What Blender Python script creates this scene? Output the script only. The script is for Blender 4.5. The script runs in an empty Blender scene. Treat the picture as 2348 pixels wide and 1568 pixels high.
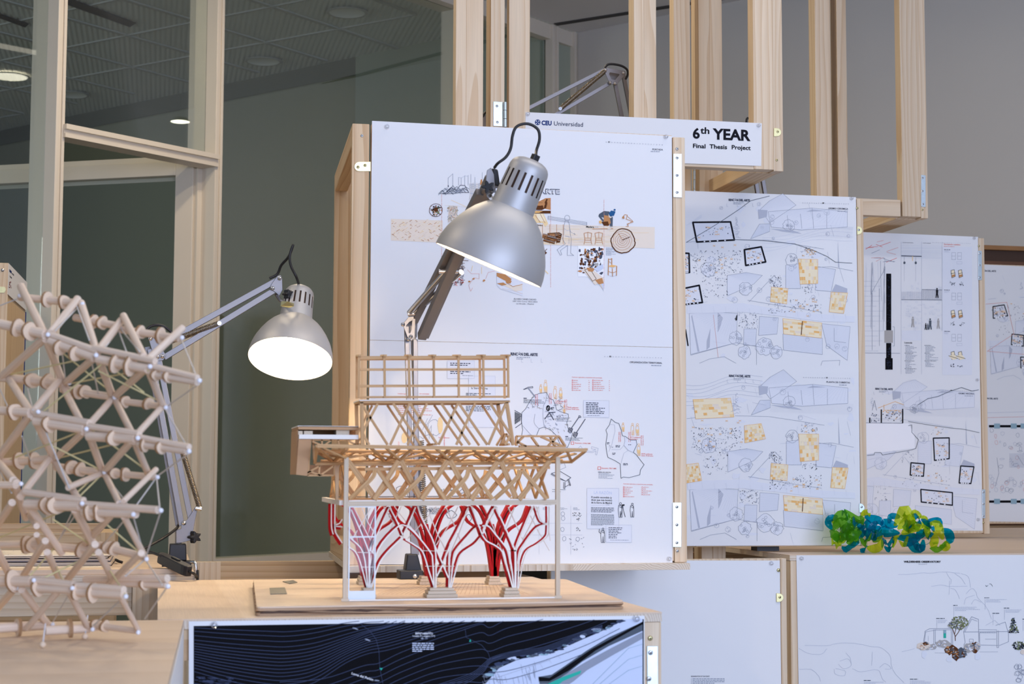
import bpy, math, random
from mathutils import Vector, Matrix
rnd = random.Random(7)
S = bpy.context.scene
COL = S.collection

# ------------------------------------------------------------------ camera
CAM_F, CAM_YAW, CAM_TILT, CAM_ROLL = 3800.0, math.radians(12), math.radians(4.6), .003
CAM = Vector((0, 0, 1.2))
_f0 = Vector((math.sin(CAM_YAW), math.cos(CAM_YAW), 0))
_r0 = Vector((math.cos(CAM_YAW), -math.sin(CAM_YAW), 0))
_z = Vector((0, 0, 1))
FWD = _f0 * math.cos(CAM_TILT) + _z * math.sin(CAM_TILT)
_u0 = -_f0 * math.sin(CAM_TILT) + _z * math.cos(CAM_TILT)
RGT = _r0 * math.cos(CAM_ROLL) + _u0 * math.sin(CAM_ROLL)
UPV = _u0 * math.cos(CAM_ROLL) - _r0 * math.sin(CAM_ROLL)
cd = bpy.data.cameras.new('camera')
cam = bpy.data.objects.new('camera', cd)
COL.objects.link(cam)
cam.matrix_world = Matrix(((RGT.x, UPV.x, -FWD.x, CAM.x), (RGT.y, UPV.y, -FWD.y, CAM.y),
                           (RGT.z, UPV.z, -FWD.z, CAM.z), (0, 0, 0, 1)))
cd.sensor_width = 36
cd.lens = 36 * CAM_F / 2348
cd.clip_end = 100
cd.clip_start = .05
cd.dof.use_dof = True
cd.dof.focus_distance = 5.0
cd.dof.aperture_fstop = 9
S.camera = cam

# ------------------------------------------------------------------ world, daylight, exposure
W = bpy.data.worlds.new('overcast daylight')
S.world = W
W.use_nodes = True
W.node_tree.nodes['Background'].inputs[0].default_value = (.62, .78, 1, 1)
W.node_tree.nodes['Background'].inputs[1].default_value = .35
S.view_settings.view_transform = 'Standard'
S.view_settings.look = 'None'
S.view_settings.gamma = 1
S.view_settings.use_curve_mapping = False
S.view_settings.exposure = -0.14

def area(name, loc, target, sx, sy, energy, col, shape='RECTANGLE'):
    l = bpy.data.lights.new(name, 'AREA')
    l.shape = shape
    l.size = sx
    if shape == 'RECTANGLE':
        l.size_y = sy
    l.energy = energy
    l.color = col
    o = bpy.data.objects.new(name, l)
    COL.objects.link(o)
    o.location = loc
    o.rotation_euler = (Vector(target) - Vector(loc)).to_track_quat('-Z', 'Y').to_euler()
    return o
# daylight through the tall windows behind the camera; an added fill brightens the far room
area('window daylight', (2.6, -3.85, 2.1), (2.6, 5, 1.5), 6.6, 3.0, 590, (.575, .69, 1.0))
area('ceiling strip light', (2.3, 3.2, 4.12), (2.3, 3.3, 0), 3.4, .28, 34, (1.0, .93, .88))
area('far room fill', (-9.5, 9.5, 2.6), (-4, 10.5, 2.2), 2.5, 2.0, 74, (.94, 1.0, .92))  # added fill inside the far room, no window there
# ------------------------------------------------------------------ geometry from the survey of the photograph
def ray(px, py):
    return FWD + RGT * ((px - 1174) / CAM_F) + UPV * ((784 - py) / CAM_F)
def aty(px, py, Y):
    d = ray(px, py)
    return CAM + d * (Y / d.y)
def atz(px, py, Zh):
    d = ray(px, py)
    return CAM + d * ((Zh - 1.2) / d.z)
def atplane(px, py, A, n):
    d = ray(px, py)
    return CAM + d * ((A - CAM).dot(n) / d.dot(n))
def proj(p):
    d = Vector(p) - CAM
    w = d.dot(FWD)
    return 1174 + CAM_F * d.dot(RGT) / w, 784 - CAM_F * d.dot(UPV) / w
def V(*a):
    return Vector(a)

# ------------------------------------------------------------------ mesh builder
class MB:
    def __init__(s):
        s.v, s.f, s.m, s.g, s.s = [], [], [], [], []
    def add(s, vs, fs, m=0, gr=None, smooth=False):
        b = len(s.v)
        s.v += [Vector(p) for p in vs]
        s.g += gr if gr else [Vector(p) for p in vs]
        for f in fs:
            s.f.append([b + i for i in f])
            s.m.append(m)
            s.s.append(smooth)
    def frame_box(s, o, ax, ay, az, m=0, seed=None):
        """box from corner o spanned by three edge vectors; grain follows the longest"""
        ax, ay, az = Vector(ax), Vector(ay), Vector(az)
        if ax.cross(ay).dot(az) < 0:
            o = Vector(o) + ax
            ax = -ax
        vs = [Vector(o) + ax * i + ay * j + az * k for k in (0, 1) for j in (0, 1) for i in (0, 1)]
        L = [ax.length, ay.length, az.length]
        k = L.index(max(L))
        R = random.Random(seed if seed is not None else rnd.random())
        off = (R.uniform(-.16, .16), R.uniform(-.16, .16), R.uniform(0, 9))
        gr = []
        for kk in (0, 1):
            for j in (0, 1):
                for i in (0, 1):
                    c = [i * L[0], j * L[1], kk * L[2]]
                    l = c.pop(k)
                    gr.append(Vector((c[0] + off[0], c[1] + off[1], l + off[2])))
        s.add(vs, [(0, 2, 3, 1), (4, 5, 7, 6), (0, 1, 5, 4), (2, 6, 7, 3), (0, 4, 6, 2), (1, 3, 7, 5)], m, gr)
    def box(s, x0, x1, y0, y1, z0, z1, m=0, seed=None):
        s.frame_box((x0, y0, z0), (x1 - x0, 0, 0), (0, y1 - y0, 0), (0, 0, z1 - z0), m, seed)
    def beam(s, p, q, w, h, up=(0, 0, 1), m=0, seed=None):
        p, q = Vector(p), Vector(q)
        d = q - p
        if d.length < 1e-7:
            return
        n = d.normalized()
        side = n.cross(Vector(up))
        if side.length < 1e-4:
            side = n.cross(Vector((0, 1, 0)))
        side.normalize()
        u = side.cross(n).normalized()
        s.frame_box(p - side * w / 2 - u * h / 2, d, side * w, u * h, m, seed)
    def strip(s, pts, w, h, nrm=(0, -1, 0), m=0):
        """rectangular bar swept along pts: w across in the plane, h along nrm"""
        pts = [Vector(p) for p in pts]
        nr = Vector(nrm).normalized()
        vs, gr, L = [], [], 0
        off = rnd.uniform(-.1, .1)
        ws = w if isinstance(w, (list, tuple)) else [w] * len(pts)
        for i, p in enumerate(pts):
            t = (pts[min(i + 1, len(pts) - 1)] - pts[max(i - 1, 0)]).normalized()
            sd = t.cross(nr)
            if sd.length < 1e-5:
                sd = t.cross(Vector((1, 0, 0)))
            sd.normalize()
            nn = sd.cross(t).normalized()
            if i:
                L += (p - pts[i - 1]).length
            for a, b in ((-1, -1), (1, -1), (1, 1), (-1, 1)):
                vs.append(p + sd * a * ws[i] / 2 + nn * b * h / 2)
                gr.append(Vector((a * ws[i] / 2 + off, b * h / 2 + off, L)))
        fs = []
        for i in range(len(pts) - 1):
            for k in range(4):
                a, b = i * 4 + k, i * 4 + (k + 1) % 4
                fs.append((a, b, b + 4, a + 4))
        e = (len(pts) - 1) * 4
        fs += [(3, 2, 1, 0), (e, e + 1, e + 2, e + 3)]
        s.add(vs, fs, m, gr)
    def tube(s, pts, r, n=8, m=0, cap=True, smooth=True):
        pts = [Vector(p) for p in pts]
        rs = r if isinstance(r, (list, tuple)) else [r] * len(pts)
        vs, gr, L = [], [], 0
        prev = None
        off = rnd.uniform(-.05, .05)
        for i, p in enumerate(pts):
            t = (pts[min(i + 1, len(pts) - 1)] - pts[max(i - 1, 0)]).normalized()
            if prev is None:
                a = t.cross(Vector((0, 0, 1)))
                if a.length < .05:
                    a = t.cross(Vector((0, 1, 0)))
            else:
                a = prev - t * prev.dot(t)
            a.normalize()
            prev = a
            b = t.cross(a)
            if i:
                L += (p - pts[i - 1]).length
            for k in range(n):
                an = 2 * math.pi * k / n
                q = a * math.cos(an) * rs[i] + b * math.sin(an) * rs[i]
                vs.append(p + q)
                gr.append(Vector((math.cos(an) * rs[i] + off, math.sin(an) * rs[i] + off, L + off * 40)))
        fs = []
        for i in range(len(pts) - 1):
            for k in range(n):
                a, b = i * n + k, i * n + (k + 1) % n
                fs.append((a, a + n, b + n, b))
        s.add(vs, fs, m, gr, smooth)
        if cap:
            e = (len(pts) - 1) * n
            s.add([vs[k] for k in range(n)] + [vs[e + k] for k in range(n)],
                  [tuple(range(n)), tuple(range(2 * n - 1, n - 1, -1))], m,
                  [gr[k] for k in range(n)] + [gr[e + k] for k in range(n)])
    def lathe(s, prof, o, axis, n=32, m=0, skip=None, smooth=True, mats=None):
        """prof: list of (t along axis, radius); skip(i,k) leaves a face out"""
        o, ax = Vector(o), Vector(axis).normalized()
        a = ax.cross(Vector((0, 0, 1)))
        if a.length < .1:
            a = ax.cross(Vector((0, 1, 0)))
        a.normalize()
        b = ax.cross(a)
        vs = []
        for t, r in prof:
            for k in range(n):
                an = 2 * math.pi * k / n
                vs.append(o + ax * t + (a * math.cos(an) + b * math.sin(an)) * r)
        bb = len(s.v)
        s.v += vs
        s.g += [Vector(p) for p in vs]
        for i in range(len(prof) - 1):
            for k in range(n):
                if skip and skip(i, k):
                    continue
                s.f.append([bb + i * n + k, bb + i * n + (k + 1) % n, bb + (i + 1) * n + (k + 1) % n, bb + (i + 1) * n + k])
                s.m.append(mats[i] if mats else m)
                s.s.append(smooth)
    def sphere(s, c, r, n=10, m=0):
        prof = [(-r * math.cos(math.pi * i / n), max(1e-5, r * math.sin(math.pi * i / n))) for i in range(n + 1)]
        s.lathe(prof, c, (0, 0, 1), n + 2, m)
    def prism(s, poly, ext, m=0):
        """flat polygon (list of 3D points) extruded by vector ext"""
        poly = [Vector(p) for p in poly]
        n = len(poly)
        e = Vector(ext)
        vs = poly + [p + e for p in poly]
        nrm = Vector((0, 0, 0))
        for i in range(n):
            nrm += poly[i].cross(poly[(i + 1) % n])
        bot, top = tuple(range(n)), tuple(range(2 * n - 1, n - 1, -1))
        fs = [bot, top] + [(i, i + n, (i + 1) % n + n, (i + 1) % n) for i in range(n)]
        if nrm.dot(e) > 0:
            fs = [tuple(reversed(f)) for f in fs]
        s.add(vs, fs, m)
    def build(s, name, mats, parent=None, bevel=0, loc=None, kind=None):
        me = bpy.data.meshes.new(name)
        if parent is not None:
            r = parent
            while r.parent:
                r = r.parent
            org = Vector(r.location)
        else:
            if loc is None:
                xs = [p.x for p in s.v]; ys = [p.y for p in s.v]; zs = [p.z for p in s.v]
                loc = ((min(xs) + max(xs)) / 2, (min(ys) + max(ys)) / 2, min(zs))
            org = Vector(loc)
        me.from_pydata([p - org for p in s.v], [], s.f)
        if not isinstance(mats, (list, tuple)):
            mats = [mats]
        for mt in mats:
            me.materials.append(mt)
        me.polygons.foreach_set('material_index', s.m)
        me.polygons.foreach_set('use_smooth', s.s)
        at = me.attributes.new('grain', 'FLOAT_VECTOR', 'POINT')
        at.data.foreach_set('vector', [c for g in s.g for c in g])
        me.update()
        o = bpy.data.objects.new(name, me)
        COL.objects.link(o)
        if parent is not None:
            o.parent = parent
        else:
            o.location = org
        if bevel:
            b = o.modifiers.new('edge', 'BEVEL')
            b.width = bevel
            b.segments = 2
            b.limit_method = 'ANGLE'
            b.angle_limit = .9
        if kind:
            o['kind'] = kind
        return o

def tag(o, label, cat, group=None):
    o['label'] = label
    o['category'] = cat
    if group:
        o['group'] = group
    return o
def thing(name, label, cat, loc, group=None):
    o = bpy.data.objects.new(name, None)
    COL.objects.link(o)
    o.location = loc
    o.empty_display_size = .05
    return tag(o, label, cat, group)

def smoothpath(pts, k=6):
    """Catmull-Rom through pts"""
    pts = [Vector(p) for p in pts]
    P = [pts[0] * 2 - pts[1]] + pts + [pts[-1] * 2 - pts[-2]]
    out = []
    for i in range(1, len(P) - 2):
        for j in range(k):
            t = j / k
            out.append(.5 * ((2 * P[i]) + (P[i + 1] - P[i - 1]) * t + (2 * P[i - 1] - 5 * P[i] + 4 * P[i + 1] - P[i + 2]) * t * t
                             + (3 * P[i] - P[i - 1] - 3 * P[i + 1] + P[i + 2]) * t ** 3))
    out.append(pts[-1])
    return out

# ------------------------------------------------------------------ materials
def lin(c):
    return tuple((x / 12.92 if x <= .04045 else ((x + .055) / 1.055) ** 2.4) for x in c)
def srgb(r, g, b):
    return lin((r / 255, g / 255, b / 255)) + (1,)
def mat(name, col, rough=.5, metal=0, noise=.04, nscale=40, spec=.5, emit=None, estr=0, coat=0):
    m = bpy.data.materials.new(name)
    m.use_nodes = True
    N, L = m.node_tree.nodes, m.node_tree.links
    p = N['Principled BSDF']
    p.inputs['Base Color'].default_value = col
    p.inputs['Roughness'].default_value = rough
    p.inputs['Metallic'].default_value = metal
    p.inputs['Specular IOR Level'].default_value = spec
    if coat:
        p.inputs['Coat Weight'].default_value = coat
    if emit:
        p.inputs['Emission Color'].default_value = emit
        p.inputs['Emission Strength'].default_value = estr
    if noise:
        tc = N.new('ShaderNodeTexCoord')
        nz = N.new('ShaderNodeTexNoise')
        nz.inputs['Scale'].default_value = nscale
        nz.inputs['Detail'].default_value = 3
        mx = N.new('ShaderNodeMix')
        mx.data_type = 'RGBA'
        mx.inputs[6].default_value = tuple(max(0, c * (1 - noise)) for c in col[:3]) + (1,)
        mx.inputs[7].default_value = tuple(min(1, c * (1 + noise)) for c in col[:3]) + (1,)
        L.new(tc.outputs['Object'], nz.inputs['Vector'])
        L.new(nz.outputs['Fac'], mx.inputs[0])
        L.new(mx.outputs[2], p.inputs['Base Color'])
    return m
def wood(name, light, dark, scale=36, rough=.55, contrast=1.0, stretch=.08, knots=True, var=.10):
    """growth rings carried by the board's own grain coordinates"""
    m = bpy.data.materials.new(name)
    m.use_nodes = True
    N, L = m.node_tree.nodes, m.node_tree.links
    p = N['Principled BSDF']
    p.inputs['Roughness'].default_value = rough
    p.inputs['Specular IOR Level'].default_value = .2
    a = N.new('ShaderNodeAttribute')
    a.attribute_name = 'grain'
    mp = N.new('ShaderNodeMapping')
    mp.inputs['Scale'].default_value = (1, 1, stretch)
    L.new(a.outputs['Vector'], mp.inputs['Vector'])
    nz = N.new('ShaderNodeTexNoise')
    nz.inputs['Scale'].default_value = 9
    nz.inputs['Detail'].default_value = 2
    L.new(mp.outputs[0], nz.inputs['Vector'])
    sub = N.new('ShaderNodeVectorMath')
    sub.operation = 'SUBTRACT'
    sub.inputs[1].default_value = (.5, .5, .5)
    L.new(nz.outputs['Color'], sub.inputs[0])
    sc = N.new('ShaderNodeVectorMath')
    sc.operation = 'SCALE'
    sc.inputs['Scale'].default_value = .085
    L.new(sub.outputs[0], sc.inputs[0])
    ad = N.new('ShaderNodeVectorMath')
    L.new(mp.outputs[0], ad.inputs[0])
    L.new(sc.outputs[0], ad.inputs[1])
    wv = N.new('ShaderNodeTexWave')
    wv.wave_type = 'RINGS'
    wv.rings_direction = 'Z'
    wv.wave_profile = 'SAW'
    wv.inputs['Scale'].default_value = scale
    wv.inputs['Distortion'].default_value = .5
    wv.inputs['Detail'].default_value = 1
    L.new(ad.outputs[0], wv.inputs['Vector'])
    rp = N.new('ShaderNodeValToRGB')
    e = rp.color_ramp.elements
    mid = tuple(l * .62 + d * .38 for l, d in zip(light, dark))
    dk = tuple(l * (1 - contrast) + d * contrast for l, d in zip(light, dark))
    e[0].position, e[0].color = 0, light
    e[1].position, e[1].color = 1, light
    for pos, c in ((.45, tuple(l * .85 + d * .15 for l, d in zip(light, dark))), (.74, mid), (.88, dk), (.97, dk)):
        q = e.new(pos)
        q.color = c
    L.new(wv.outputs['Fac'], rp.inputs[0])
    # fine pores along the grain
    mp2 = N.new('ShaderNodeMapping')
    mp2.inputs['Scale'].default_value = (420, 420, 7)
    L.new(a.outputs['Vector'], mp2.inputs['Vector'])
    n2 = N.new('ShaderNodeTexNoise')
    n2.inputs['Scale'].default_value = 1
    n2.inputs['Detail'].default_value = 1
    L.new(mp2.outputs[0], n2.inputs['Vector'])
    oi = N.new('ShaderNodeObjectInfo')
    mr = N.new('ShaderNodeMapRange')
    mr.inputs['To Min'].default_value = 1 - var
    mr.inputs['To Max'].default_value = 1 + var * .4
    L.new(oi.outputs['Random'], mr.inputs['Value'])
    m1 = N.new('ShaderNodeMapRange')
    m1.inputs['To Min'].default_value = .9
    m1.inputs['To Max'].default_value = 1.08
    L.new(n2.outputs['Fac'], m1.inputs['Value'])
    ml = N.new('ShaderNodeMath')
    ml.operation = 'MULTIPLY'
    L.new(mr.outputs[0], ml.inputs[0])
    L.new(m1.outputs[0], ml.inputs[1])
    vm = N.new('ShaderNodeVectorMath')
    vm.operation = 'SCALE'
    L.new(rp.outputs[0], vm.inputs[0])
    L.new(ml.outputs[0], vm.inputs['Scale'])
    L.new(vm.outputs[0], p.inputs['Base Color'])
    return m
def clear_sheet(name, tint, gloss=.08, rough=.02, frac=1.0, rim=.35):
    """thin clear sheet: light passes straight through, tinted, with a Fresnel sheen"""
    m = bpy.data.materials.new(name)
    m.use_nodes = True
    N, L = m.node_tree.nodes, m.node_tree.links
    N.remove(N['Principled BSDF'])
    t = N.new('ShaderNodeBsdfTransparent')
    t.inputs[0].default_value = tint
    g = N.new('ShaderNodeBsdfGlossy')
    g.inputs['Roughness'].default_value = rough
    g.inputs[0].default_value = (1, 1, 1, 1)
    lw = N.new('ShaderNodeLayerWeight')
    lw.inputs[0].default_value = rim
    mr = N.new('ShaderNodeMapRange')
    mr.inputs['To Min'].default_value = gloss * .5
    mr.inputs['To Max'].default_value = min(1, gloss * 6)
    L.new(lw.outputs['Fresnel'], mr.inputs['Value'])
    mx = N.new('ShaderNodeMixShader')
    L.new(mr.outputs[0], mx.inputs[0])
    L.new(t.outputs[0], mx.inputs[1])
    L.new(g.outputs[0], mx.inputs[2])
    L.new(mx.outputs[0], N['Material Output'].inputs[0])
    return m

M = {}
M['pine'] = wood('pale pine', srgb(228, 207, 178), srgb(200, 164, 122), 17, contrast=.5, var=.07)
M['pine_warm'] = wood('warm pine', srgb(222, 194, 156), srgb(190, 148, 104), 15, contrast=.6, var=.08)
M['ply_top'] = wood('birch plywood face', srgb(222, 199, 174), srgb(210, 184, 156), 2.2, stretch=.03, contrast=.5, var=.02)
M['ply_edge'] = wood('plywood edge', srgb(228, 214, 194), srgb(186, 158, 128), 60, stretch=.01, contrast=.8)
M['chip'] = wood('old plywood edge', srgb(196, 164, 132), srgb(96, 66, 46), 26, stretch=.08, contrast=1)
M['balsa'] = wood('balsa strip', srgb(210, 168, 118), srgb(176, 132, 86), 60, contrast=.6, var=.08)
M['lime'] = wood('limewood strip', srgb(214, 198, 174), srgb(196, 174, 146), 70, contrast=.4, var=.03)
M['dowel'] = wood('beech dowel', srgb(233, 212, 190), srgb(214, 186, 158), 60, contrast=.5, var=.05)
M['mdf'] = mat('laser cut board', srgb(226, 202, 174), .6, noise=.05)
M['burnt'] = mat('scorched cut edge', srgb(164, 126, 88), .7)
M['card'] = mat('corrugated cardboard', srgb(190, 150, 110), .8, noise=.06, nscale=90)
M['brown'] = mat('brown fibreboard', srgb(158, 112, 66), .7, noise=.1, nscale=12)
M['darkbrown'] = mat('dark stained wood', srgb(104, 66, 40), .55, noise=.2, nscale=9)
M['slotbrown'] = mat('dark brown recess', srgb(70, 46, 30), .7)
M['white_wood'] = mat('white card strip', srgb(238, 232, 222), .5, noise=.02)
M['red'] = mat('red painted strip', srgb(176, 8, 14), .6, noise=.05, spec=.15)
M['paper'] = mat('matt drawing paper', (.80, .80, .80, 1), .75, noise=.008, nscale=3, spec=.2)
M['paper_cream'] = mat('cream sketch paper', srgb(242, 228, 206), .8, noise=.03)
M['whiteboard'] = mat('white card edge', srgb(235, 235, 238), .6, noise=.01)
M['cream'] = mat('cream gloss frame paint', srgb(224, 213, 195), .38, noise=.025, nscale=6)
M['wall'] = mat('grey wall paint', srgb(204, 199, 190), .8, noise=.02, nscale=2)
M['ceil'] = mat('grey ceiling plaster', srgb(224, 222, 220), .85, noise=.02, nscale=3)
M['wall_far'] = mat('green grey wall paint', srgb(150, 149, 122), .8, noise=.02, nscale=2)
M['column'] = mat('pale green grey paint', srgb(162, 168, 150), .8, noise=.02)
M['floor'] = mat('grey terrazzo', srgb(120, 116, 110), .45, noise=.12, nscale=60)
M['black_trim'] = mat('black skirting', srgb(22, 22, 24), .6)
M['slot'] = mat('dark shadow gap', srgb(70, 68, 66), .8)
M['silver'] = mat('silver lamp paint', srgb(184, 182, 180), .5, .45, noise=.03, nscale=14)
M['silver_in'] = mat('white enamel inside', srgb(250, 248, 240), .5, noise=0)
M['arm'] = mat('silver arm paint', srgb(130, 126, 126), .42, .55, noise=.02)
M['chrome'] = mat('chromed steel', srgb(220, 220, 222), .18, 1, noise=.03)
M['zinc'] = mat('zinc plate', srgb(206, 218, 222), .34, .9, noise=.12, nscale=70)
M['brass'] = mat('yellow passivated zinc', srgb(216, 204, 150), .32, .85, noise=.2, nscale=60)
M['black'] = mat('black plastic', srgb(26, 26, 30), .45, noise=.05)
M['cord'] = mat('black cord', srgb(24, 22, 22), .5, noise=.05)
M['screw'] = mat('screw head', srgb(210, 212, 214), .3, .9, noise=.05)
M['screw_dark'] = mat('screw recess', srgb(40, 36, 32), .6)
M['bulb'] = mat('lit bulb', (1, .9, .7, 1), .4, noise=0, emit=(1, .86, .64, 1), estr=28)
M['lit_disc'] = mat('lit diffuser', (1, .95, .8, 1), .4, noise=0, emit=(1, .93, .74, 1), estr=9)
M['dim_disc'] = mat('unlit reflector', srgb(250, 252, 248), .6, 0, noise=.01)
M['glass'] = clear_sheet('window glass', (.94, .965, .945, 1), .045, .0)
M['acrylic'] = clear_sheet('clear acrylic', (.95, .96, .975, 1), .016, .03)
M['pin'] = clear_sheet('clear pin plastic', (.97, .98, 1, 1), .07, .12, rim=.4)
M['string'] = mat('translucent cord', srgb(206, 204, 200), .4, noise=.05)
M['string_y'] = mat('pale yellow elastic', srgb(214, 204, 150), .4, noise=.05)
M['bead'] = mat('white pearl head', srgb(236, 238, 246), .2, noise=0)
M['spring'] = mat('spring steel', srgb(160, 148, 132), .3, 1, noise=.05)
# ------------------------------------------------------------------ the room shell
CEIL = 4.2
def caz(a):
    w = CAM_YAW + math.radians(a)
    return Vector((math.sin(w), math.cos(w), 0))
def struct(o):
    o['kind'] = 'structure'
    return o
GD = caz(38)                                   # glass wall runs away to the right
GN = Vector((-GD.y, GD.x, 0))                  # its normal, away from us
GA = atz(1325, 75, CEIL)
GA.z = 0
def gpt(s, t, z):
    return GA + GD * s + GN * t + Vector((0, 0, z))
def gs(px, py, t=0):
    p = atplane(px, py, GA + GN * t, GN)
    return (p - GA).dot(GD)
def gz(px, py, t=0):
    return atplane(px, py, GA + GN * t, GN).z
def t_for(s, px, py_z):
    """depth t at which the vertical line s shows at pixel column px (height z)"""
    lo, hi = -1.0, 1.5
    f = lambda t: proj(gpt(s, t, py_z))[0] - px
    for _ in range(50):
        mid = (lo + hi) / 2
        if f(lo) * f(mid) <= 0:
            hi = mid
        else:
            lo = mid
    return (lo + hi) / 2
# grey end wall of our room, seen top right
wq = atz(1450, 50, CEIL)
WB = Vector((wq.x, wq.y, 0)) - GA
WB.normalize()
WBN = Vector((-WB.y, WB.x, 0))
if WBN.y < 0:
    WBN = -WBN
b = MB()
e0, e1 = GA, GA + WB * 9.5
b.prism([e0, e1, e1 + V(0, 0, CEIL), e0 + V(0, 0, CEIL)], WBN * .2)
struct(b.build('wall_back', M['wall']))
b = MB()
XR, XL, YF = 9.4, -9.8, -4.0
b.prism([e1, (XR, -4, 0), (XR, -4, CEIL), e1 + V(0, 0, CEIL)], (.3, 0, 0))
struct(b.build('wall_right', M['wall']))
# window wall behind the camera: a wide opening with mullions
b = MB()
wx0, wx1, wz0, wz1 = -1.0, 6.2, .5, 3.8
b.box(XL, wx0, -4.2, -4, 0, CEIL)
b.box(wx1, XR, -4.2, -4, 0, CEIL)
b.box(wx0, wx1, -4.2, -4, 0, wz0)
b.box(wx0, wx1, -4.2, -4, wz1, CEIL)
for i in range(1, 5):
    x = wx0 + (wx1 - wx0) * i / 5
    b.box(x - .04, x + .04, -4.15, -4.05, wz0, wz1)
struct(b.build('wall_front', M['wall']))
b = MB()
gl = gpt(-9.5, 0, 0)
b.prism([gl, (gl.x, -4, 0), (gl.x, -4, CEIL), gl + V(0, 0, CEIL)], (-.2, 0, 0))
struct(b.build('wall_left', M['wall']))
b = MB()
b.prism([(-14, -4.2, 0), (XR + .3, -4.2, 0), (XR + .3, 16, 0), (-14, 16, 0)], (0, 0, -.1))
struct(b.build('floor', M['floor']))
# ceiling over our room: everything this side of the glass line
b = MB()
b.prism([gl + V(0, 0, CEIL), (gl.x, -4.2, CEIL), (XR + .3, -4.2, CEIL), e1 + WBN * .2 + V(.3, 0, CEIL), e0 + WBN * .2 + V(0, 0, CEIL), e0 + V(0, 0, CEIL)], (0, 0, .15))
struct(b.build('ceiling', M['ceil']))
# shadow gap in the ceiling next to the end wall
s0, s1 = atz(1270, 53, CEIL), atz(1545, 10, CEIL)
b = MB()
d = (s1 - s0).normalized()
n = Vector((-d.y, d.x, 0)) * .05
b.prism([s0, s0 + d * 6, s0 + d * 6 + n, s0 + n], (0, 0, -.006))
struct(b.build('trim_1', M['slot']))

# ---- far room behind the glass
fa, fb = atz(515, 194, CEIL), atz(820, 131, CEIL)
FD = (fb - fa); FD.z = 0; FD.normalize()
FN = Vector((-FD.y, FD.x, 0))
if FN.y < 0:
    FN = -FN
fa.z = 0; fb.z = 0
L0, L1 = fa - FD * 7, fb + FD * .02
b = MB()
b.prism([L0, L1, L1 + V(0, 0, CEIL), L0 + V(0, 0, CEIL)], FN * .2)
struct(b.build('wall_far', M['wall_far']))
b = MB()                                          # dropped band under the far ceiling
b.prism([L0 - FN * .01, L1 - FN * .01, L1 - FN * .01 + V(0, 0, -.13), L0 - FN * .01 + V(0, 0, -.13)], FN * .012)
for i in range(len(b.v)):
    b.v[i].z += CEIL
struct(b.build('trim_2', mat('grey green band', srgb(116, 118, 106), .8)))
c0 = fb - FN * .02
c1 = c0 + FD * ((GA + GN * .1 - c0).dot(GN) / FD.dot(GN))
b = MB()
b.prism([c0, c1, c1 + V(0, 0, CEIL), c0 + V(0, 0, CEIL)], FN * .3)
struct(b.build('wall_far_column', M['column']))
b = MB()
b.prism([L0 + V(-.5, -6, 0), L0, L0 + V(0, 0, CEIL), L0 + V(-.5, -6, CEIL)], (-.2, 0, 0))
struct(b.build('wall_far_left', M['wall_far']))
b = MB()
b.prism([c1 - FD * .02, e0 + WBN * .15, e0 + WBN * .15 + V(0, 0, CEIL), c1 - FD * .02 + V(0, 0, CEIL)], GD * .1)
struct(b.build('wall_far_end', M['column']))
# tiled ceiling with the T-bar grid of the suspended tiles
m = mat('perforated ceiling tile', srgb(228, 232, 226), .85, noise=.03)
N, L = m.node_tree.nodes, m.node_tree.links
tc = N.new('ShaderNodeTexCoord')
wv = N.new('ShaderNodeTexWave')
wv.bands_direction = 'X'
wv.inputs['Scale'].default_value = 9
L.new(tc.outputs['Object'], wv.inputs['Vector'])
bmp = N.new('ShaderNodeBump')
bmp.inputs['Strength'].default_value = .6
bmp.inputs['Distance'].default_value = .01
L.new(wv.outputs['Fac'], bmp.inputs['Height'])
L.new(bmp.outputs[0], N['Principled BSDF'].inputs['Normal'])
b = MB()
q = [gl + V(0, 0, CEIL + .0), GA + V(0, 0, CEIL), c1 + FN * .3 + V(0, 0, CEIL), L0 + FN * .3 + V(0, 0, CEIL)]
b.prism([p + GN * .0 for p in q], (0, 0, .12))
struct(b.build('ceiling_far', m))
bm_l = mat('ceiling grid bar', srgb(196, 198, 194), .5, noise=.02)
n0 = atz(622, 14, CEIL); n1 = atz(776, 65, CEIL); n2 = atz(608, 96, CEIL)
ua = (n1 - n0); ub = (n2 - n1)
b = MB()
for i in range(-10, 9):
    for (o, da, db, wdt) in ((n0, ua, ub, .018), (n0, ub, ua, .006)):
        base = o + db * i
        d = da.normalized()
        sd = Vector((-d.y, d.x, 0)) * wdt
        for k in range(-10, 9):
            p, r = base + da * k, base + da * (k + 1)
            mid = (p + r) / 2
            if (mid - GA).dot(GN) < .35 or (mid - fa).dot(FN) > -.3:
                continue
            if wdt > .01:
                p, r = p + da * .03, r - da * .03
            b.prism([p - sd, r - sd, r + sd, p + sd], (0, 0, -.008), 0)
struct(b.build('trim_3', bm_l))
def ceiling_can(px, py, rad, label, lit=False, loc=None):
    c = atz(px, py, CEIL) if loc is None else Vector(loc)
    t = thing('recessed_downlight', label, 'ceiling light', (c.x, c.y, CEIL - .02), 'recessed ceiling downlights')
    k = MB()
    k.lathe([(-.014, rad * 1.18), (-.020, rad * 1.1), (-.018, rad)], (c.x, c.y, CEIL), (0, 0, 1), 32)
    k.build('trim_ring', bm_l, t)
    k = MB()
    k.lathe([(-.018, rad), (-.006, rad * .72), (-.004, .001)], (c.x, c.y, CEIL), (0, 0, 1), 32)
    k.build('reflector', M['lit_disc'] if lit else M['dim_disc'], t)
    return c
ceiling_can(796, 24, .115, 'unlit round ceiling downlight nearest the pine posts, beyond the glass')
ceiling_can(604, 136, .115, 'unlit round ceiling downlight above the small lamp, beyond the glass')
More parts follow.
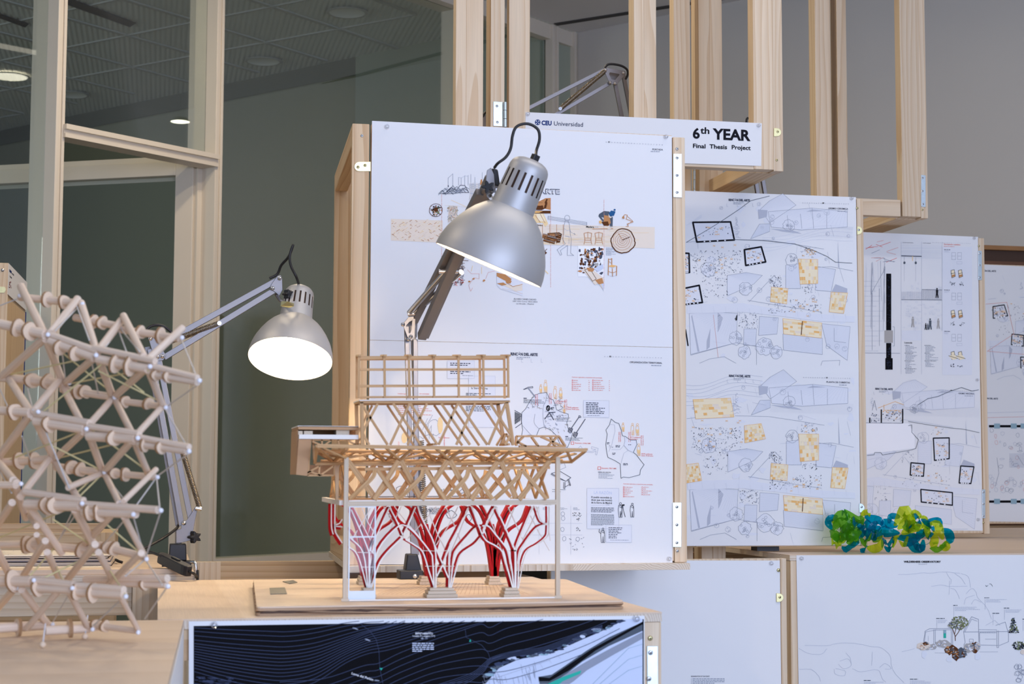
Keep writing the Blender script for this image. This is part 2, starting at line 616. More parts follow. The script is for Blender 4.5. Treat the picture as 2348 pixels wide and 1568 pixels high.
ceiling_can(165, 213, .115, 'unlit round ceiling downlight seen through the pane above the door transom')
# ventilation grille in the far ceiling
p = [atz(110, -8, CEIL), atz(150, -10, CEIL), atz(312, 50, CEIL), atz(298, 59, CEIL)]
b = MB()
b.prism([q + V(0, 0, -.006) for q in p], (0, 0, -.004))
o = b.build('air_vent', M['slot'])
tag(o, 'long dark slot air vent in the tiled ceiling above the transom pane', 'air vent', 'slot air vents')
b = MB()
b.prism([atz(px, py, CEIL) + V(0, 0, -.006) for px, py in ((-30, 28), (-20, 22), (66, 52), (58, 60))], (0, 0, -.004))
tag(b.build('air_vent', M['slot']), 'short dark slot air vent seen through the leftmost pane', 'air vent', 'slot air vents')

# ---- glass wall: posts, transom, panes
zt = 2.0
def mull(pxa, pxb, pyref, px_glass, px_back):
    """front face between two pixel columns; reveal running back to px_back"""
    a_, b_ = gs(pxa, pyref), gs(pxb, pyref)
    zr = gz(pxa, pyref)
    return a_, b_, t_for(a_, px_glass, zr), t_for(a_, px_back, zr)
m1 = mull(128, 150, 300, 108, 68)
m2 = mull(495, 513, 300, 470, 430)
m3 = mull(1062, 1080, 200, 1045, 1010)
m4 = mull(1268, 1283, 200, 1262, 1250)
m5 = mull(1318, 1327, 200, 1312, 1304)
TG, TB = m2[2], m2[3]
def gbox(k, s0, s1, t0, t1, z0, z1, m=0):
    k.frame_box(gpt(s0, t0, z0), GD * (s1 - s0), GN * (t1 - t0), (0, 0, z1 - z0), m)
def mullion(k, mm):
    s0, s1, tg, tb = mm
    w = s1 - s0
    gbox(k, s0, s0 + w * .36, 0, tb, 0, CEIL)            # stepped front profile
    gbox(k, s0 + w * .36, s0 + w * .7, .012, tb - .01, 0, CEIL)
    gbox(k, s0 + w * .7, s1, .004, tb - .02, 0, CEIL)
z_ta, z_tb = gz(312, 318), gz(312, 347)
sill_z = gz(640, 1272, TG)
def window(n, ma, mb_, z0, panes, extra=None):
    k = MB()
    mullion(k, ma)
    fr = k.build('window_%d' % n, M['cream'], bevel=.003)
    struct(fr)
    s0, s1 = ma[1], mb_[0]
    r = MB()
    if extra:
        extra(r, s0, s1)
    gbox(r, s0, s1, .02, TB - .03, CEIL - .1, CEIL - .001)
    if z0 > .05:
        gbox(r, s0, s1, .02, TB - .03, z0 - .05, z0)
    r.build('rail', M['cream'], fr)
    for (a, c) in panes:
        g = MB()
        gbox(g, s0, s1, TG - .003, TG + .003, a, c)
        g.build('pane', M['glass'], fr)
    return fr
def transom(r, s0, s1):
    h = z_ta - z_tb
    gbox(r, s0 - .01, s1 + .01, -.004, TG + .01, z_tb, z_ta)
    gbox(r, s0 - .01, s1 + .01, -.022, -.004, z_tb + h * .62, z_ta)
    gbox(r, s0 - .01, s1 + .01, -.014, -.004, z_tb, z_tb + h * .3)
m0 = (m1[0] - 1.75, m1[0] - 1.63, m1[2], m1[3])
window(1, m0, m1, sill_z, [(sill_z, CEIL - .1)])
window(2, m1, m2, 0, [(z_ta, CEIL - .1)], transom)
window(3, m2, m3, sill_z, [(sill_z, CEIL - .1)])
window(4, m3, m4, sill_z, [(sill_z, CEIL - .1)])
window(5, m4, m5, sill_z, [(sill_z, CEIL - .1)])
k = MB()
mullion(k, m5)
struct(k.build('window_6', M['cream']))
k = MB()
gbox(k, m2[1], m5[0], .02, TB - .02, 0, sill_z - .05)
gbox(k, m0[1], m1[0], .02, TB - .02, 0, sill_z - .05)
struct(k.build('baseboard_glass', M['black_trim']))
# the open glazed door leaf hung on the right mullion
tD = TB - .02
hs = m2[0]
DD = caz(-75)
DN = Vector((-DD.y, DD.x, 0))
H = gpt(hs - .03, tD + .03, 0)
def dpx(px, py):
    p = atplane(px, py, H, DN)
    return (p - H).dot(DD), p.z
w_st, _ = dpx(411, 500)
w_in, _ = dpx(452, 500)
_, z_top = dpx(430, 373)
_, z_gl = dpx(411, 406)
DW = 1.35
def dbox(k, a, c, t0, t1, z0, z1):
    k.frame_box(H + DD * a + DN * t0 + V(0, 0, z0), DD * (c - a), DN * (t1 - t0), (0, 0, z1 - z0))
dr = MB()
a0 = w_in
dbox(dr, a0, w_st, 0, .055, .03, z_top)
dbox(dr, DW - .16, DW, 0, .055, .03, z_top)
dr = dr.build('door_1', M['cream'], bevel=.004)
struct(dr)
k = MB()
dbox(k, w_st, DW - .16, 0, .055, z_gl, z_top)
dbox(k, a0, DW, -.012, .02, z_top, z_top + .035)
k.build('top_rail', M['cream'], dr, bevel=.003)
k = MB()
dbox(k, w_st, DW - .16, 0, .055, .03, .4)
k.build('bottom_rail', M['cream'], dr)
k = MB()
dbox(k, w_st, DW - .16, .024, .03, .4, z_gl)
k.build('pane', M['glass'], dr)
k = MB()
for a, c in ((w_st, w_st + .02), (DW - .18, DW - .16)):
    dbox(k, a, c, -.008, .0, .4, z_gl)
dbox(k, w_st, DW - .16, -.008, 0, z_gl - .02, z_gl)
k.build('glazing_bead', M['cream'], dr)
for py in (470, 1010):
    z = dpx(455, py)[1]
    k = MB()
    k.tube([H + DD * (a0 - .02) + DN * -.01 + V(0, 0, z - .06), H + DD * (a0 - .02) + DN * -.01 + V(0, 0, z + .06)], .012, 10)
    k.build('hinge', M['zinc'], dr)
# door jamb strip between leaf and mullion
k = MB()
gbox(k, hs - .03, hs, tD - .1, tD + .02, 0, z_tb)
struct(k.build('trim_4', M['cream']))

# ---- our own ceiling lights: their reflections are what glows in the panes
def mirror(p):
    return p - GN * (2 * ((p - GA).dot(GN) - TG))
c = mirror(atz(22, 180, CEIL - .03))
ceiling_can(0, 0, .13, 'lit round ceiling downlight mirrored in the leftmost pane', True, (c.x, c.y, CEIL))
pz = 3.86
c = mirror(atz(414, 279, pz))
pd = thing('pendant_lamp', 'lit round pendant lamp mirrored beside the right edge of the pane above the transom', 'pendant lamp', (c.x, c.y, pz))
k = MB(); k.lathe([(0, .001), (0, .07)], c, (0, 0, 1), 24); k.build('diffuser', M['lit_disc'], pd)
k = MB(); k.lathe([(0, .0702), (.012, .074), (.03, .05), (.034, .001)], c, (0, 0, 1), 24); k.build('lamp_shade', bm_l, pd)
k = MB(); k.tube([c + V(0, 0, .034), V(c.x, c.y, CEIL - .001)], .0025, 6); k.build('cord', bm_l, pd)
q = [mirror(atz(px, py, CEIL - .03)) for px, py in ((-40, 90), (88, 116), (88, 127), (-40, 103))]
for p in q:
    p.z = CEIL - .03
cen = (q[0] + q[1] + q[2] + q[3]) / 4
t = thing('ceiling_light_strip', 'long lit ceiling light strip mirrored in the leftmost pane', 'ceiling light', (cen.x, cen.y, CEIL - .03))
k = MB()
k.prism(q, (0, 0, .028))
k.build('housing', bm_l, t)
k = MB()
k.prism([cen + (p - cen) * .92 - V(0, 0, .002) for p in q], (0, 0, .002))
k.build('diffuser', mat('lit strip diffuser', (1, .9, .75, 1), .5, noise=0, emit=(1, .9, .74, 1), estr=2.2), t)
tb = thing('ceiling_light_strip', 'long lit ceiling light strip over the front plinths', 'ceiling light', (2.3, 3.2, CEIL - .06))
k = MB(); k.box(.55, 4.05, 3.02, 3.38, CEIL - .06, CEIL - .001); k.build('housing', bm_l, tb)
k = MB(); k.box(.6, 4.0, 3.06, 3.34, CEIL - .063, CEIL - .0605); k.build('diffuser', bpy.data.materials['lit strip diffuser'], tb)
for c, lab in ((V(.4, 6.0, CEIL - .06), 'lit round ceiling downlight high above the smaller desk lamp'), (V(-1.8, 4.2, CEIL - .06), 'lit round ceiling downlight high above the stick structure'), (V(.6, 7.2, CEIL - .06), 'lit round ceiling downlight high beside the glass wall')):
    ceiling_can(0, 0, .13, lab, True, (c.x, c.y, CEIL))
    a = area('ceiling downlight glow', (c.x, c.y, CEIL - .05), (c.x, c.y, 0), .24, .24, 26, (1, .82, .58), 'DISK')
# ------------------------------------------------------------------ hardware
def screw(parent, px, py, Y, r=.0042, m='screw'):
    c = aty(px, py, Y)
    k = MB()
    k.lathe([(0, r), (.0012, r), (.0020, r * .6), (.0021, .0001)], c, (0, -1, 0), 14, 0)
    a = rnd.uniform(0, 1.5)
    for da in (0, math.pi / 2):
        d = V(math.cos(a + da), 0, math.sin(a + da)) * r * .55
        k.beam(c - d + V(0, -.0021, 0), c + d + V(0, -.0021, 0), r * .28, .0006, (0, 1, 0), 1)
    return k.build('screw', [M[m], M['screw_dark']], parent)
def plate(parent, name, pts, Y, m='zinc', thick=.002):
    k = MB()
    k.prism([aty(px, py, Y) for px, py in pts], (0, -thick, 0))
    return k.build(name, M[m], parent, bevel=.0006)
def round_plate(x0, x1, y0, y1, side):
    """rectangle with one rounded end, pixel outline"""
    pts = []
    r = (y1 - y0) / 2
    if side > 0:
        pts = [(x0, y0), (x1 - r, y0)]
        pts += [(x1 - r + r * math.sin(a), y0 + r - r * math.cos(a)) for a in [math.pi * i / 8 for i in range(1, 8)]]
        pts += [(x1 - r, y1), (x0, y1)]
    else:
        pts = [(x1, y1), (x0 + r, y1)]
        pts += [(x0 + r - r * math.sin(a), y1 - r + r * math.cos(a)) for a in [math.pi * i / 8 for i in range(1, 8)]]
        pts += [(x0 + r, y0), (x1, y0)]
    return pts
ZP = .943                                        # plinth tops
# ------------------------------------------------------------------ display boards
def board(label, Y, pxl, pxr, pyref, stile, zb, zt, zs, wide=None):
    """front board with a stile beside it; pixel columns on the plane Y"""
    x0, x1 = aty(pxl, pyref, Y).x, aty(pxr, pyref, Y).x
    xs = aty(stile, pyref, Y).x
    t = thing('display_board', label, 'display board', ((x0 + x1) / 2, Y, zb), 'tall pine boards carrying the drawings')
    k = MB()
    k.box(x0, x1, Y + .002, Y + .014, zb + .004, zt)
    k.build('backing_panel', M['pine'], t, bevel=.0012)
    k = MB()
    k.box(x1 + .0012, xs, Y - .002, Y + .03, zb, zs)
    k.build('stile', M['pine'], t, bevel=.002)
    k = MB()
    k.box(x0 + .001, x0 + .045, Y + .014, Y + .05, zb, zt - .002)
    k.build('stile', M['pine_warm'], t, bevel=.002)
    for z in (zb, (zb + zt) / 2, zt - .05):
        k = MB()
        k.box(x0 + .046, x1 - .001, Y + .0145, Y + .045, z, z + .045)
        k.build('cross_rail', M['pine_warm'], t)
    return t
YS, YR = 5.1, 6.2
Y1, Y2, Y3, Y4 = 4.42, 5.36, 6.42, 7.75
ZB = .9615
B1 = board('largest pine display board, behind the metal desk lamp and the timber pavilion model', Y1, 850, 1543, 700, 1572, ZB, 2.158, aty(1557, 315, Y1).z)
B2 = board('pine display board with two village site plans, behind the green and blue plastic model', Y2, 1566, 1966.4, 700, 1982, ZB, aty(1800, 446, Y2).z, aty(1972, 456, Y2).z)
B3 = board('pine display board with the stone wall section drawing, second from the right edge', Y3, 1960, 2245.4, 700, 2259, ZB, aty(2100, 538, Y3).z, aty(2250, 546, Y3).z)
B4 = board('pine display board cut off by the right edge of the photo', Y4, 2240, 2440, 700, 2460, ZB, aty(2300, 607, Y4).z, aty(2300, 612, Y4).z)
plate(B1, 'hinge_plate', [(1543.5, 353), (1563, 353), (1563, 453), (1543.5, 452)], Y1 - .0025, 'zinc')
for py in (362, 402, 441):
    screw(B1, 1552.5, py, Y1 - .0045)
screw(B1, 1552.5, 341, Y1 - .003)
plate(B1, 'hinge_plate', [(1542, 1152), (1562, 1152), (1562, 1254), (1542, 1254)], Y1 - .0025, 'zinc')
for py in (1162, 1203, 1244):
    screw(B1, 1552, py, Y1 - .0045)
screw(B1, 1553, 1263, Y1 - .003)
plate(B2, 'hinge_plate', round_plate(1965, 1977, 519, 538, 1), Y2 - .0025, 'brass')
screw(B2, 1969, 527, Y2 - .0045)
screw(B2, 1965.5, 477, Y2 - .003, m='brass')
plate(B2, 'hinge_plate', round_plate(1970, 1982, 1154, 1175, 1), Y2 - .0025, 'zinc')
screw(B2, 1975.5, 1162, Y2 - .0045)
plate(B3, 'hinge_plate', [(2243, 575), (2251, 575), (2251, 642), (2243, 642)], Y3 - .0025)
for py in (581, 608, 636):
    screw(B3, 2246, py, Y3 - .0045)
screw(B3, 2244.5, 564, Y3 - .003, m='brass')
plate(B3, 'hinge_plate', [(2252, 1122), (2259, 1122), (2259, 1188), (2252, 1188)], Y3 - .0025)
for py in (1128, 1155, 1183):
    screw(B3, 2255, py, Y3 - .0045)
screw(B3, 2255, 1198, Y3 - .003, m='brass')

# side frame hinged to the left edge of the largest board
wf = aty(808, 283, Y1 - .004)
wb = atz(767, 402, wf.z)
t = thing('hinged_screen', 'narrow pine side frame hinged to the left edge of the largest board', 'wooden frame', (wf.x, wf.y, ZB))
WD = V(wb.x - wf.x, wb.y - wf.y, 0)
WL = WD.length
WDn = WD.normalized()
WS = V(WDn.y, -WDn.x, 0)                        # to the right
wfw = aty(848, 300, Y1).x - aty(809, 300, Y1).x
def wbox(a, c, s0, s1, z0, z1, name, m='pine', bev=.002):
    k = MB()
    o = V(wf.x, wf.y, 0) + WDn * a + WS * s0
    k.frame_box(o + V(0, 0, z0), WDn * (c - a), WS * (s1 - s0), V(0, 0, z1 - z0))
    return k.build(name, M[m], t, bevel=bev)
wbox(0, .032, 0, wfw, ZB, wf.z, 'front_stile', 'pine_warm')
wbox(WL - .032, WL, .0, .052, ZB, wf.z, 'back_stile', 'pine_warm')
wbox(.0322, WL - .0322, 0, .040, wf.z - .055, wf.z, 'top_rail', 'pine_warm')
wbox(.0322, WL - .0322, 0, .040, ZB, ZB + .055, 'bottom_rail', 'pine_warm')
plate(t, 'angle_plate', round_plate(812, 850, 371, 393, -1), wf.y - .001, 'brass')
screw(t, 821, 383, wf.y - .003, m='brass')
screw(t, 837, 379, wf.y - .003, m='brass')
screw(t, 830, 311, wf.y - .001)

# ------------------------------------------------------------------ tall pine portal frames above the boards
def post(parent, pxa, pxb, pyref, Y, z0, z1, dep, name='post', m='pine'):
    k = MB()
    k.box(aty(pxa, pyref, Y).x, aty(pxb, pyref, Y).x, Y, Y + dep, z0, z1)
    return k.build(name, M[m], parent, bevel=.0015)
ZT = 3.5
zsb = aty(1750, 389, YS).z                     # underside of the sign frame
zsh = .046
PA = thing('portal_frame', 'tall pine portal frame that carries the sixth year sign', 'wooden frame', (aty(1620, 400, 5.5).x, 5.5, 0), 'tall pine portal frames')
YK = 5.56
post(PA, 1167, 1215, 150, YS, zsb + .001, ZT, .034)
post(PA, 1453, 1476.5, 150, YS + .06, .0, ZT, .06, 'stud')
post(PA, 1476.5, 1505, 150, YS + .06, 0, ZT, .06, 'stud')
post(PA, 1545, 1583, 150, YK, 0, ZT, .05)
post(PA, 1602, 1627, 150, YK, 0, ZT, .085, 'stud')
post(PA, 1627, 1656, 150, YK, 0, ZT, .085, 'stud')
post(PA, 1728, 1773, 250, YS, zsb + .001, ZT, .05)
post(PA, 1773, 1795, 250, YS, zsb - .003, ZT, .05, 'stud')
xa, xb_ = aty(1215, 380, YS).x, aty(1730, 380, YS).x
k = MB(); k.box(xa, xb_ - .0005, YS + .003, YS + .048, zsb, zsb + zsh); k.build('bottom_rail', M['pine'], PA, bevel=.0015)
xc = aty(1795, 380, YS).x
k = MB(); k.box(xb_, xc, YS + .0505, YK + .085, zsb - .002, zsb + .045); k.build('depth_rail', M['pine_warm'], PA, bevel=.0015)
xg = aty(1656, 150, YK).x
k = MB(); k.box(xg + .0005, xb_ - .001, YK + .04, YK + .08, zsb - .002, zsb + .045); k.build('cross_rail', M['pine_warm'], PA)
k = MB(); k.box(xa - .05, xc, YS, YS + .05, ZT + .0005, ZT + .05); k.build('top_rail', M['pine'], PA)
k = MB(); k.box(xc - .05, xc, YS + .051, YK + .085, ZT + .0005, ZT + .05); k.build('top_rail', M['pine'], PA)
k = MB(); k.box(xa, xc - .052, YK, YK + .085, ZT + .0005, ZT + .05); k.build('top_rail', M['pine'], PA)
plate(PA, 'angle_plate', round_plate(1774, 1791, 294, 313, 1), YS - .0005, 'brass')
screw(PA, 1783, 302, YS - .002, m='brass')
screw(PA, 1781, 367, YS - .0005, m='brass')
hx = aty(1592, 400, YK - .012)
k = MB()
for i in range(5):
    k.tube([(hx.x, hx.y, zsb - .06 + i * .034), (hx.x, hx.y, zsb - .028 + i * .034)], .005, 10)
k.build('hinge', M['zinc'], PA)
YL = 5.08
PL = thing('portal_frame', 'pair of pine posts joined to the sign frame by a steel hinge', 'wooden frame', (aty(1090, 280, YL).x, YL, ZB), 'tall pine portal frames')
post(PL, 1045, 1069, 150, YL, ZB, ZT, .05, 'stud')
post(PL, 1069, 1108, 150, YL, ZB, ZT, .05, 'stud')
post(PL, 1125, 1157, 150, YL, ZB, ZT, .075)
k = MB(); k.box(aty(1045, 150, YL).x, aty(1157, 150, YL).x, YL, YL + .05, ZT + .0005, ZT + .05); k.build('top_rail', M['pine'], PL)
plate(PL, 'hinge_plate', [(1131, 233), (1152, 234), (1152, 290), (1131, 289)], YL - .0005, 'zinc')
screw(PL, 1139.5, 243, YL - .0025)
screw(PL, 1140.5, 280, YL - .0025)
k = MB()
c = aty(1158, 234, YL - .006); c2 = aty(1158, 292, YL - .006)
for i in range(3):
    k.tube([c.lerp(c2, i / 3 + .01), c.lerp(c2, (i + 1) / 3 - .01)], .0065, 10)
k.build('hinge_barrel', M['zinc'], PL)
PB = thing('portal_frame', 'tall pine portal frame rising behind the third display board', 'wooden frame', (aty(1900, 400, 6.6).x, 6.6, ZP), 'tall pine portal frames')
zb2 = aty(2090, 497, YR).z
YQ = 6.62
post(PB, 1870, 1905, 200, YQ, ZP, ZT, .07, 'stud')
post(PB, 1920, 1942, 200, YQ, ZP, ZT, .07, 'stud')
post(PB, 2066, 2108, 250, YR, zb2 + .001, ZT, .05)
post(PB, 2108, 2124, 250, YR, zb2 - .004, ZT, .05, 'stud')
xa, xb_, xc = aty(1960, 480, YR).x, aty(2066, 480, YR).x, aty(2125, 480, YR).x
zh = aty(2010, 456, YR).z
k = MB(); k.box(xa - .45, xb_ - .0008, YR + .002, YR + .045, zb2, zh); k.build('bottom_rail', M['pine'], PB, bevel=.0015)
k = MB(); k.box(xb_, xc, YR + .051, YQ + .069, zb2 - .003, zb2 + .045); k.build('depth_rail', M['pine'], PB, bevel=.0015)
k = MB(); k.box(aty(1942, 200, YQ).x + .001, xb_ - .001, YQ + .02, YQ + .06, zb2 - .003, zb2 + .045); k.build('cross_rail', M['pine'], PB)
k = MB(); k.box(xa - .4, xc, YR, YR + .05, ZT + .0005, ZT + .05); k.build('top_rail', M['pine'], PB)
k = MB(); k.box(xc - .05, xc, YR + .051, YQ + .07, ZT + .0005, ZT + .05); k.build('top_rail', M['pine'], PB)
k = MB(); k.box(aty(1870, 200, YQ).x, xc - .051, YQ, YQ + .07, ZT + .0005, ZT + .05); k.build('top_rail', M['pine'], PB)
plate(PB, 'hinge_plate', [(2112, 401), (2122, 402), (2122, 475), (2112, 474)], YR - .0005)
for py in (408, 438, 468):
    screw(PB, 2115 if py < 460 else 2116, py, YR - .0025)
screw(PB, 2115, 481, YR - .0005, m='brass')

# ------------------------------------------------------------------ plinths and tables
def plinth(label, x0, x1, y0, y1, zt, slab=.018, post_w=.045, fm='pine', front=True, name='plinth', cat='plinth', group='pine and plywood plinths', sides=True):
    t = thing(name, label, cat, ((x0 + x1) / 2, (y0 + y1) / 2, 0), group)
    k = MB()
    k.box(x0, x1, y0, y1, zt - .003, zt, 0, 11)
    k.build('top_face', M['ply_top'], t)
    k = MB()
    k.box(x0, x1, y0, y1, zt - slab, zt - .0031)
    k.build('top_board', M['ply_edge'], t, bevel=.0006)
    zl = zt - slab - .0005
    for ix, x in enumerate((x0 + .002, x1 - post_w - .001)):
        for iy, y in enumerate((y0 + .001, y1 - .046)):
            k = MB()
            k.box(x, x + post_w, y, y + .045, 0, zl)
            k.build('leg', M[fm], t, bevel=.002)
    for z in (.0, zl - .055):
        if z == 0:
            z = .08
        k = MB(); k.box(x0 + .047, x1 - .047, y1 - .045, y1 - .003, z, z + .055); k.build('rail', M['pine_warm'], t)
        k = MB(); k.box(x0 + .047, x1 - .047, y0 + .006, y0 + .04, z, z + .055); k.build('rail', M['pine_warm'], t)
        if sides:
            for x in (x0 + .005, x1 - .043):
                k = MB(); k.box(x, x + .035, y0 + .047, y1 - .047, z, z + .055); k.build('rail', M['pine_warm'], t)
    return t
pmR = aty(1519, 1450, 3.035).x
P1 = plinth('low plinth under the timber pavilion model, with the dark contour map on its front', .004, pmR, 3.038, 4.15, ZP)
screw(P1, 1491, 1463, 3.038, r=.0046, m='brass')
plate(P1, 'hinge_plate', [(1483, 1481), (1508, 1481), (1509, 1600), (1484, 1600)], 3.0385)
for py in (1496, 1556):
    screw(P1, 1491.5 if py < 1500 else 1488, py, 3.0365, r=.0046)
# front-left plinth under the stick structure, turned a couple of degrees
x00 = .050
t = P0 = thing('plinth', 'nearest plinth, cropped by the lower left corner, carrying the stick and string structure', 'plinth', (-.42, 2.4, 0), 'pine and plywood plinths')
ang = math.atan2(.052 - .019, 3.032 - 2.108)
pr = V(.049, 3.026, 0)
du = V(math.sin(-ang), -math.cos(ang), 0)       # towards us along the right edge
dv = V(-1, 0, 0)
L_, Wd = 1.15, .93
k = MB(); k.prism([pr + V(0, 0, ZP - .003), pr + du * L_ + V(0, 0, ZP - .003), pr + du * L_ + dv * Wd + V(0, 0, ZP - .003), pr + dv * Wd + V(0, 0, ZP - .003)], (0, 0, .003))
for i, p in enumerate(k.v):
    k.g[i] = Vector((p.y, p.z, p.x + 3))
k.build('top_face', M['ply_top'], t)
k = MB(); k.prism([pr + V(0, 0, ZP - .018), pr + du * L_ + V(0, 0, ZP - .018), pr + du * L_ + dv * Wd + V(0, 0, ZP - .018), pr + dv * Wd + V(0, 0, ZP - .018)], (0, 0, .0149))
k.build('top_board', M['ply_edge'], t)
k = MB()
k.frame_box(pr + dv * .012 + du * .046 + V(0, 0, .02), du * (L_ - .1), dv * .012, V(0, 0, ZP - .042))
k.build('side_panel', M['whiteboard'], t)
for a in (.002, L_ - .047):
    for c in (.002, Wd - .047):
        k = MB(); k.frame_box(pr + du * a + dv * c, du * .044, dv * .044, V(0, 0, ZP - .0185)); k.build('leg', M['pine'], t)
# left table with the small lamp
tx = .092
ZL = .957
LT = thing('side_table', 'pine side table with the sketchbooks and the smaller desk lamp', 'table', (-.6, 4.7, 0))
k = MB(); k.box(-1.5, tx, 4.165, 5.2, ZL - .003, ZL, 0, 5); k.build('top_face', M['ply_top'], LT)
k = MB(); k.box(-1.5, tx, 4.165, 5.2, ZL - .0155, ZL - .0031); k.build('top_board', M['ply_edge'], LT)
lx = aty(303, 1380, 4.19).x
k = MB(); k.box(-1.5, lx - .0005, 4.19, 4.23, ZL - .10, ZL - .016); k.build('apron', M['pine'], LT, bevel=.002)
for x in (lx, -1.49):
    for y in (4.18, 5.13):
        k = MB(); k.box(x, x + .083, y, y + .06, 0, ZL - .016); k.build('leg', M['pine'], LT, bevel=.002)
k = MB(); k.box(-1.3, -.08, 5.14, 5.18, ZL - .10, ZL - .016); k.build('apron', M['pine'], LT)
# plywood strip lying along the table front
k = MB()
k.box(-1.45, aty(436, 1320, 4.18).x, 4.172, 4.262, ZL + .0002, ZL + .0125)
o = k.build('plywood_strip', M['ply_top'], bevel=.001)
tag(o, 'long plywood strip along the front edge of the pine side table', 'plywood strip')
# open pine tray behind the table
tr = thing('wooden_tray_box', 'open pine box behind the sketchbooks, against the left photo edge', 'wooden box', (-.7, 5.75, 0))
Yt = 5.75
zt_, zb_ = aty(150, 1200, Yt + .35).z, .80
xr = aty(265, 1240, Yt).x
k = MB(); k.box(-1.6, xr - .05, Yt, Yt + .022, .05, aty(150, 1221, Yt).z); k.build('front_panel', M['pine_warm'], tr, bevel=.001)
k = MB(); k.box(-1.6, xr - .05, Yt + .36, Yt + .382, .05, zt_ + .0); k.build('back_panel', M['pine_warm'], tr, bevel=.001)
k = MB(); k.box(xr - .05, xr, Yt, Yt + .382, .05, aty(150, 1221, Yt).z); k.build('end_panel', M['pine_warm'], tr, bevel=.001)
k = MB(); k.box(-1.6, xr - .051, Yt + .023, Yt + .359, .5, .52); k.build('floor_panel', M['brown'], tr)
for x in (-1.58, xr - .05):
    for y in (Yt + .03, Yt + .32):
        k = MB(); k.box(x, x + .045, y, y + .03, 0, .05); k.build('foot', M['pine'], tr)
# timber rail stand between the table and the largest board
rs = thing('rail_stand', 'finger jointed pine rail stand behind the pavilion base board', 'wooden stand', (.5, 5.0, 0))
xr0, xr1 = aty(446, 1300, 4.97).x, aty(790, 1300, 4.97).x
xm = aty(506, 1300, 4.97).x
k = MB(); k.box(xr0, xm, 4.97, 5.01, .84, aty(560, 1288, 4.97).z); k.build('rail', M['pine'], rs)
k = MB(); k.box(xm, xr1, 4.97, 5.01, .84, aty(560, 1288, 4.97).z); k.build('rail', M['pine_warm'], rs)
for x in (xr0 + .01, xr1 - .05):
    k = MB(); k.box(x, x + .04, 4.972, 5.008, 0, .84); k.build('leg', M['pine'], rs)
# plywood table that carries the largest board
tx0, tx1 = .493, aty(1576, 1300, 4.4).x
T1 = thing('plywood_table', 'plywood table edge under the largest display board', 'table', ((tx0 + tx1) / 2, 4.7, 0))
xq = 1.10
k = MB(); k.prism([(tx0 + .002, 4.375, ZB - .0175), (xq, 4.375, ZB - .0175), (xq, 5.24, ZB - .0175), (.528, 5.24, ZB - .0175)], (0, 0, .017)); k.build('top_board', M['ply_edge'], T1, bevel=.0005)
k = MB(); k.box(xq + .0003, tx1, 4.375, 4.84, ZB - .0175, ZB - .0005); k.build('top_board', M['ply_edge'], T1, bevel=.0005)
k = MB(); k.box(tx0 + .03, tx0 + .5, 4.62, 4.65, .70, ZB - .018); k.build('apron', M['brown'], T1)
for x in (tx0 + .05, tx0 + .46):
    for y in (4.651, 5.15):
        k = MB(); k.box(x, x + .04, y, y + .04, 0, ZB - .018); k.build('leg', M['pine_warm'], T1)
k = MB(); k.beam(aty(1165, 1318, 4.64), aty(1270, 1345, 4.5), .05, .014); k.build('brace', M['pine'], T1)
# upright frame with the nearly blank sheet
Ym = 4.86
xm0, xm1, xmp = aty(1262, 1400, Ym).x, aty(1790, 1400, Ym).x, aty(1804, 1400, Ym).x
zmt = aty(1680, 1281, Ym).z
ML = thing('display_stand', 'low upright pine frame holding the nearly blank white sheet', 'display frame', ((xm0 + xm1) / 2, Ym, 0))
k = MB(); k.box(xm0, xm1, Ym + .001, Ym + .013, .05, zmt); k.build('backing_panel', M['pine'], ML, bevel=.001)
k = MB(); k.box(xm1 + .0003, xmp, Ym - .001, Ym + .035, 0, zmt + .0); k.build('stile', M['pine'], ML, bevel=.002)
k = MB(); k.box(xm0, xm0 + .045, Ym + .0135, Ym + .045, 0, zmt - .005); k.build('stile', M['pine'], ML)
k = MB(); k.box(xm0 + .046, xm1, Ym + .0135, Ym + .04, .06, .105); k.build('cross_rail', M['pine'], ML)
screw(ML, 1785.5, 1307, Ym - .002, r=.0055, m='brass')
plate(ML, 'angle_plate', round_plate(1780, 1796, 1360, 1380, 1), Ym - .002, 'brass')
screw(ML, 1788, 1369, Ym - .004, m='brass')
# plinth with the plastic model, and the one behind it
x30 = aty(1811, 1290, 5.15).x
x3r = 4.3
P3 = plinth('wide plinth under the green and blue plastic model', x30, x3r, 5.15, 6.472, ZP, sides=False)
P4 = plinth('rear plinth under the display board cut off by the right edge', 2.3, 4.72, 6.476, 8.1, ZP, sides=False)
b = MB()
b.box(1.62, x30 - .03, 5.78, 5.82, 0, ZP - .02)
o = b.build('brown_panel', M['brown'])
tag(o, 'brown fibreboard panel glimpsed in the gap below the two site plans', 'panel')
# tall brown cabinet far right behind the last board
Yc = 8.12
cx0 = aty(2257, 590, Yc).x
zc0, zc1, zc2 = aty(2300, 563, Yc).z, aty(2300, 573, Yc).z, aty(2300, 590, Yc).z
sh = thing('tall_cabinet', 'dark brown wooden cabinet top behind the board at the right photo edge', 'cabinet', (cx0 + .16, Yc + .05, 0))
k = MB(); k.box(cx0, cx0 + .33, Yc, Yc + .1, zc1, zc0); k.build('top_board', M['brown'], sh, bevel=.001)
k = MB(); k.box(cx0 + .01, cx0 + .32, Yc + .025, Yc + .1, zc2 - .02, zc1 - .0005); k.build('recess_panel', M['slotbrown'], sh)
k = MB(); k.box(cx0 + .005, cx0 + .325, Yc + .01, Yc + .1, 0, zc2 - .0205); k.build('body', M['darkbrown'], sh)
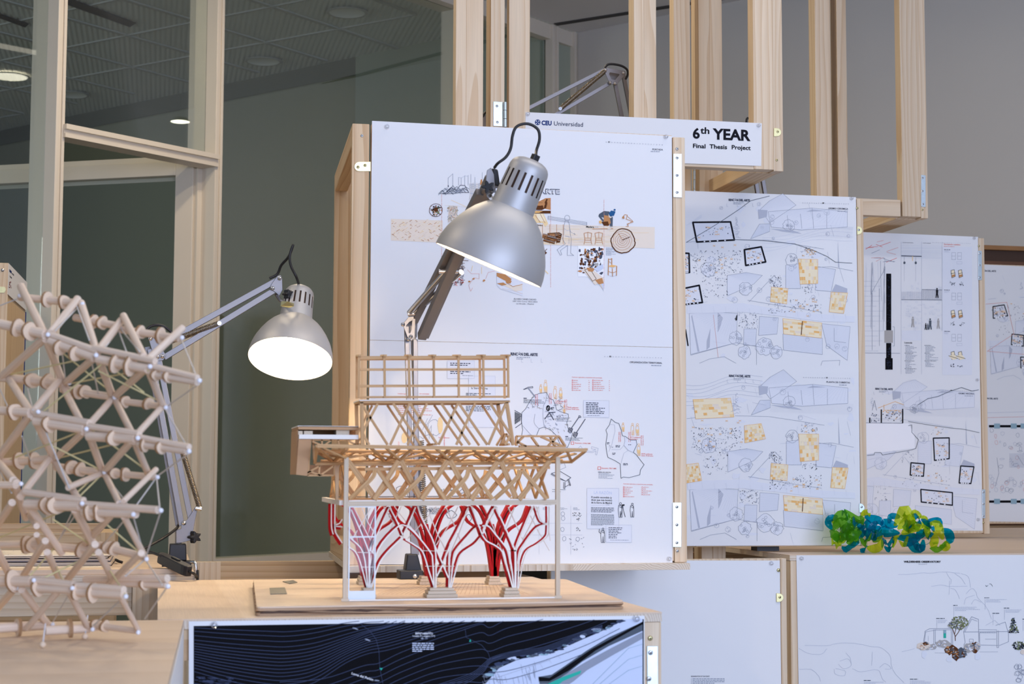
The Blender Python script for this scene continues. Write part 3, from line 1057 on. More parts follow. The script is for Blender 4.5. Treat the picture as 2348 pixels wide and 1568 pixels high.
# ------------------------------------------------------------------ drawing sheets and their print
INK = {'k': (30, 30, 36), 'd': (80, 84, 98), 'g': (150, 155, 168), 'l': (186, 190, 202), 'f': (212, 215, 223), 'o': (240, 188, 118), 'O': (243, 214, 162), 'y': (246, 231, 198),
       'r': (226, 92, 78), 'p': (222, 160, 150), 'n': (96, 58, 34), 't': (196, 140, 92), 'b': (28, 52, 116), 'w': (244, 244, 246), 'W': (206, 214, 232), 'N': (18, 18, 21), 'c': (64, 72, 96),
       'e': (52, 178, 156), 's': (226, 212, 196), 'v': (120, 128, 84), 'h': (176, 172, 168), 'm': (88, 96, 106), 'B': (46, 94, 140), 'a': (150, 178, 190), 'T': (236, 222, 204), 'F': (226, 228, 234)}
INKM = {}
def ink(c):
    if c not in INKM:
        INKM[c] = mat('print ink ' + str(INK[c]), srgb(*INK[c]), .8, noise=.01, nscale=5, spec=.06)
    return INKM[c]
_tc = {}
def text2d(s, bold):
    key = (s, bold)
    if key in _tc:
        return _tc[key]
    cu = bpy.data.curves.new('t', 'FONT')
    cu.body = s
    cu.size = 1
    cu.offset = bold
    cu.resolution_u = 3
    cu.fill_mode = 'FRONT'
    ob = bpy.data.objects.new('t', cu)
    COL.objects.link(ob)
    dg = bpy.context.evaluated_depsgraph_get()
    ev = ob.evaluated_get(dg)
    me = ev.to_mesh()
    r = ([(v.co.x, v.co.y) for v in me.vertices], [tuple(p.vertices) for p in me.polygons])
    ev.to_mesh_clear()
    bpy.data.objects.remove(ob)
    bpy.data.curves.remove(cu)
    _tc[key] = r
    return r
CAPH = max(y for x, y in text2d('H', 0)[0])
class Sheet:
    """paper sheet on the plane y = Y outlined in pixels; print is laid on it as flat ink"""
    def __init__(s, corners, Y, base='paper', edge=None):
        s.Y = Y
        s.bx = (min(c[0] for c in corners) + 1, min(corners[1][0], corners[2][0]) - 1, max(corners[0][1], corners[1][1]) - 8, min(corners[2][1], corners[3][1]) - 1)
        s.mb = MB()
        s.mats = [M[base]]
        s.idx = {}
        s.k = 0
        s.mb.prism([aty(px, py, Y) for px, py in corners], (0, .0005, 0), 0)
        s.T(0, 0, 1)
        s.R = random.Random(int(corners[0][0] * 7 + corners[0][1]))
    def T(s, ox, oy, sc):
        s.ox, s.oy, s.sc = ox, oy, sc
        return s
    def P(s, x, y, l):
        p = aty(min(max(s.ox + x / s.sc, s.bx[0]), s.bx[1]), min(max(s.oy + y / s.sc, s.bx[2]), s.bx[3]), s.Y)
        p.y = s.Y - .0004 - l * .0004 - s.k * 4e-6
        return p
    def mi(s, c):
        if c not in s.idx:
            s.mats.append(ink(c))
            s.idx[c] = len(s.mats) - 1
        return s.idx[c]
    def poly(s, pts, c, l=0):
        s.k = (s.k + 1) % 97
        s.mb.add([s.P(x, y, l) for x, y in pts], [tuple(range(len(pts)))], s.mi(c))
    def line(s, pts, w=1.0, c='d', l=1, close=False):
        """w in photo pixels"""
        s.k = (s.k + 1) % 97
        Q = [s.P(x, y, l) for x, y in pts]
        if close:
            Q.append(Q[0])
        pw = w * .5 * (s.Y / CAM_F) * 1.02
        vs, fs = [], []
        for a, b in zip(Q, Q[1:]):
            d = b - a
            if d.length < 1e-6:
                continue
            d.normalize()
            n = Vector((-d.z, 0, d.x)) * pw
            e = d * pw * .5
            n.y = e.y = 0
            i = len(vs)
            off = V(0, (i // 4 % 2) * 2.2e-6, 0)
            a, b = a - off, b - off
            vs += [a - n - e, b - n + e, b + n + e, a + n - e]
            fs.append((i, i + 1, i + 2, i + 3))
        if fs:
            s.mb.add(vs, fs, s.mi(c))
    def rect(s, x0, y0, x1, y1, c, l=0):
        s.poly([(x0, y0), (x1, y0), (x1, y1), (x0, y1)], c, l)
    def orect(s, x0, y0, x1, y1, w=1, c='g', l=1):
        s.line([(x0, y0), (x1, y0), (x1, y1), (x0, y1)], w, c, l, True)
    def text(s, t, x, y, h, c='k', al='l', bold=0.0, wid=None, l=2, rot=0, slope=.03):
        """x, y baseline and h cap height in current units"""
        s.k = (s.k + 1) % 97
        vs, fs = text2d(t, bold)
        sc = h / CAPH
        mx = max(v[0] for v in vs)
        sx = sc if wid is None else wid / mx
        o = {'l': 0, 'r': -mx * sx, 'c': -mx * sx / 2}[al]
        ca, sa = math.cos(rot), math.sin(rot)
        out = []
        for vx, vy in vs:
            u, w_ = vx * sx + o, vy * sc
            U = u * ca + w_ * sa
            Wy = -u * sa + w_ * ca
            out.append(s.P(x + U, y - Wy + U * slope * (1 if not rot else 0), l))
        s.mb.add(out, fs, s.mi(c))
    def greek(s, x, y, w, n, dy, h, c='g', just=True, l=1, slope=.02):
        """n lines of text too small to read"""
        R = s.R
        for i in range(n):
            xx, end = x, x + w * (1 if (just and i < n - 1) else R.uniform(.4, .95))
            while xx < end:
                ww = min(R.uniform(1.5, 5) * h, end - xx)
                yy = y + i * dy + (xx - x) * slope
                s.poly([(xx, yy), (xx + ww, yy + ww * slope), (xx + ww, yy + h + ww * slope), (xx, yy + h)], c, l)
                xx += ww + h * .8
    def blob(s, x, y, rx, ry, n=14, j=.2):
        R = s.R
        return [(x + rx * math.cos(2 * math.pi * i / n) * (1 + R.uniform(-j, j)), y + ry * math.sin(2 * math.pi * i / n) * (1 + R.uniform(-j, j))) for i in range(n)]
    def tree(s, x, y, r, c='g', fill=None, k=10):
        R = s.R
        if fill:
            s.poly(s.blob(x, y, r * .95, r * .95, 18, .12), fill, 0)
        s.line(s.blob(x, y, r, r, 22, .13), .7, c, 1, True)
        for i in range(k):
            a = R.uniform(0, 6.3); q = r * R.uniform(.1, .8)
            s.line(s.blob(x + q * math.cos(a), y + q * math.sin(a), r * .16, r * .16, 6, .3), .6, c, 1, True)
    def dots(s, x0, y0, x1, y1, n, cs='dgk', r=2.2):
        R = s.R
        for i in range(n):
            x, y = R.uniform(x0, x1), R.uniform(y0, y1)
            q = r * R.uniform(.5, 1.5)
            if R.random() < .55:
                s.poly(s.blob(x, y, q, q, 6, .3), R.choice(cs), 2)
            else:
                s.line([(x, y), (x + R.uniform(-3, 3) * q, y + R.uniform(-3, 3) * q), (x + R.uniform(-3, 3) * q, y + R.uniform(-3, 3) * q)], .7, R.choice(cs), 2)
    def roof(s, pts, cols='oOy', rows=7, n=9, l=1):
        """tiled roof: quad filled with small coloured tiles"""
        R = s.R
        (ax, ay), (bx, by), (cx, cy), (dx, dy) = pts
        s.poly(pts, 'y', l)
        def q(u, v):
            return ((ax * (1 - u) + bx * u) * (1 - v) + (dx * (1 - u) + cx * u) * v, (ay * (1 - u) + by * u) * (1 - v) + (dy * (1 - u) + cy * u) * v)
        for j in range(rows):
            u = 0
            while u < 1:
                w = R.uniform(.5, 1.6) / n
                u1 = min(1, u + w)
                c = R.choice(cols + 'OyyyT')
                s.poly([q(u, j / rows), q(u1, j / rows), q(u1, (j + .94) / rows), q(u, (j + .94) / rows)], c, l + 1)
                u = u1 + .01
        s.line(pts, .8, 'o', l + 2, True)
    def hatch(s, pts, n, w=.5, c='l', l=1):
        (ax, ay), (bx, by), (cx, cy), (dx, dy) = pts
        for i in range(1, n):
            v = i / n
            s.line([(ax + (dx - ax) * v, ay + (dy - ay) * v), (bx + (cx - bx) * v, by + (cy - by) * v)], w, c, l)
    def finish(s, label, cat='drawing sheet', name='drawing_sheet', group=None):
        o = s.mb.build(name, s.mats)
        return tag(o, label, cat, group)
    def title(s, x, y, w, numx, numy, numw, hot, num, name, nx, ny, nh):
        """the common title line of the thesis boards"""
        s.text('RINCÓN DEL ARTE', x, y, w * .095, 'd', 'c', .05, w)
        s.greek(x - w * .28, y + w * .05, w * .5, 2, w * .06, w * .025, 'g')
        for i, dx in enumerate((-.75, -.12, .33, .8)):
            xx = x + w * dx * .78
            s.line([(xx, y + w * .11), (xx, y + w * .25), (xx + w * .06, y + w * .25)], .6, 'l')
        for i in range(21):
            t_ = '%02d' % i
            if i == hot:
                s.text(t_, numx + numw * i / 20, numy + i * numw / 20 * .022, nh * 1.0, 'k', 'c', .03)
            else:
                s.text(t_, numx + numw * i / 20, numy + i * numw / 20 * .022, nh * .62, 'g', 'c', 0)
        s.text(name, nx, ny, nh * 1.15, 'd', 'r', .015)
        s.greek(nx - nh * 8, ny + nh * .9, nh * 8, 1, 1, nh * .5, 'g')

GSH = 'drawing sheets pinned on the boards'
# ---- sheet 1: title sheet, upper half of the largest board
s = Sheet([(853, 277), (1540.5, 312), (1542.5, 796), (848, 779)], Y1)
s.T(860, 380, 3.354)
R = s.R
s.poly([(122, 408), (520, 421), (520, 592), (122, 575)], 'T', 0)
for i in range(150):
    x, y = R.uniform(126, 505), R.uniform(418, 575)
    d_ = R.choice((-1, 1)) * R.uniform(8, 20)
    y = min(max(y, 418), 570)
    s.line([(x, y), (x + abs(d_), max(412, min(578, y + d_ * .6)))], R.uniform(.5, 1.1), R.choice('tyOs'), 1)
s.poly([(1200, 446), (2150, 472), (2150, 636), (1200, 604)], 'T', 0)
for i in range(60):
    y = R.uniform(460, 610); x = R.uniform(1200, 1900); w_ = R.uniform(60, 240)
    s.line([(x, y), (x + w_ * .5, y + w_ * .012 + R.uniform(-3, 3)), (x + w_, y + w_ * .026)], .6, R.choice('sOy'), 1)
for x in (1287, 1343, 1396, 1446):
    s.line([(x, 452), (x, 600)], .9, 't', 2)
# net with poles
for i in range(26):
    x = R.uniform(510, 700); y = 215 - (x - 500) * .12 + R.uniform(-25, 4)
    s.line([(x - 30, y + 12), (x, y - R.uniform(0, 30)), (x + 26, y + 12)], .8, R.choice('gdm'), 1)
s.line([(497, 214), (540, 212), (585, 168), (625, 190), (655, 150), (690, 152), (720, 205)], 1.2, 'd', 2)
s.line([(520, 216), (600, 214), (660, 205), (722, 206)], 1.2, 'd', 2)
for x, a, b_ in ((562, 95, 160), (598, 62, 168), (642, 88, 150), (662, 92, 150), (690, 75, 150), (716, 72, 150), (737, 66, 130), (768, 88, 130), (824, 52, 110)):
    s.line([(x, a), (x, b_)], .7, 'g')
s.line([(562, 95), (598, 62)], .7, 'g'); s.line([(642, 88), (662, 95), (690, 78), (716, 80)], .6, 'l')
s.poly(s.blob(563, 158, 4, 8, 8), 'd', 1)
for i in range(9):
    x = 728 + i * 10
    s.line([(x, 130 + abs(i - 4) * 2), (x + 4, 220), (x + R.uniform(-3, 8), 280 - abs(i - 4) * 4)], .7, R.choice('ghs'))
for y in range(140, 285, 14):
    s.line([(728, y), (770, y + 10), (818, y - 6)], .6, R.choice('hgs'))
s.poly([(812, 108), (822, 104), (826, 140), (806, 150)], 't', 2)
# bobbin disc and matting
s.poly(s.blob(467, 342, 50, 50, 24, .03), 'F', 0)
s.line(s.blob(467, 342, 50, 50, 24, .03), 1.1, 'n', 2, True)
for i in range(70):
    a, q = R.uniform(0, 6.3), R.uniform(0, 44)
    x, y = 467 + q * math.cos(a), 342 + q * math.sin(a)
    s.line([(x, y), (x + R.uniform(-14, 14), y + R.uniform(-12, 12))], R.uniform(.8, 2.4), R.choice('nktv'), 1)
s.poly(s.blob(470, 338, 16, 18, 10), 'n', 3)
s.poly([(566, 308), (634, 310), (634, 400), (560, 440)], 's', 0)
for i in range(170):
    x, y = R.uniform(560, 634), R.uniform(312, 425)
    s.line([(x, y), (x + R.uniform(-10, 10), y + R.uniform(-9, 9))], R.uniform(.5, 1.1), R.choice('hvsgt'), 1)
s.line([(585, 264), (715, 322)], .8, 'O'); s.line([(536, 305), (640, 310), (760, 330)], .6, 's')
for x, a, b_ in ((512, 220, 690), (1350, 250, 935), (1760, 262, 945)):
    y = a
    while y < b_:
        s.line([(x, y), (x, min(y + 26, b_))], .7, 'p'); y += 32
# RINCON DEL ARTE, partly hidden by the lamp
s.text('RINCÓN DEL ARTE', 1420, 219, 36, 'd', 'r', .05, 560)
s.text('RINCÓN DEL ARTE', 1418, 217, 30, 'w', 'r', .005, 550, l=3)
# bowl photograph, yellow cloth, words
s.poly([(1195, 262), (1350, 250), (1350, 366), (1195, 366)], 'w', 0)
s.poly([(1225, 290), (1310, 250), (1350, 248), (1350, 340), (1300, 330)], 't', 1)
s.poly(s.blob(1262, 312, 55, 30, 16, .05), 'n', 2); s.poly(s.blob(1258, 296, 50, 12, 14, .05), 't', 3)
for dx in (0, 18, 36):
    s.poly([(1285 + dx, 290 - dx * .5), (1300 + dx, 260 - dx * .3), (1312 + dx, 262), (1296 + dx, 330)], 'n' if dx == 18 else 't', 3)
s.poly([(1195, 345), (1350, 346), (1350, 367), (1195, 367)], 'n', 2); s.poly([(1195, 348), (1290, 350), (1260, 362), (1195, 364)], 'o', 3)
s.poly([(1198, 368), (1295, 368), (1330, 445), (1308, 472), (1290, 440), (1230, 440)], 'O', 1)
s.poly([(1240, 370), (1290, 372), (1312, 430), (1250, 425)], 'y', 2)
for a in ((1230, 380, 1270, 436), (1270, 372, 1306, 440), (1210, 400, 1240, 440)):
    s.line([(a[0], a[1]), (a[2], a[3])], .9, 't', 3)
s.text('Cerámica', 1290, 464, 13, 'k', 'r', .02)
s.text('Madera', 1622, 476, 14, 'k', 'l', .02); s.greek(1690, 470, 60, 1, 8, 4, 'g')
# logs
for (x, y, w_, h_, a) in ((1340, 575, 55, 22, .3), (1330, 545, 50, 20, .15), (1372, 530, 55, 18, -.1), (1370, 560, 60, 20, .25), (1415, 555, 16, 50, .25), (1398, 545, 12, 40, -.3)):
    p = []
    for ux, uy in ((-1, -1), (1, -.8), (1, .8), (-1, 1)):
        p.append((x + (ux * w_ * math.cos(a) - uy * h_ * math.sin(a)) * .8, y + (ux * w_ * math.sin(a) + uy * h_ * math.cos(a)) * .8))
    s.poly(p, R.choice('nt'), 2)
    s.line(p, 1, 'n', 3, True)
    for i in range(4):
        t0 = (i + .5) / 4.5
        s.line([(p[0][0] * (1 - t0) + p[3][0] * t0, p[0][1] * (1 - t0) + p[3][1] * t0), (p[1][0] * (1 - t0) + p[2][0] * t0, p[1][1] * (1 - t0) + p[2][1] * t0)], .8, R.choice('nth'), 3)
# walking figure outline carrying planks
s.line([(1330, 388), (1628, 436), (1628, 458), (1330, 412)], .8, 'g', 2, True); s.line([(1330, 396), (1628, 444)], .6, 'g'); s.line([(1330, 404), (1628, 450)], .6, 'g')
s.line(s.blob(1477, 402, 20, 22, 14, .04), .8, 'g', 2, True)
s.line([(1462, 422), (1452, 470), (1452, 520), (1440, 560), (1462, 600), (1400, 645), (1424, 688), (1436, 684), (1424, 652), (1480, 612), (1478, 690), (1528, 690), (1504, 672), (1508, 560), (1500, 520), (1494, 450), (1484, 424)], .8, 'g', 2)
s.line([(1494, 470), (1502, 508), (1540, 530), (1530, 516)], .8, 'g'); s.line([(1460, 540), (1492, 545), (1490, 600)], .8, 'g'); s.line([(1452, 480), (1476, 500), (1494, 492)], .7, 'l')
# carpenter
s.poly([(1722, 372), (1760, 348), (1800, 352), (1828, 400), (1826, 470), (1808, 478), (1800, 420), (1770, 400), (1738, 395), (1760, 420), (1752, 432), (1718, 388)], 'm', 1)
s.poly([(1760, 380), (1800, 386), (1812, 440), (1790, 465), (1755, 455)], 't', 2)
s.poly([(1796, 366), (1815, 345), (1848, 352), (1836, 385), (1806, 388)], 'B', 3); s.poly(s.blob(1842, 340, 8, 8, 8), 'B', 3)
s.poly([(1794, 370), (1806, 390), (1822, 392), (1812, 404), (1796, 396)], 's', 3)
s.poly([(1722, 424), (1740, 420), (1742, 446), (1724, 444)], 'o', 3); s.poly([(1740, 432), (1790, 428), (1800, 460), (1760, 462)], 'n', 2)
s.poly([(1808, 470), (1826, 472), (1806, 490), (1780, 490), (1790, 482)], 's', 3); s.line([(1672, 486), (1828, 484)], 1.4, 't', 2)
s.line([(1900, 398), (1920, 376), (1940, 380), (1930, 410), (1985, 432), (1938, 448), (1948, 466), (1928, 466)], 1.2, 't', 2); s.line([(1936, 386), (1980, 424), (1944, 452)], .9, 't', 2); s.poly([(1898, 405), (1914, 380), (1918, 408)], 't', 2)
# tree ring, chairs
ring = s.blob(1906, 580, 90, 92, 30, .05)
ring[1:4] = [(x + 10, y - 8) for x, y in ring[1:4]]
s.poly(ring, 's', 1); s.line(ring, 2.4, 'n', 2, True)
for q in (72, 54, 38, 22, 10):
    s.line(s.blob(1900, 575, q, q, 22, .05), .7, 't', 2, True)
s.line([(1900, 572), (1958, 548)], 1.5, 'n', 3); s.line([(1870, 520), (1896, 560)], .9, 't', 3)
for x in (1636, 1720):
    w_ = 30
    s.line([(x - w_, 520), (x - w_ + 8, 568), (x - w_, 604)], 1.2, 't', 2); s.line([(x + w_, 520), (x + w_ - 8, 568), (x + w_, 604)], 1.2, 't', 2)
    s.line([(x - w_, 520), (x, 512), (x + w_, 520)], 1.2, 't', 2); s.line([(x - 24, 556), (x + 24, 556), (x + 24, 572), (x - 24, 572)], 1.1, 't', 2, True)
    s.line([(x, 514), (x, 556)], 1, 't', 2); s.line([(x - 22, 590), (x + 22, 590)], .8, 't', 2)
# texture photograph with hand and plane
s.poly([(1560, 616), (1760, 622), (1760, 856), (1560, 852)], 'w', 1)
for i in range(120):
    x, y = R.uniform(1566, 1752), R.uniform(626, 846)
    s.poly(s.blob(x, y, R.uniform(4, 15), R.uniform(4, 16), 8, .5), R.choice('ntnhd'), 2) if 1572 < x < 1744 and 640 < y < 834 else None
s.poly([(1590, 798), (1640, 778), (1740, 850), (1758, 868), (1758, 960), (1720, 905), (1690, 915)], 'T', 3); s.line([(1610, 800), (1650, 790), (1700, 870), (1672, 888)], 1, 'n', 4, True)
s.poly([(1625, 785), (1690, 790), (1672, 816), (1640, 812)], 't', 4); s.poly([(1680, 790), (1752, 756), (1756, 790), (1712, 816)], 'W', 4); s.poly([(1690, 880), (1745, 862), (1757, 906), (1720, 912)], 't', 4); s.poly([(1738, 908), (1757, 905), (1757, 965)], 'W', 4)
s.greek(1776, 632, 90, 8, 7.5, 3.2, 'g', False)
# high chair
s.line([(1795, 715), (1792, 840)], 1.8, 't', 2); s.line([(1820, 712), (1820, 768)], 1.8, 't', 2); s.line([(1858, 772), (1856, 845)], 1.8, 't', 2); s.line([(1824, 790), (1826, 850)], 1.6, 't', 2)
s.poly([(1790, 772), (1822, 762), (1860, 770), (1828, 782)], 'o', 3); s.line([(1794, 722), (1820, 716)], 1.5, 't', 2); s.line([(1795, 735), (1820, 752)], 1, 't', 2); s.line([(1793, 812), (1826, 824), (1857, 812)], 1.2, 't', 2); s.line([(1792, 842), (1828, 852), (1858, 840)], .8, 'l', 1)
# fibres, knives and hand photograph below the shade
for i in range(110):
    x, y = R.uniform(605, 680), R.uniform(745, 915)
    s.line([(x, y), (x + R.uniform(-16, 16), y + R.uniform(-14, 14)), (x + R.uniform(-16, 16), y + R.uniform(-14, 14))], R.uniform(.5, 1), R.choice('nngdr'), 2)
s.poly([(620, 745), (645, 750), (640, 780), (615, 775)], 'n', 3); s.poly([(512, 692), (528, 700), (524, 730), (512, 726)], 'n', 2); s.line([(650, 728), (716, 730)], 1.2, 'n', 2)
for x, y in ((725, 890), (756, 870), (836, 884)):
    s.poly(s.blob(x, y, 9, 9, 6, .4), 't', 2)
s.line([(710, 800), (740, 830), (800, 830), (800, 870), (760, 860), (720, 920), (735, 965), (750, 940)], .6, 'p'); s.line([(850, 870), (870, 820), (920, 810)], .6, 'p'); s.line([(740, 810), (750, 770)], 1, 'O'); s.line([(820, 830), (820, 780)], 1, 'O')
s.poly([(935, 820), (1135, 880), (1135, 1000), (962, 946), (935, 915)], 'F', 1)
s.poly([(935, 822), (1000, 836), (1048, 870), (1040, 895), (990, 880), (935, 850)], 't', 2); s.poly([(935, 905), (980, 900), (1060, 925), (1132, 908), (1132, 960), (1080, 965), (1000, 925)], 'T', 2); s.line([(1010, 900), (1060, 930), (1132, 912)], 1, 't', 3); s.line([(980, 945), (1060, 960), (1135, 985)], .8, 's', 3); s.poly([(1000, 880), (1050, 885), (1042, 905), (1010, 905)], 't', 3); s.poly([(935, 905), (985, 898), (1012, 915), (975, 922)], 't', 3)
s.poly([(1290, 640), (1322, 670), (1300, 690), (1288, 680)], 'n', 2); s.line([(1295, 665), (1322, 640)], 1.2, 'n', 2); s.line([(1290, 790), (1330, 830)], 2.0, 'O', 2)
s.text('ÁLVARO YANES CACHO', 1152, 1032, 11, 'd', 'c', .005, 172)
s.text('USP CEU Curso 2022-2023', 1152, 1049, 10, 'd', 'c', 0, 190)
s.text('La Hiruela - Madrid', 1152, 1067, 10, 'd', 'c', 0, 134)
s.T(0, 0, 1)
for i in range(21):
    s.text('%02d' % i, 1390 + i * 6.4, 327 + i * .32, 3.2 if i == 1 else 2.2, 'k' if i == 1 else 'g', 'c', .02 if i == 1 else 0)
s.text('PORTADA', 1520, 345, 3.6, 'd', 'r', .01); s.greek(1492, 346.5, 28, 1, 1, 1.4, 'g')
s.finish('title sheet with woven strip and timber grain band, upper sheet of the largest board', group=GSH)

# ---- sheet 2: territory sheet, lower half of the largest board
s = Sheet([(848, 780), (1542.5, 797), (1542, 1294), (842, 1294)], Y1 - .0006)
R = s.R
s.T(1180, 790, 6.0316)
s.title(130, 152, 376, 1245, 172, 780, 2, 2, 'ORGANIZACIÓN TERRITORIAL', 2040, 266, 19)
def people(x, y, h, c='o', fill=True):
    s.line(s.blob(x, y, h * .09, h * .1, 8, .1), .8, c, 1, True)
    s.line([(x - h * .12, y + h * .14), (x - h * .16, y + h * .5), (x - h * .08, y + h), (x, y + h), (x + h * .02, y + h * .55), (x + h * .06, y + h), (x + h * .14, y + h), (x + h * .13, y + h * .4), (x + h * .1, y + h * .14)], .8, c, 1, True)
    if fill:
        s.poly([(x - h * .13, y + h * .45), (x + h * .13, y + h * .45), (x + h * .1, y + h * .8), (x - h * .1, y + h * .8)], 'O', 0)
def redtext(x, y, t, h, rot=0):
    s.text(t, x, y, h, 'r', 'l', .005, rot=rot)
s.text('Contratos registrados y ocupaciones más contratadas.', 790, 455, 15, 'r', 'l', 0, 420)
for i in range(6):
    for x, w_ in ((815, 150), (1097, 130)):
        s.greek(x, 490 + i * 27, R.uniform(90, 180), 1, 1, 9, 'p'); s.orect(x - 22, 487 + i * 27, x - 10, 499 + i * 27, .7, 'r')
    s.greek(1022, 490 + i * 27, 20, 1, 1, 9, 'p'); s.greek(1304, 496 + i * 27, 18, 1, 1, 9, 'p')
# mountain map
hill = [(95, 1270), (110, 1180), (95, 1060), (100, 940), (150, 890), (200, 800), (270, 700), (340, 676), (440, 660), (460, 700), (480, 750), (530, 760), (560, 830), (580, 900), (640, 930), (740, 960), (745, 1010), (720, 1080), (740, 1160), (770, 1180), (800, 1230), (770, 1330), (730, 1420), (640, 1400), (570, 1250), (500, 1180), (410, 1140), (340, 1160), (300, 1260), (200, 1250)]
s.poly(hill, 'F', 0); s.line(hill, 1, 'm', 2, True)
for i in range(150):
    x, y = R.uniform(140, 720), R.uniform(720, 1220)
    if y < 900 + (x - 400) * .1 or x > 400:
        if x < 660 or y > 980:
            a_ = R.uniform(-1, 1)
            s.line([(x, y), (x + 16 * math.cos(a_), y + 16 * math.sin(a_)), (x + 30 * math.cos(a_ + .6), y + 26 * math.sin(a_ + .6))], R.uniform(.5, 1.8), R.choice('lgh'), 1)
for pts in ([(400, 830), (390, 960), (400, 1080), (410, 1140)], [(280, 960), (270, 1080), (330, 1160)], [(110, 1120), (200, 1220), (230, 1250)], [(440, 660), (430, 780), (400, 840)]):
    s.line(smoothpath([(x, y, 0) for x, y in pts], 4) and [(p.x, p.y) for p in smoothpath([(x, y, 0) for x, y in pts], 4)], .8, 'g', 2)
s.line([(122, 620), (185, 588), (250, 580), (252, 598), (190, 600), (122, 622)], 1.1, 'd', 2); s.line([(186, 600), (290, 730)], 2.6, 'g', 2)
s.line(s.blob(462, 878, 22, 34, 12, .05), 2.2, 'k', 3, True); s.line([(455, 850), (470, 905)], 2, 'k', 3); s.line([(415, 1030), (480, 940), (540, 1040)], 2, 'd', 3); s.line([(470, 940), (560, 935)], 2, 'd', 3); s.dots(500, 870, 540, 900, 9, 'k', 4); s.line([(450, 1000), (520, 985)], 1.2, 'd', 3)
s.line([(0, 910), (90, 960), (95, 1090), (10, 1150)], 1.4, 'd', 2); s.line([(0, 1050), (90, 985)], 1.2, 'd', 2)
for i in range(9):
    s.line([(4 + i * 9, 930 + i * 4), (4 + i * 9, 1100 - i * 6)], 1.1, 'm', 2)
for x0, y0 in ((890, 1000), (975, 1030)):
    dx, dy = (-110, 160) if x0 < 900 else (-125, 190)
    s.line([(x0, y0), (x0 + dx, y0 + dy)], 1.7, 'd', 3)
    x, y = x0 + dx, y0 + dy
    s.line([(x - 28, y - 12), (x + 22, y + 4), (x + 10, y + 40), (x - 12, y + 64), (x - 44, y + 40)], 1.2, 'd', 3, True)
    for k_ in range(4):
        s.line([(x - 20 + k_ * 12, y), (x - 38 + k_ * 12, y + 46)], 1, 'd', 3)
s.line([(885, 985), (905, 985), (915, 1005), (895, 1010)], 1.3, 'd', 3, True)
for x, y, w_ in ((122, 745, 330), (578, 995, 250), (700, 1275, 290)):
    s.greek(x, y - 10, w_ * .3, 1, 1, 12, 'd'); s.greek(x, y + 12, w_, 4 if y < 1200 else 3, 15, 6, 'm', False)
people(362, 560, 110, 'o'); people(428, 505, 160, 'o'); people(560, 590, 160, 'o', False); people(638, 610, 140, 'o'); people(685, 850, 100, 'o')
people(1500, 1090, 110, 'o'); people(1630, 1100, 150, 'o', False); people(1698, 1105, 150, 'o'); people(1716, 1385, 150, 'o')
for x, y, t_ in ((285, 690, '21.240 hombres'), (310, 690, 'empadronados'), (475, 672, '20.076 mujeres'), (500, 672, 'empadronadas'), (688, 758, '78,4% población'), (714, 758, 'entre 14-64 años'), (1436, 1206, '244 mujeres'), (1458, 1206, 'empadronadas'), (1572, 1206, '322 hombres'), (1594, 1206, 'empadronados'), (1745, 1256, '80,9% población'), (1770, 1256, 'entre 14-64 años')):
    s.text(t_, x, y, 13, 'r', 'l', .005, 150 if y < 800 else 140, rot=math.pi / 2)
for x, y, t_ in ((555, 788, '13,8% población'), (555, 812, 'extranjera'), (728, 875, '78,4% población'), (728, 899, 'entre 14-64 años'), (1602, 1288, '4,1% población'), (1602, 1312, 'extranjera'), (1752, 1518, '60,9% población'), (1752, 1542, 'entre 14-64 años'), (832, 1368, 'Extensión: 1334,6 KM2')):
    redtext(x, y, t_, 16)
s.orect(780, 1345, 818, 1380, .9, 'r')
s.poly([(950, 772), (1306, 782), (1306, 1012), (950, 1000)], 'F', 1); s.orect(950, 772, 1306, 1006, .5, 'l', 2)
s.greek(985, 800, 280, 7, 23.5, 11, 'd', False, 2); s.greek(1005, 975, 280, 1, 1, 8, 'g', l=2)
reg = [(1335, 1028), (1390, 1075), (1440, 1090), (1470, 1170), (1490, 1260), (1530, 1270), (1600, 1320), (1680, 1320), (1690, 1380), (1640, 1490), (1680, 1520), (1740, 1600), (1790, 1660), (1740, 1730), (1730, 1800), (1580, 1840), (1500, 1830), (1470, 1850), (1460, 1650), (1380, 1600), (1290, 1560), (1275, 1500), (1260, 1380), (1280, 1240), (1262, 1180), (1310, 1110)]
s.line(reg, 1.1, 'm', 2, True)
s.poly([(1520, 1275), (1600, 1322), (1682, 1322), (1690, 1380), (1640, 1488), (1570, 1460), (1510, 1390), (1525, 1340)], 'F', 1)
for pts in ([(1310, 1100), (1380, 1110), (1388, 1200), (1340, 1390), (1300, 1480)], [(1510, 1390), (1460, 1450), (1340, 1450)], [(1520, 1275), (1525, 1340), (1510, 1390), (1570, 1460), (1640, 1490)], [(1570, 1460), (1510, 1500), (1470, 1640)]):
    s.line(pts, .7, 'l', 2)
for x, y in ((1275, 1352), (1395, 1392), (1570, 1380), (1350, 1495), (1500, 1640)):
    s.greek(x, y, 70, 2 if y != 1380 else 1, 16, 9, 'd', False, 2)
s.dots(1300, 1400, 1380, 1430, 6, 'g', 5)
s.line([(880, 1430), (910, 1400), (940, 1440)], .8, 'l'); s.line([(985, 1465), (1060, 1480), (1120, 1450), (1060, 1440), (1065, 1410), (1155, 1435), (1135, 1525), (1115, 1520), (1125, 1470), (1070, 1495), (990, 1485)], 1, 'l', 1)
s.T(1180, 1030, 5.808)
s.text('Extensión: 728,7 KM2', 1155, 258, 16, 'r', 'l', .005, 198); s.orect(1107, 232, 1145, 270, .9, 'r')
s.text('SIERRA DEL RINCÓN', 1110, 311, 15, 'd', 'l', .01, 170); s.greek(1116, 320, 250, 5, 15, 6, 'g', False)
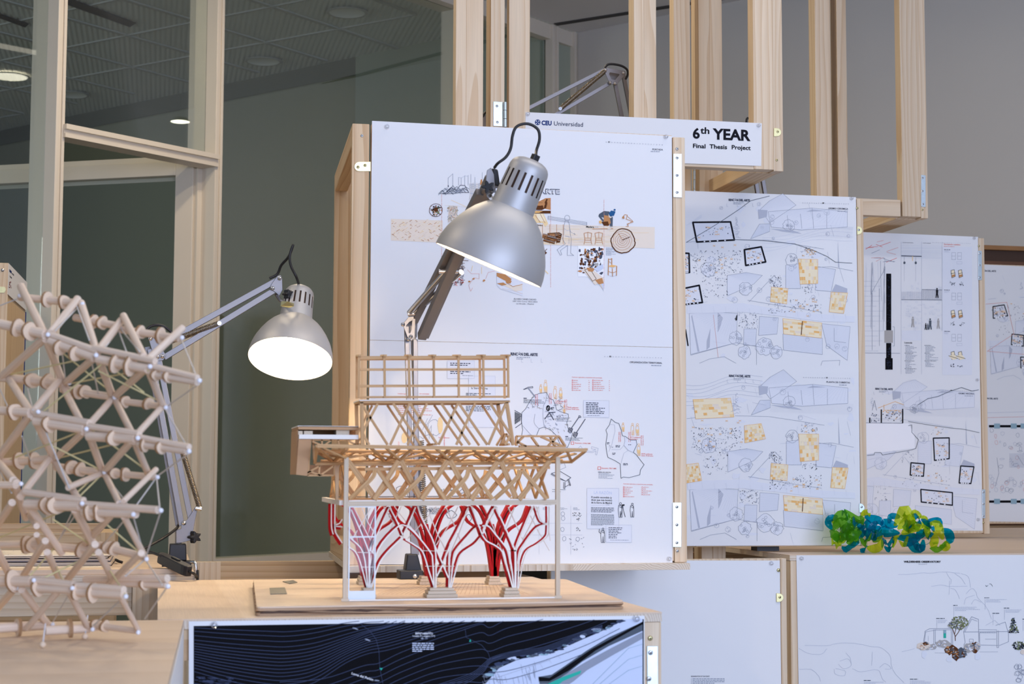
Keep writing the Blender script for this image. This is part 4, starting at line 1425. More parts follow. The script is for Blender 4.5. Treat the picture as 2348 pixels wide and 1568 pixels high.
s.text('Contratos registrados y ocupaciones más contratadas.', 1445, 465, 14, 'r', 'l', 0, 395)
for i in range(6):
    s.greek(1466, 500 + i * 25, R.uniform(90, 180), 1, 1, 8, 'p'); s.orect(1446, 497 + i * 25, 1460, 510 + i * 25, .7, 'r')
    if i < 5:
        s.greek(1720, 500 + i * 25, R.uniform(60, 180), 1, 1, 8, 'p'); s.line([(1686, 508 + i * 25), (1700, 498 + i * 25), (1714, 510 + i * 25)], .8, 'r')
s.line([(490, 320), (600, 290), (748, 378), (680, 425), (490, 322)], 1.2, 'd', 2, True); s.line([(655, 440), (652, 520), (668, 522), (672, 438)], 1.2, 'd', 2); s.line([(705, 400), (735, 485), (746, 478), (718, 395)], 1.2, 'd', 2); s.line([(672, 500), (735, 465)], 1.1, 'd', 2); s.line([(680, 425), (600, 395), (480, 330)], 1, 'd', 2)
s.greek(500, 532, 230, 1, 1, 6, 'm'); s.greek(500, 560, 248, 1, 1, 6, 'm')
s.line([(600, 200), (660, 180), (680, 240), (600, 275)], .8, 'g', 2)
s.poly([(962, 518), (1386, 522), (1386, 1005), (1555, 1010), (1558, 1238), (1215, 1238), (1215, 1060), (962, 1058)], 'F', 1)
s.orect(962, 518, 1386, 1058, .5, 'l', 2); s.orect(1215, 1008, 1556, 1238, .5, 'l', 2)
s.text('LA RAZÓN', 1172, 595, 36, 'W', 'c', .02, 240)
for i, t_ in enumerate(('El pueblo escondido (y', 'dicen que más bonito)', 'de la Sierra de Madrid')):
    s.text(t_, 1018, 647 + i * 36, 23, 'N', 'l', .015, 278 if i == 1 else 276)
s.greek(1210, 738, 110, 1, 1, 6, 'g', l=2); s.line([(1016, 745), (1200, 745)], .5, 'l', 2)
s.greek(1016, 773, 308, 4, 18, 8, 'd', True, 2); s.greek(1016, 863, 308, 11, 14, 6, 'm', True, 2)
s.greek(1250, 1038, 255, 7, 22.5, 9, 'd', False, 2); s.greek(1270, 1203, 268, 1, 1, 6, 'g', l=2)
def fig(x, y, h, lean=0):
    s.line(s.blob(x, y, h * .07, h * .09, 8, .1), 1, 'd', 2, True)
    s.line([(x - h * .14, y + h * .12), (x - h * .17, y + h * .45), (x - h * .12, y + h), (x - h * .02, y + h), (x, y + h * .55), (x + h * .03, y + h), (x + h * .12, y + h), (x + h * .12, y + h * .4), (x + h * .09, y + h * .12)], 1, 'd', 2, True)
    s.line([(x - h * .1, y + h * .2), (x + h * .12, y + h * .32), (x + h * .05, y + h * .18)], .9, 'd', 2)
fig(1408, 725, 180); fig(1566, 730, 172); fig(1176, 1062, 180)
s.line([(1435, 745), (1425, 840), (1410, 890)], 1.3, 'd', 2); s.line([(1438, 745), (1450, 820), (1472, 900)], 1.3, 'd', 2); s.poly([(1425, 735), (1462, 732), (1460, 752), (1428, 752)], 'k', 3)
s.line([(1130, 1060), (1122, 1100), (1150, 1125)], 1.2, 'd', 2)
for x, y in ((797, 865), (862, 870), (850, 930), (845, 1060), (640, 860), (645, 918), (635, 1065), (840, 1195), (660, 1190)):
    if x > 700 and y < 1150:
        s.dots(x - 24, y - 24, x + 24, y + 24, 12, 'kd', 4)
    else:
        s.line(s.blob(x, y, 24, 30, 10, .1), .8, 'g', 2, True)
for y in (985, 1140):
    s.line([(140, y), (900, y)], .5, 'l')
for x in (325, 540, 748):
    s.line([(x, 750), (x, 1400)], .5, 'l')
for i in range(16):
    x, y = R.uniform(740, 920), R.uniform(1170, 1340)
    s.line([(x, y), (x + R.uniform(-30, 30), y + R.uniform(-20, 20))], .9, R.choice('gd'), 2)
for x in (170, 375, 600, 780):
    s.greek(x, 775, 110, 3, 12, 5, 'g', False)
s.T(660, 760, 2.376)
# left part seen through the pavilion model
for x, y, w_, h_ in ((868, 160, 148, 96), (985, 242, 144, 280)):
    s.poly([(x, y), (x + w_, y), (x + w_, y + h_), (x, y + h_)], 'F', 1); s.orect(x, y, x + w_, y + h_, .4, 'l', 2)
s.greek(884, 170, 110, 2, 10, 5, 'd', True, 2); s.greek(884, 215, 110, 2, 10, 5, 'd', True, 2); s.greek(950, 238, 60, 1, 1, 3, 'g', l=2)
s.text('la Sierra Norte', 998, 313, 11, 'N', 'l', .01, 90, 2); s.greek(970, 335, 135, 2, 8, 4, 'm', True, 2); s.greek(970, 405, 135, 4, 8, 4, 'm', True, 2)
s.text('Contratos registrados y', 598, 341, 6, 'r', 'l', 0, 70); s.text('más contratadas', 715, 341, 6, 'r', 'l', 0, 55); s.greek(600, 405, 200, 5, 11, 3.5, 'p', False)
for x, y in ((650, 440), (690, 520), (760, 500)):
    s.line(s.blob(x + 40, y + 20, 36, 42, 14, .2), .9, 'g', 2, True)
for i in range(9):
    x, y = R.uniform(740, 800), R.uniform(450, 560)
    s.line([(x, y), (x + R.uniform(-20, 20), y + 30)], .8, 'g')
s.poly(s.blob(830, 510, 15, 45, 12, .1), 'O', 2); s.poly(s.blob(635, 580, 16, 30, 12, .1), 'O', 2)
s.text('17,7% población', 600, 598, 7, 'r', 'l', 0, 80, 2, math.pi / 2); s.text('extranjera', 850, 560, 7, 'r', 'l', 0, 70, 2, math.pi / 2); s.text('54,1% población', 820, 580, 6, 'r', 'l', 0, 60)
for x in (600, 900):
    for y in (860, 1000):
        s.line(s.blob(x + R.uniform(-30, 90), y, 26, 22, 9, .25), 1, R.choice('gd'), 2, True); s.line(s.blob(x + R.uniform(-30, 90), y + 20, 14, 20, 6, .4), 1, 'd', 2, True)
s.text('de la Sierra del', 815, 866, 10, 'N', 'l', .01, 84); s.greek(815, 880, 70, 1, 1, 4, 'm')
s.greek(690, 965, 110, 3, 9, 4, 'd', True); s.greek(770, 960, 110, 6, 6, 3, 'm', True)
s.finish('territory sheet with mountain map and red figures, lower sheet of the largest board', group=GSH)

# ---- the sign
s = Sheet([(1205, 257), (1747, 282.5), (1745.5, 380.5), (1205, 362)], YS - .0011)
s.T(1180, 240, 3.787)
s.line(s.blob(200, 153, 21, 22, 24, 0), 1.3, 'b', 2, True)
for a in range(4):
    an = a * math.pi / 2
    s.poly([(200 + 5 * math.cos(an - .9), 153 + 5 * math.sin(an - .9)), (200 + 19 * math.cos(an - .35), 153 + 19 * math.sin(an - .35)), (200 + 19 * math.cos(an + .35), 153 + 19 * math.sin(an + .35)), (200 + 5 * math.cos(an + .9), 153 + 5 * math.sin(an + .9))], 'b', 1)
s.text('CEU', 233, 175, 36, 'b', 'l', .035, 88, slope=.045)
s.text('Universidad', 338, 180, 36, 'c', 'l', 0, 255, slope=.045)
s.text('6', 1545, 290, 84, 'k', 'l', .03, 62, slope=.045); s.text('th', 1614, 250, 54, 'k', 'l', .02, 76, slope=.045)
s.text('YEAR', 1728, 298, 88, 'k', 'l', .034, 320, slope=.045)
for t_, x, w_ in (('Final', 1545, 112), ('Thesis', 1692, 152), ('Project', 1882, 167)):
    s.text(t_, x, 374 + (x - 1545) * .036, 35, 'k', 'l', .022, w_, slope=.045)
s.finish('white sixth year final thesis project sign on the pine portal frame', 'sign', 'sign')

# ---- village site plan, drawn once for the four plan sheets
def contours(s, n, x0, x1, y0, dy, c='f', w=.7, amp=40):
    R = s.R
    for i in range(n):
        pts = []
        ph = R.uniform(0, 6)
        for k_ in range(12):
            x = x0 + (x1 - x0) * k_ / 11
            pts.append((x, y0 + i * dy + amp * math.sin(ph * .2 + k_ * .6) - (x - x0) * .12))
        s.line(pts, w, c, 1)
def siteplan(s, dx=0, dy=0, sc=1.0, roofs=True, walls=True, light=False):
    R = s.R
    q = lambda pts: [(dx + x * sc, dy + y * sc) for x, y in pts]
    g1, g2 = ('l', 'f') if light else ('g', 'f')
    F_ = 'F'
    for pts in ([(545, 150), (610, 90), (700, 40), (790, 120), (610, 240)], [(600, 165), (900, 140), (1140, 165), (1140, 270), (830, 290), (620, 270)], [(540, 250), (610, 248), (610, 300), (480, 350)],
                [(720, 530), (820, 520), (820, 690), (720, 690)], [(940, 540), (1060, 560), (1030, 710), (920, 700)], [(320, 600), (450, 580), (560, 600), (500, 660), (320, 740)], [(60, 860), (250, 850), (390, 860), (380, 1060), (70, 1140)],
                [(540, 880), (670, 890), (660, 1000), (535, 1010)], [(700, 1000), (970, 1030), (970, 1140), (705, 1110)], [(965, 930), (1160, 950), (1140, 1180), (1000, 1080)], [(435, 965), (520, 965), (515, 1080), (430, 1075)]):
        s.poly(q(pts), F_, 0); s.line(q(pts), .7, g1, 1, True)
        s.hatch(q([pts[0], pts[1], pts[2], pts[3]]), 12 if light else 20, .45, 'f', 1)
    for pts in ([(255, 850), (290, 890), (270, 960), (255, 990)], [(180, 1050), (205, 960), (200, 1090), (178, 1110)], [(80, 870), (130, 1120), (118, 1122), (74, 880)], [(900, 150), (990, 160), (860, 165)], [(1075, 360), (1086, 545), (1078, 546)], [(1030, 720), (1060, 660), (1140, 690), (1140, 720)], [(610, 280), (760, 290), (830, 315), (700, 300)], [(530, 150), (595, 155), (590, 200), (535, 215)]):
        s.poly(q(pts), 'l', 1)
    for pts in ([(40, 375), (120, 365)], [(470, 780), (640, 600), (690, 650)], [(460, 770), (700, 810), (960, 850)], [(620, 640), (660, 690)], [(900, 140), (910, 280)], [(1000, 170), (1000, 280)], [(730, 190), (740, 280)], [(820, 180), (830, 280)], [(370, 355), (600, 360), (800, 390), (980, 420)], [(1050, 960), (1050, 1050), (1130, 1060)], [(70, 1145), (380, 1060), (520, 1085), (700, 1110)], [(130, 1200), (200, 1170), (300, 1155), (380, 1200)], [(520, 1080), (520, 1210)], [(960, 1215), (970, 1185), (1090, 1180), (1085, 1215)], [(1180, 570), (1030, 540), (940, 545)]):
        s.line(q(pts), .7, g1, 1)
    s.poly(q([(45, 800), (430, 790), (600, 820), (900, 860), (1190, 880), (1190, 920), (960, 915), (700, 880), (420, 850), (45, 860)]), F_, 1)
    for i in range(14):
        x = 60 + i * 82
        s.line(q([(x, 800 + i * 5), (x + 6, 850 + i * 4)]), .5, g2, 2)
    for x, y, r in ((760, 495, 42), (443, 690, 44), (377, 1028, 46), (437, 1125, 44), (575, 1085, 60), (655, 1125, 44), (190, 560, 50), (740, 260, 40)):
        s.tree(dx + x * sc, dy + y * sc, r * sc, g1, F_ if r > 43 else None, 8)
    for i in range(24 if not light else 12):
        a = i * .26
        s.line(q([(380 + R.uniform(-36, 36) * (i / 24 + .1), 200 + i * 6), (380 + R.uniform(-40, 40) * (i / 24 + .2), 206 + i * 6)]), .8, 'l', 2)
    for i in range(90 if not light else 40):
        x, y = R.uniform(60, 1180), R.uniform(110, 1180)
        if R.random() < .4:
            s.poly(q(s.blob(x, y, R.uniform(8, 40), R.uniform(6, 26), 9, .5)), 'F', 0)
        elif R.random() < .5:
            a_ = R.uniform(-.3, .3) + R.choice((0, 1.5)); l_ = R.uniform(20, 110)
            s.line(q([(x, y), (x + l_ * math.cos(a_), y + l_ * math.sin(a_))]), .5, R.choice('lf'), 1)
        else:
            s.tree(dx + x * sc, dy + y * sc, R.uniform(8, 20) * sc, 'l', None, 3)
    for i in range(60):
        x = 620 + i * 9.4
        s.line(q([(x, 285 - i * .2), (x - 8, 330 + i * .3)]), .4, 'f', 1)
    n = 210 if not light else 60
    for (x0, y0, x1, y1, k_) in ((70, 430, 420, 590, n), (150, 590, 320, 760, n // 3), (820, 410, 930, 470, n // 6), (740, 760, 960, 850, n // 3), (400, 860, 530, 960, n // 3), (600, 600, 690, 680, n // 4), (830, 680, 930, 720, n // 8), (600, 790, 720, 860, n // 5)):
        s.dots(dx + x0 * sc, dy + y0 * sc, dx + x1 * sc, dy + y1 * sc, k_, 'dggglk', 2.4 * sc)
    for i in range(34 if not light else 14):
        x, y = R.choice(((R.uniform(80, 420), R.uniform(380, 580)), (R.uniform(830, 920), R.uniform(420, 480)), (R.uniform(750, 950), R.uniform(760, 880))))
        s.line(q([(x - 8, y - 5), (x + 8, y + 5)]), .7, 'o', 2); s.line(q([(x - 8, y + 5), (x + 8, y - 5)]), .7, 'o', 2)
def houseplan(s, pts, w=4, gaps=True):
    R = s.R
    s.poly(pts, 'F', 1)
    s.line(pts, w, 'k', 3, True)
    cx = sum(p[0] for p in pts) / 4; cy = sum(p[1] for p in pts) / 4
    W_ = max(p[0] for p in pts) - min(p[0] for p in pts); H_ = max(p[1] for p in pts) - min(p[1] for p in pts)
    for i in range(9):
        x, y = cx + R.uniform(-.36, .36) * W_, cy + R.uniform(-.32, .32) * H_
        s.line([(x - 9, y - 5), (x + 9, y + 5)], .7, 'o', 2); s.line([(x - 9, y + 5), (x + 9, y - 5)], .7, 'o', 2)
    s.dots(cx - W_ * .36, cy - H_ * .32, cx + W_ * .36, cy + H_ * .32, 16, 'kdg', 3)
    if gaps:
        a, b_ = pts[2], pts[3]
        for t_ in (.25, .45, .65, .8):
            x, y = a[0] + (b_[0] - a[0]) * t_, a[1] + (b_[1] - a[1]) * t_
            s.poly(s.blob(x, y, 7, 5, 4, 0), 'w', 4)

# ---- sheet 3 and 4 on the second board
s = Sheet([(1566, 437), (1962.5, 452), (1969, 850), (1566, 842)], Y2)
s.T(1560, 430, 2.98)
contours(s, 5, 560, 1180, 330, 22, 'f', .6, 20); siteplan(s)
for pts in ([(85, 238), (342, 235), (368, 358), (112, 372)], [(437, 425), (552, 405), (582, 508), (446, 532)], [(20, 690), (128, 668), (150, 785), (20, 800)], [(10, 448), (58, 450), (62, 580), (10, 580)]):
    houseplan(s, pts)
for pts in ([(806, 488), (938, 492), (938, 655), (818, 660)], [(622, 680), (734, 690), (726, 795), (614, 780)], [(1030, 714), (1142, 720), (1115, 860), (1016, 850)], [(700, 895), (965, 925), (962, 1028), (705, 1000)]):
    s.roof(pts)
s.line([(832, 915), (825, 1005)], 1.8, 'n', 5)
s.line([(40, 375), (200, 280), (280, 230), (400, 150), (480, 90), (608, 58)], 1.1, 'm', 4)
s.line([(360, 355), (560, 362), (780, 385), (900, 425), (1000, 470), (1060, 510), (1172, 516)], 1.1, 'm', 4)
s.line([(35, 970), (52, 1080)], 3, 'k', 3); s.line([(225, 870), (258, 1160)], .7, 'p', 2)
for i in range(4):
    s.line([(40 + 16 * i, 260 - i * 6), (145, 185 + 6 * i)], .6, 'f')
s.title(402, 93, 146, 836, 108, 310, 9, 9, 'GREMIO CERÁMICA', 1145, 151, 9)
s.finish('site plan with black walled houses, upper sheet of the second board', group=GSH)
s = Sheet([(1566, 841.5), (1969, 849.5), (1973.5, 1250), (1566, 1251.5)], Y2 - .0006)
s.T(1560, 840, 2.98)
contours(s, 6, 40, 560, 120, 26, 'l', .6, 22); siteplan(s, 4, -18)
for pts in ([(86, 226), (342, 216), (366, 345), (104, 358)], [(437, 404), (552, 390), (582, 494), (440, 522)], [(20, 672), (122, 660), (146, 780), (20, 800)], [(808, 462), (944, 462), (944, 640), (818, 650)], [(620, 662), (734, 672), (728, 780), (614, 770)], [(1038, 690), (1146, 694), (1122, 835), (1026, 828)], [(704, 880), (970, 905), (972, 1012), (710, 985)]):
    s.roof(pts)
s.line([(838, 900), (832, 990)], 1.8, 'n', 5)
s.title(405, 73, 146, 842, 78, 314, 10, 10, 'PLANTA DE CUBIERTAS', 1158, 116, 9)
s.finish('roof plan with seven orange tiled roofs, lower sheet of the second board', group=GSH)

# ---- third board
s = Sheet([(1976, 532), (2242.5, 543), (2247, 879), (1976, 872)], Y3)
s.T(1560, 430, 2.98)
R = s.R
for i in range(16):
    y = 370 + R.uniform(0, 160); x = R.uniform(1255, 1420)
    s.line([(x, y), (x + R.uniform(30, 80), y + R.uniform(-30, 26))], .9, R.choice('rpg'), 1)
for i in range(18):
    x = R.uniform(1255, 1400)
    s.line([(x, 480 + R.uniform(0, 80)), (x + R.uniform(-15, 15), 700 + R.uniform(0, 300))], .6, R.choice('lgf'), 1)
for y in range(640, 1140, 34):
    s.line([(1255, y), (1330 + R.uniform(0, 60), y)], .6, 'l', 1)
s.line([(1310, 720), (1310, 1110)], .9, 'g'); s.line([(1360, 690), (1360, 1080)], .9, 'g'); s.line([(1255, 1130), (1500, 1132)], 1.1, 'g'); s.line([(1300, 730), (1395, 560)], .9, 'g')
for y0, y1 in ((588, 975), (1062, 1170)):
    s.rect(1406, y0, 1440, y1, 'N', 2)
s.rect(1400, 1165, 1450, 1244, 'N', 2)
for i in range(70):
    x, y = R.uniform(1408, 1432), R.choice((R.uniform(592, 965), R.uniform(1066, 1238)))
    s.line([(x, y), (min(1438, x + R.uniform(4, 14)), y)], .5, 'c', 3)
s.rect(1394, 976, 1452, 1060, 'h', 2); s.line([(1450, 950), (1462, 952), (1462, 1082), (1450, 1082)], .8, 'g', 2)
for x in (1508, 1648, 1788):
    s.line([(x, 372), (x, 1275 if x < 1700 else 980)], .6, 'l', 1)
for i in range(10):
    y = 400 + i * 9
    s.line([(1510, y + R.uniform(-4, 4)), (1786, y + R.uniform(-4, 4))], .5, 'f', 1)
s.line([(1510, 467), (1646, 470)], 2.2, 'd', 2)
for x in (1530, 1608):
    s.line([(x, 475), (x, 520)], .7, 'g'); s.poly(s.blob(x, 514, 8, 10, 6, .1), 'm', 2); s.line([(x, 520), (x, 640)], .5, 'l')
s.line([(1586, 470), (1586, 500)], 2, 'O', 2)
for i in range(120):
    x, y = R.uniform(1512, 1780), R.uniform(650, 970)
    s.orect(x, y, min(x + R.uniform(8, 24), 1786), y + R.uniform(5, 10), .4, 'f', 1)
s.line([(1510, 766), (1786, 768)], 1, 'd', 2)
for i in range(22):
    x = 1512 + i * 6.3
    s.line([(x, 712), (x, 766)], .5, 'l', 2); s.line([(1650 + i * 6.3, 700), (1650 + i * 6.3, 768)], .6, 'g', 2)
s.line([(1650, 697), (1786, 700)], 1, 'd', 2)
def pers(x, y, h, c='k'):
    s.poly(s.blob(x, y, h * .08, h * .1, 8, .1), c, 4)
    s.poly([(x - h * .12, y + h * .12), (x + h * .12, y + h * .12), (x + h * .1, y + h * .55), (x + h * .16, y + h), (x + h * .05, y + h), (x, y + h * .62), (x - h * .08, y + h), (x - h * .18, y + h), (x - h * .1, y + h * .5)], c, 4)
pers(1753, 692, 62); pers(1706, 900, 70, 'm'); pers(1676, 930, 42); pers(1690, 932, 40, 'm'); pers(1762, 900, 64, 'h'); pers(1588, 888, 66, 'h')
s.rect(1512, 976, 1648, 1045, 'F', 0)
s.text('Leyenda', 1530, 1064, 11, 'k', 'l', .01)
for x, y, n_ in ((1532, 1076, 26), (1668, 1076, 20)):
    for j in range(n_):
        s.greek(x + (6 if j % 7 else 0), y + j * 7.6, R.uniform(60, 98), 1, 1, 3, 'g' if j % 7 else 'd')
s.rect(1790, 405, 1992, 1280, 'F', 0)
s.text('Participación ciudadana', 1800, 391, 8, 'r', 'l', .005, 112); s.text('Diseño de mobiliario', 1800, 404, 5, 'r', 'l', 0, 72)
s.text('SECCIÓN LONGITUDINAL', 1518, 378, 4.5, 'd', 'l', 0, 74); s.text('ALZADO INTERIOR', 1656, 381, 4.5, 'd', 'l', 0, 54)
for i in range(21):
    s.text('%02d' % i, 1726 + i * 12.6, 378 + i * .3, 4, 'g', 'c')
for j, y in enumerate((422, 698, 980)):
    s.greek(1802, y, 62, 1, 1, 4, 'd'); s.greek(1802, y + 8, 50, 3, 5, 2, 'l', False)
    for x in (1866, 1906):
        s.orect(x - 12, y + 22, x + 14, y + 70, .6, 'g')
        s.line([(x - 12, y + 46), (x + 14, y + 46)], .6, 'g')
    s.orect(1888, y + 84, 1924, y + 100, .6, 'l')
    for x in (1862, 1912):
        yy = y + 165
        s.poly([(x - 14, yy - 20), (x + 8, yy - 26), (x + 16, yy + 20), (x - 8, yy + 30)], 'y', 2); s.line([(x - 14, yy - 20), (x + 8, yy - 26), (x + 16, yy + 20), (x - 8, yy + 30)], 1, 'k', 3, True); s.line([(x - 14, yy + 2), (x + 14, yy - 4)], 1, 'k', 3)
        s.poly([(x - 10, yy + 12), (x + 12, yy + 6), (x + 14, yy + 18), (x - 8, yy + 26)], 't', 3)
        if j == 2:
            s.poly([(x - 30, yy + 4), (x + 10, yy - 4), (x + 34, yy + 24), (x - 2, yy + 32)], 'y', 3); s.line([(x - 30, yy + 4), (x + 34, yy + 24)], 1, 'k', 4)
    s.dots(1845, y + 225, 1875, y + 245, 8, 'kd', 3); s.dots(1895, y + 228, 1935, y + 246, 7, 'kd', 3)
s.finish('construction section with tall black stone wall, upper sheet of the third board', group=GSH)
s = Sheet([(1976, 871.5), (2247, 878.5), (2253, 1217), (1976, 1214)], Y3 - .0006)
s.T(1560, 840, 2.98)
siteplan(s, 960, 30, .92, light=True)
s.poly([(1262, 380), (1560, 390), (1600, 470), (1600, 560), (1262, 600)], 'w', 3)
for pts in ([(1728, 490), (1836, 488), (1836, 630), (1736, 642)], [(1575, 658), (1666, 666), (1660, 750), (1570, 742)], [(1915, 680), (2005, 686), (1984, 800), (1904, 796)], [(1642, 840), (1858, 862), (1858, 948), (1646, 926)]):
    houseplan(s, pts, 3)
s.line([(1266, 385), (1520, 388)], 1, 'd', 4)
for x, y0, y1 in ((1293, 352, 385), (1372, 296, 385), (1518, 292, 385)):
    s.line([(x, y0), (x, y1)], 3, 'k', 5)
s.line([(1350, 284), (1466, 240), (1524, 262)], 1, 'o', 5); s.line([(1390, 262), (1390, 300), (1510, 300)], 1, 'o', 5); s.dots(1380, 300, 1515, 370, 50, 'dogk', 3); s.dots(1300, 310, 1360, 380, 24, 'dg', 3)
s.tree(1598, 290, 30, 'g', None, 16); s.line([(1310, 300), (1325, 232), (1340, 300)], .9, 'g', 4)
s.line([(1620, 264), (1690, 220), (1760, 205), (1840, 170), (1920, 144), (1990, 168), (2036, 160)], 1.2, 'm', 5)
s.line([(1556, 376), (1700, 400), (1840, 420), (1940, 430), (2040, 452)], 1, 'm', 5)
s.line([(1556, 405), (1580, 400), (1580, 450), (1625, 500), (1608, 560), (1580, 570), (1380, 605), (1368, 588), (1326, 588), (1322, 604), (1275, 608)], 1, 'm', 5)
s.title(1391, 160, 120, 1748, 166, 256, 8, 8, 'GREMIO MADERA', 2006, 192, 8)
s.finish('section and small house plans, lower sheet of the third board', group=GSH)
# ---- fourth board
s = Sheet([(2256, 606.5), (2430, 614.5), (2434, 892.5), (2256, 889)], Y4)
s.T(2230, 540, 2.24)
siteplan(s, 60, 140, .5, light=True)
for pts in ([(104, 365), (162, 356), (180, 412), (106, 425)], [(202, 506), (262, 512), (260, 568), (198, 560)], [(246, 624), (290, 626), (290, 680), (248, 680)]):
    houseplan(s, pts, 2.4)
s.line([(68, 352), (175, 343), (212, 505), (75, 594), (264, 610)], .9, 'p', 4)
s.text('RINCÓN DEL ARTE', 120, 187, 8, 'd', 'r', .03, 84)
s.finish('pale site plan, upper sheet of the board cut off by the right edge', group=GSH)
s = Sheet([(2256, 888.5), (2434, 892), (2440, 1198), (2256, 1195)], Y4 - .0006)
s.T(2230, 540, 2.24)
R = s.R
s.text('RINCÓN DEL ARTE', 130, 842, 8, 'd', 'r', .03, 84)
s.line([(70, 935), (290, 930)], .8, 'p'); s.line([(70, 910), (290, 905)], .7, 'l')
for y in (973, 1360):
    s.rect(84, y, 290, y + 12, 'N', 2)
    for x in (110, 196, 246):
        s.rect(x, y - 8, x + 30, y + 18, 'a', 3)
for i in range(46):
    x, y = R.uniform(84, 280), R.uniform(1000, 1320)
    s.line(s.blob(x, y, R.uniform(4, 12), R.uniform(4, 12), 8, .3), .6, R.choice('glp'), 1, True)
for i in range(10):
    s.orect(190 + i * 4, 1120 + i * 4, 262 - i * 4, 1190 - i * 3, .5, 'l')
s.line([(125, 1140), (135, 1220), (115, 1290)], .8, 'g'); s.line([(230, 1130), (262, 1180)], .8, 'g')
s.finish('interior floor plan with black walls, lower sheet at the right edge', group=GSH)

# ---- dark contour map on the front plinth
s = Sheet([(433, 1424.5), (1478, 1411.5), (1478, 1640), (433, 1640)], 3.0365)
R = s.R
s.poly([(444, 1435), (1476, 1419.5), (1476, 1636), (444, 1636)], 'N', 0)
s.T(360, 1280, 1.9898)
# pale coast, road band and paper area at the right
s.poly([(1500, 570), (1560, 500), (1650, 460), (1740, 445), (1830, 420), (1940, 370), (2050, 320), (2130, 278), (2215, 276), (2215, 700), (1300, 700), (1400, 600)], 'W', 1)
for i in range(60):
    t_ = R.uniform(0, 1)
    pts = [(1500, 540), (1560, 480), (1650, 445), (1740, 435), (1830, 410), (1940, 350), (2050, 310), (2125, 280)]
    k_ = min(6, int(t_ * 7)); f_ = t_ * 7 - k_
    x = pts[k_][0] * (1 - f_) + pts[k_ + 1][0] * f_; y = pts[k_][1] * (1 - f_) + pts[k_ + 1][1] * f_
    s.poly(s.blob(x, y + R.uniform(-2, 10), R.uniform(10, 22), R.uniform(3, 8), 8, .3), R.choice('cWmac'), 2)
s.poly([(1740, 540), (1800, 530), (1860, 490), (1960, 420), (2060, 360), (2215, 290), (2215, 330), (2060, 400), (1940, 470), (1850, 540), (1780, 573), (1745, 573)], 'm', 2)
s.poly([(1740, 540), (1790, 545), (1870, 490), (1980, 415), (2215, 288), (2215, 300), (2000, 420), (1880, 510), (1790, 560), (1742, 560)], 'N', 3)
s.poly([(1800, 572), (1860, 530), (1960, 470), (2070, 410), (2215, 335), (2215, 365), (2080, 440), (1960, 510), (1900, 560), (1880, 573)], 'g', 3)
s.poly([(1780, 573), (1850, 540), (1935, 510), (1930, 525), (1850, 560), (1800, 600)], 'e', 4)
for k_ in range(3):
    s.line([(2215, 390 + k_ * 50), (2150, 410 + k_ * 50), (2080, 480 + k_ * 40), (2000, 560 + k_ * 30), (1960, 600)], .8, 'a', 3)
for i in range(36):
    x = R.uniform(1480, 1740); y = 575 - (x - 1480) * .18 - R.uniform(0, 60)
    s.line([(x, y), (x + 8, min(y + R.uniform(20, 50), 600))], .6, 'g', 3)
    if i < 14:
        s.line([(1500 + i * 18, 560 - i * 6), (1560 + i * 18, 540 - i * 6)], .6, 'g', 3)
for i in range(9):
    s.line([(1740 + i * 40, 470 - i * 16), (1760 + i * 40, 500 - i * 22)], .6, 'l', 3)
# contour lines on the dark land
def cl(pts, w=1.3, c='c'):
    P_ = smoothpath([(x, y, 0) for x, y in pts], 5)
    s.line([(p.x, p.y) for p in P_ if p.x < 2125 and p.y > 282 - (p.x - 1250) * .01], w, c, 2)
ys = [316, 332, 352, 372, 388, 400, 412, 424, 436, 448, 460, 472, 486, 500, 516]
for i, y in enumerate(ys):
    d_ = 16 + i * 4.2
    cl([(170, y), (320, y + d_ * .55), (500, y + d_), (600, y + d_ + 2), (720, y + d_ - 12 - i), (860, y - 22 - i * 1.2), (960, y - 64 - i * 1.2 + max(0, 6 - i) * 5), (1060, y - 100 + max(0, 6 - i) * 9), (1260, y - 160), (1500, y - 230)])
for i in range(8):
    y = 540 + i * 30
    cl([(560 + i * 40, y + 24), (760, y + 8 + i * 4), (940, y - 50), (1010, y - 62), (1110, y - 110), (1260, y - 168), (1400, y - 215 + i * 4), (1480, y - 240 + i * 8), (1520, y - 225 + i * 6 if i < 6 else y - 200), (1600, y - 262 + i * 9), (1760, y - 300 + i * 8), (1960, y - 350 + i * 4), (2110, y - 400)])
for i in range(5):
    cl([(1230 + i * 30, 590), (1330 + i * 20, 560 + i * 2), (1440, 520 + i * 8), (1490, 480 + i * 9), (1530, 450 + i * 5), (1640, 420 + i * 6), (1760, 405 + i * 6), (1900, 352 + i * 6), (2030, 305 + i * 4)])
s.line([(930, 300), (970, 330), (1000, 370), (1012, 420), (1016, 500), (1030, 570)], .9, 'c', 2); s.line([(1405, 320), (1410, 360), (1480, 395), (1510, 430), (1520, 460)], .9, 'c', 2)
for i in range(40):
    x, y = R.uniform(168, 330), R.uniform(540, 575)
    s.line([(x, y), (x + R.uniform(10, 40), y + R.uniform(0, 6))], R.uniform(.8, 1.8), 'c', 2)
s.T(800, 1400, 5.87)
s.text('Intervención', 1010, 318, 34, 'w', 'c', .02, 235, slope=0); s.text('Modelo Estratégico GVE', 1006, 350, 20, 'w', 'c', .01, 305, slope=0); s.text('1M - 2M', 1010, 382, 20, 'W', 'c', .01, 90, slope=0)
s.greek(852, 432, 290, 5, 26, 13, 'W', True, 3, 0)
s.text('Loma del Peñón', 30, 852, 30, 'w', 'l', .01, 305, 3, .3)
for x, y in ((45, 235), (210, 388)):
    s.text('1200m', x, y, 18, 'W', 'l', .01, 76, 3, .3)
s.text('150m', 338, 945, 18, 'W', 'l', .01, 68, 3, 0)
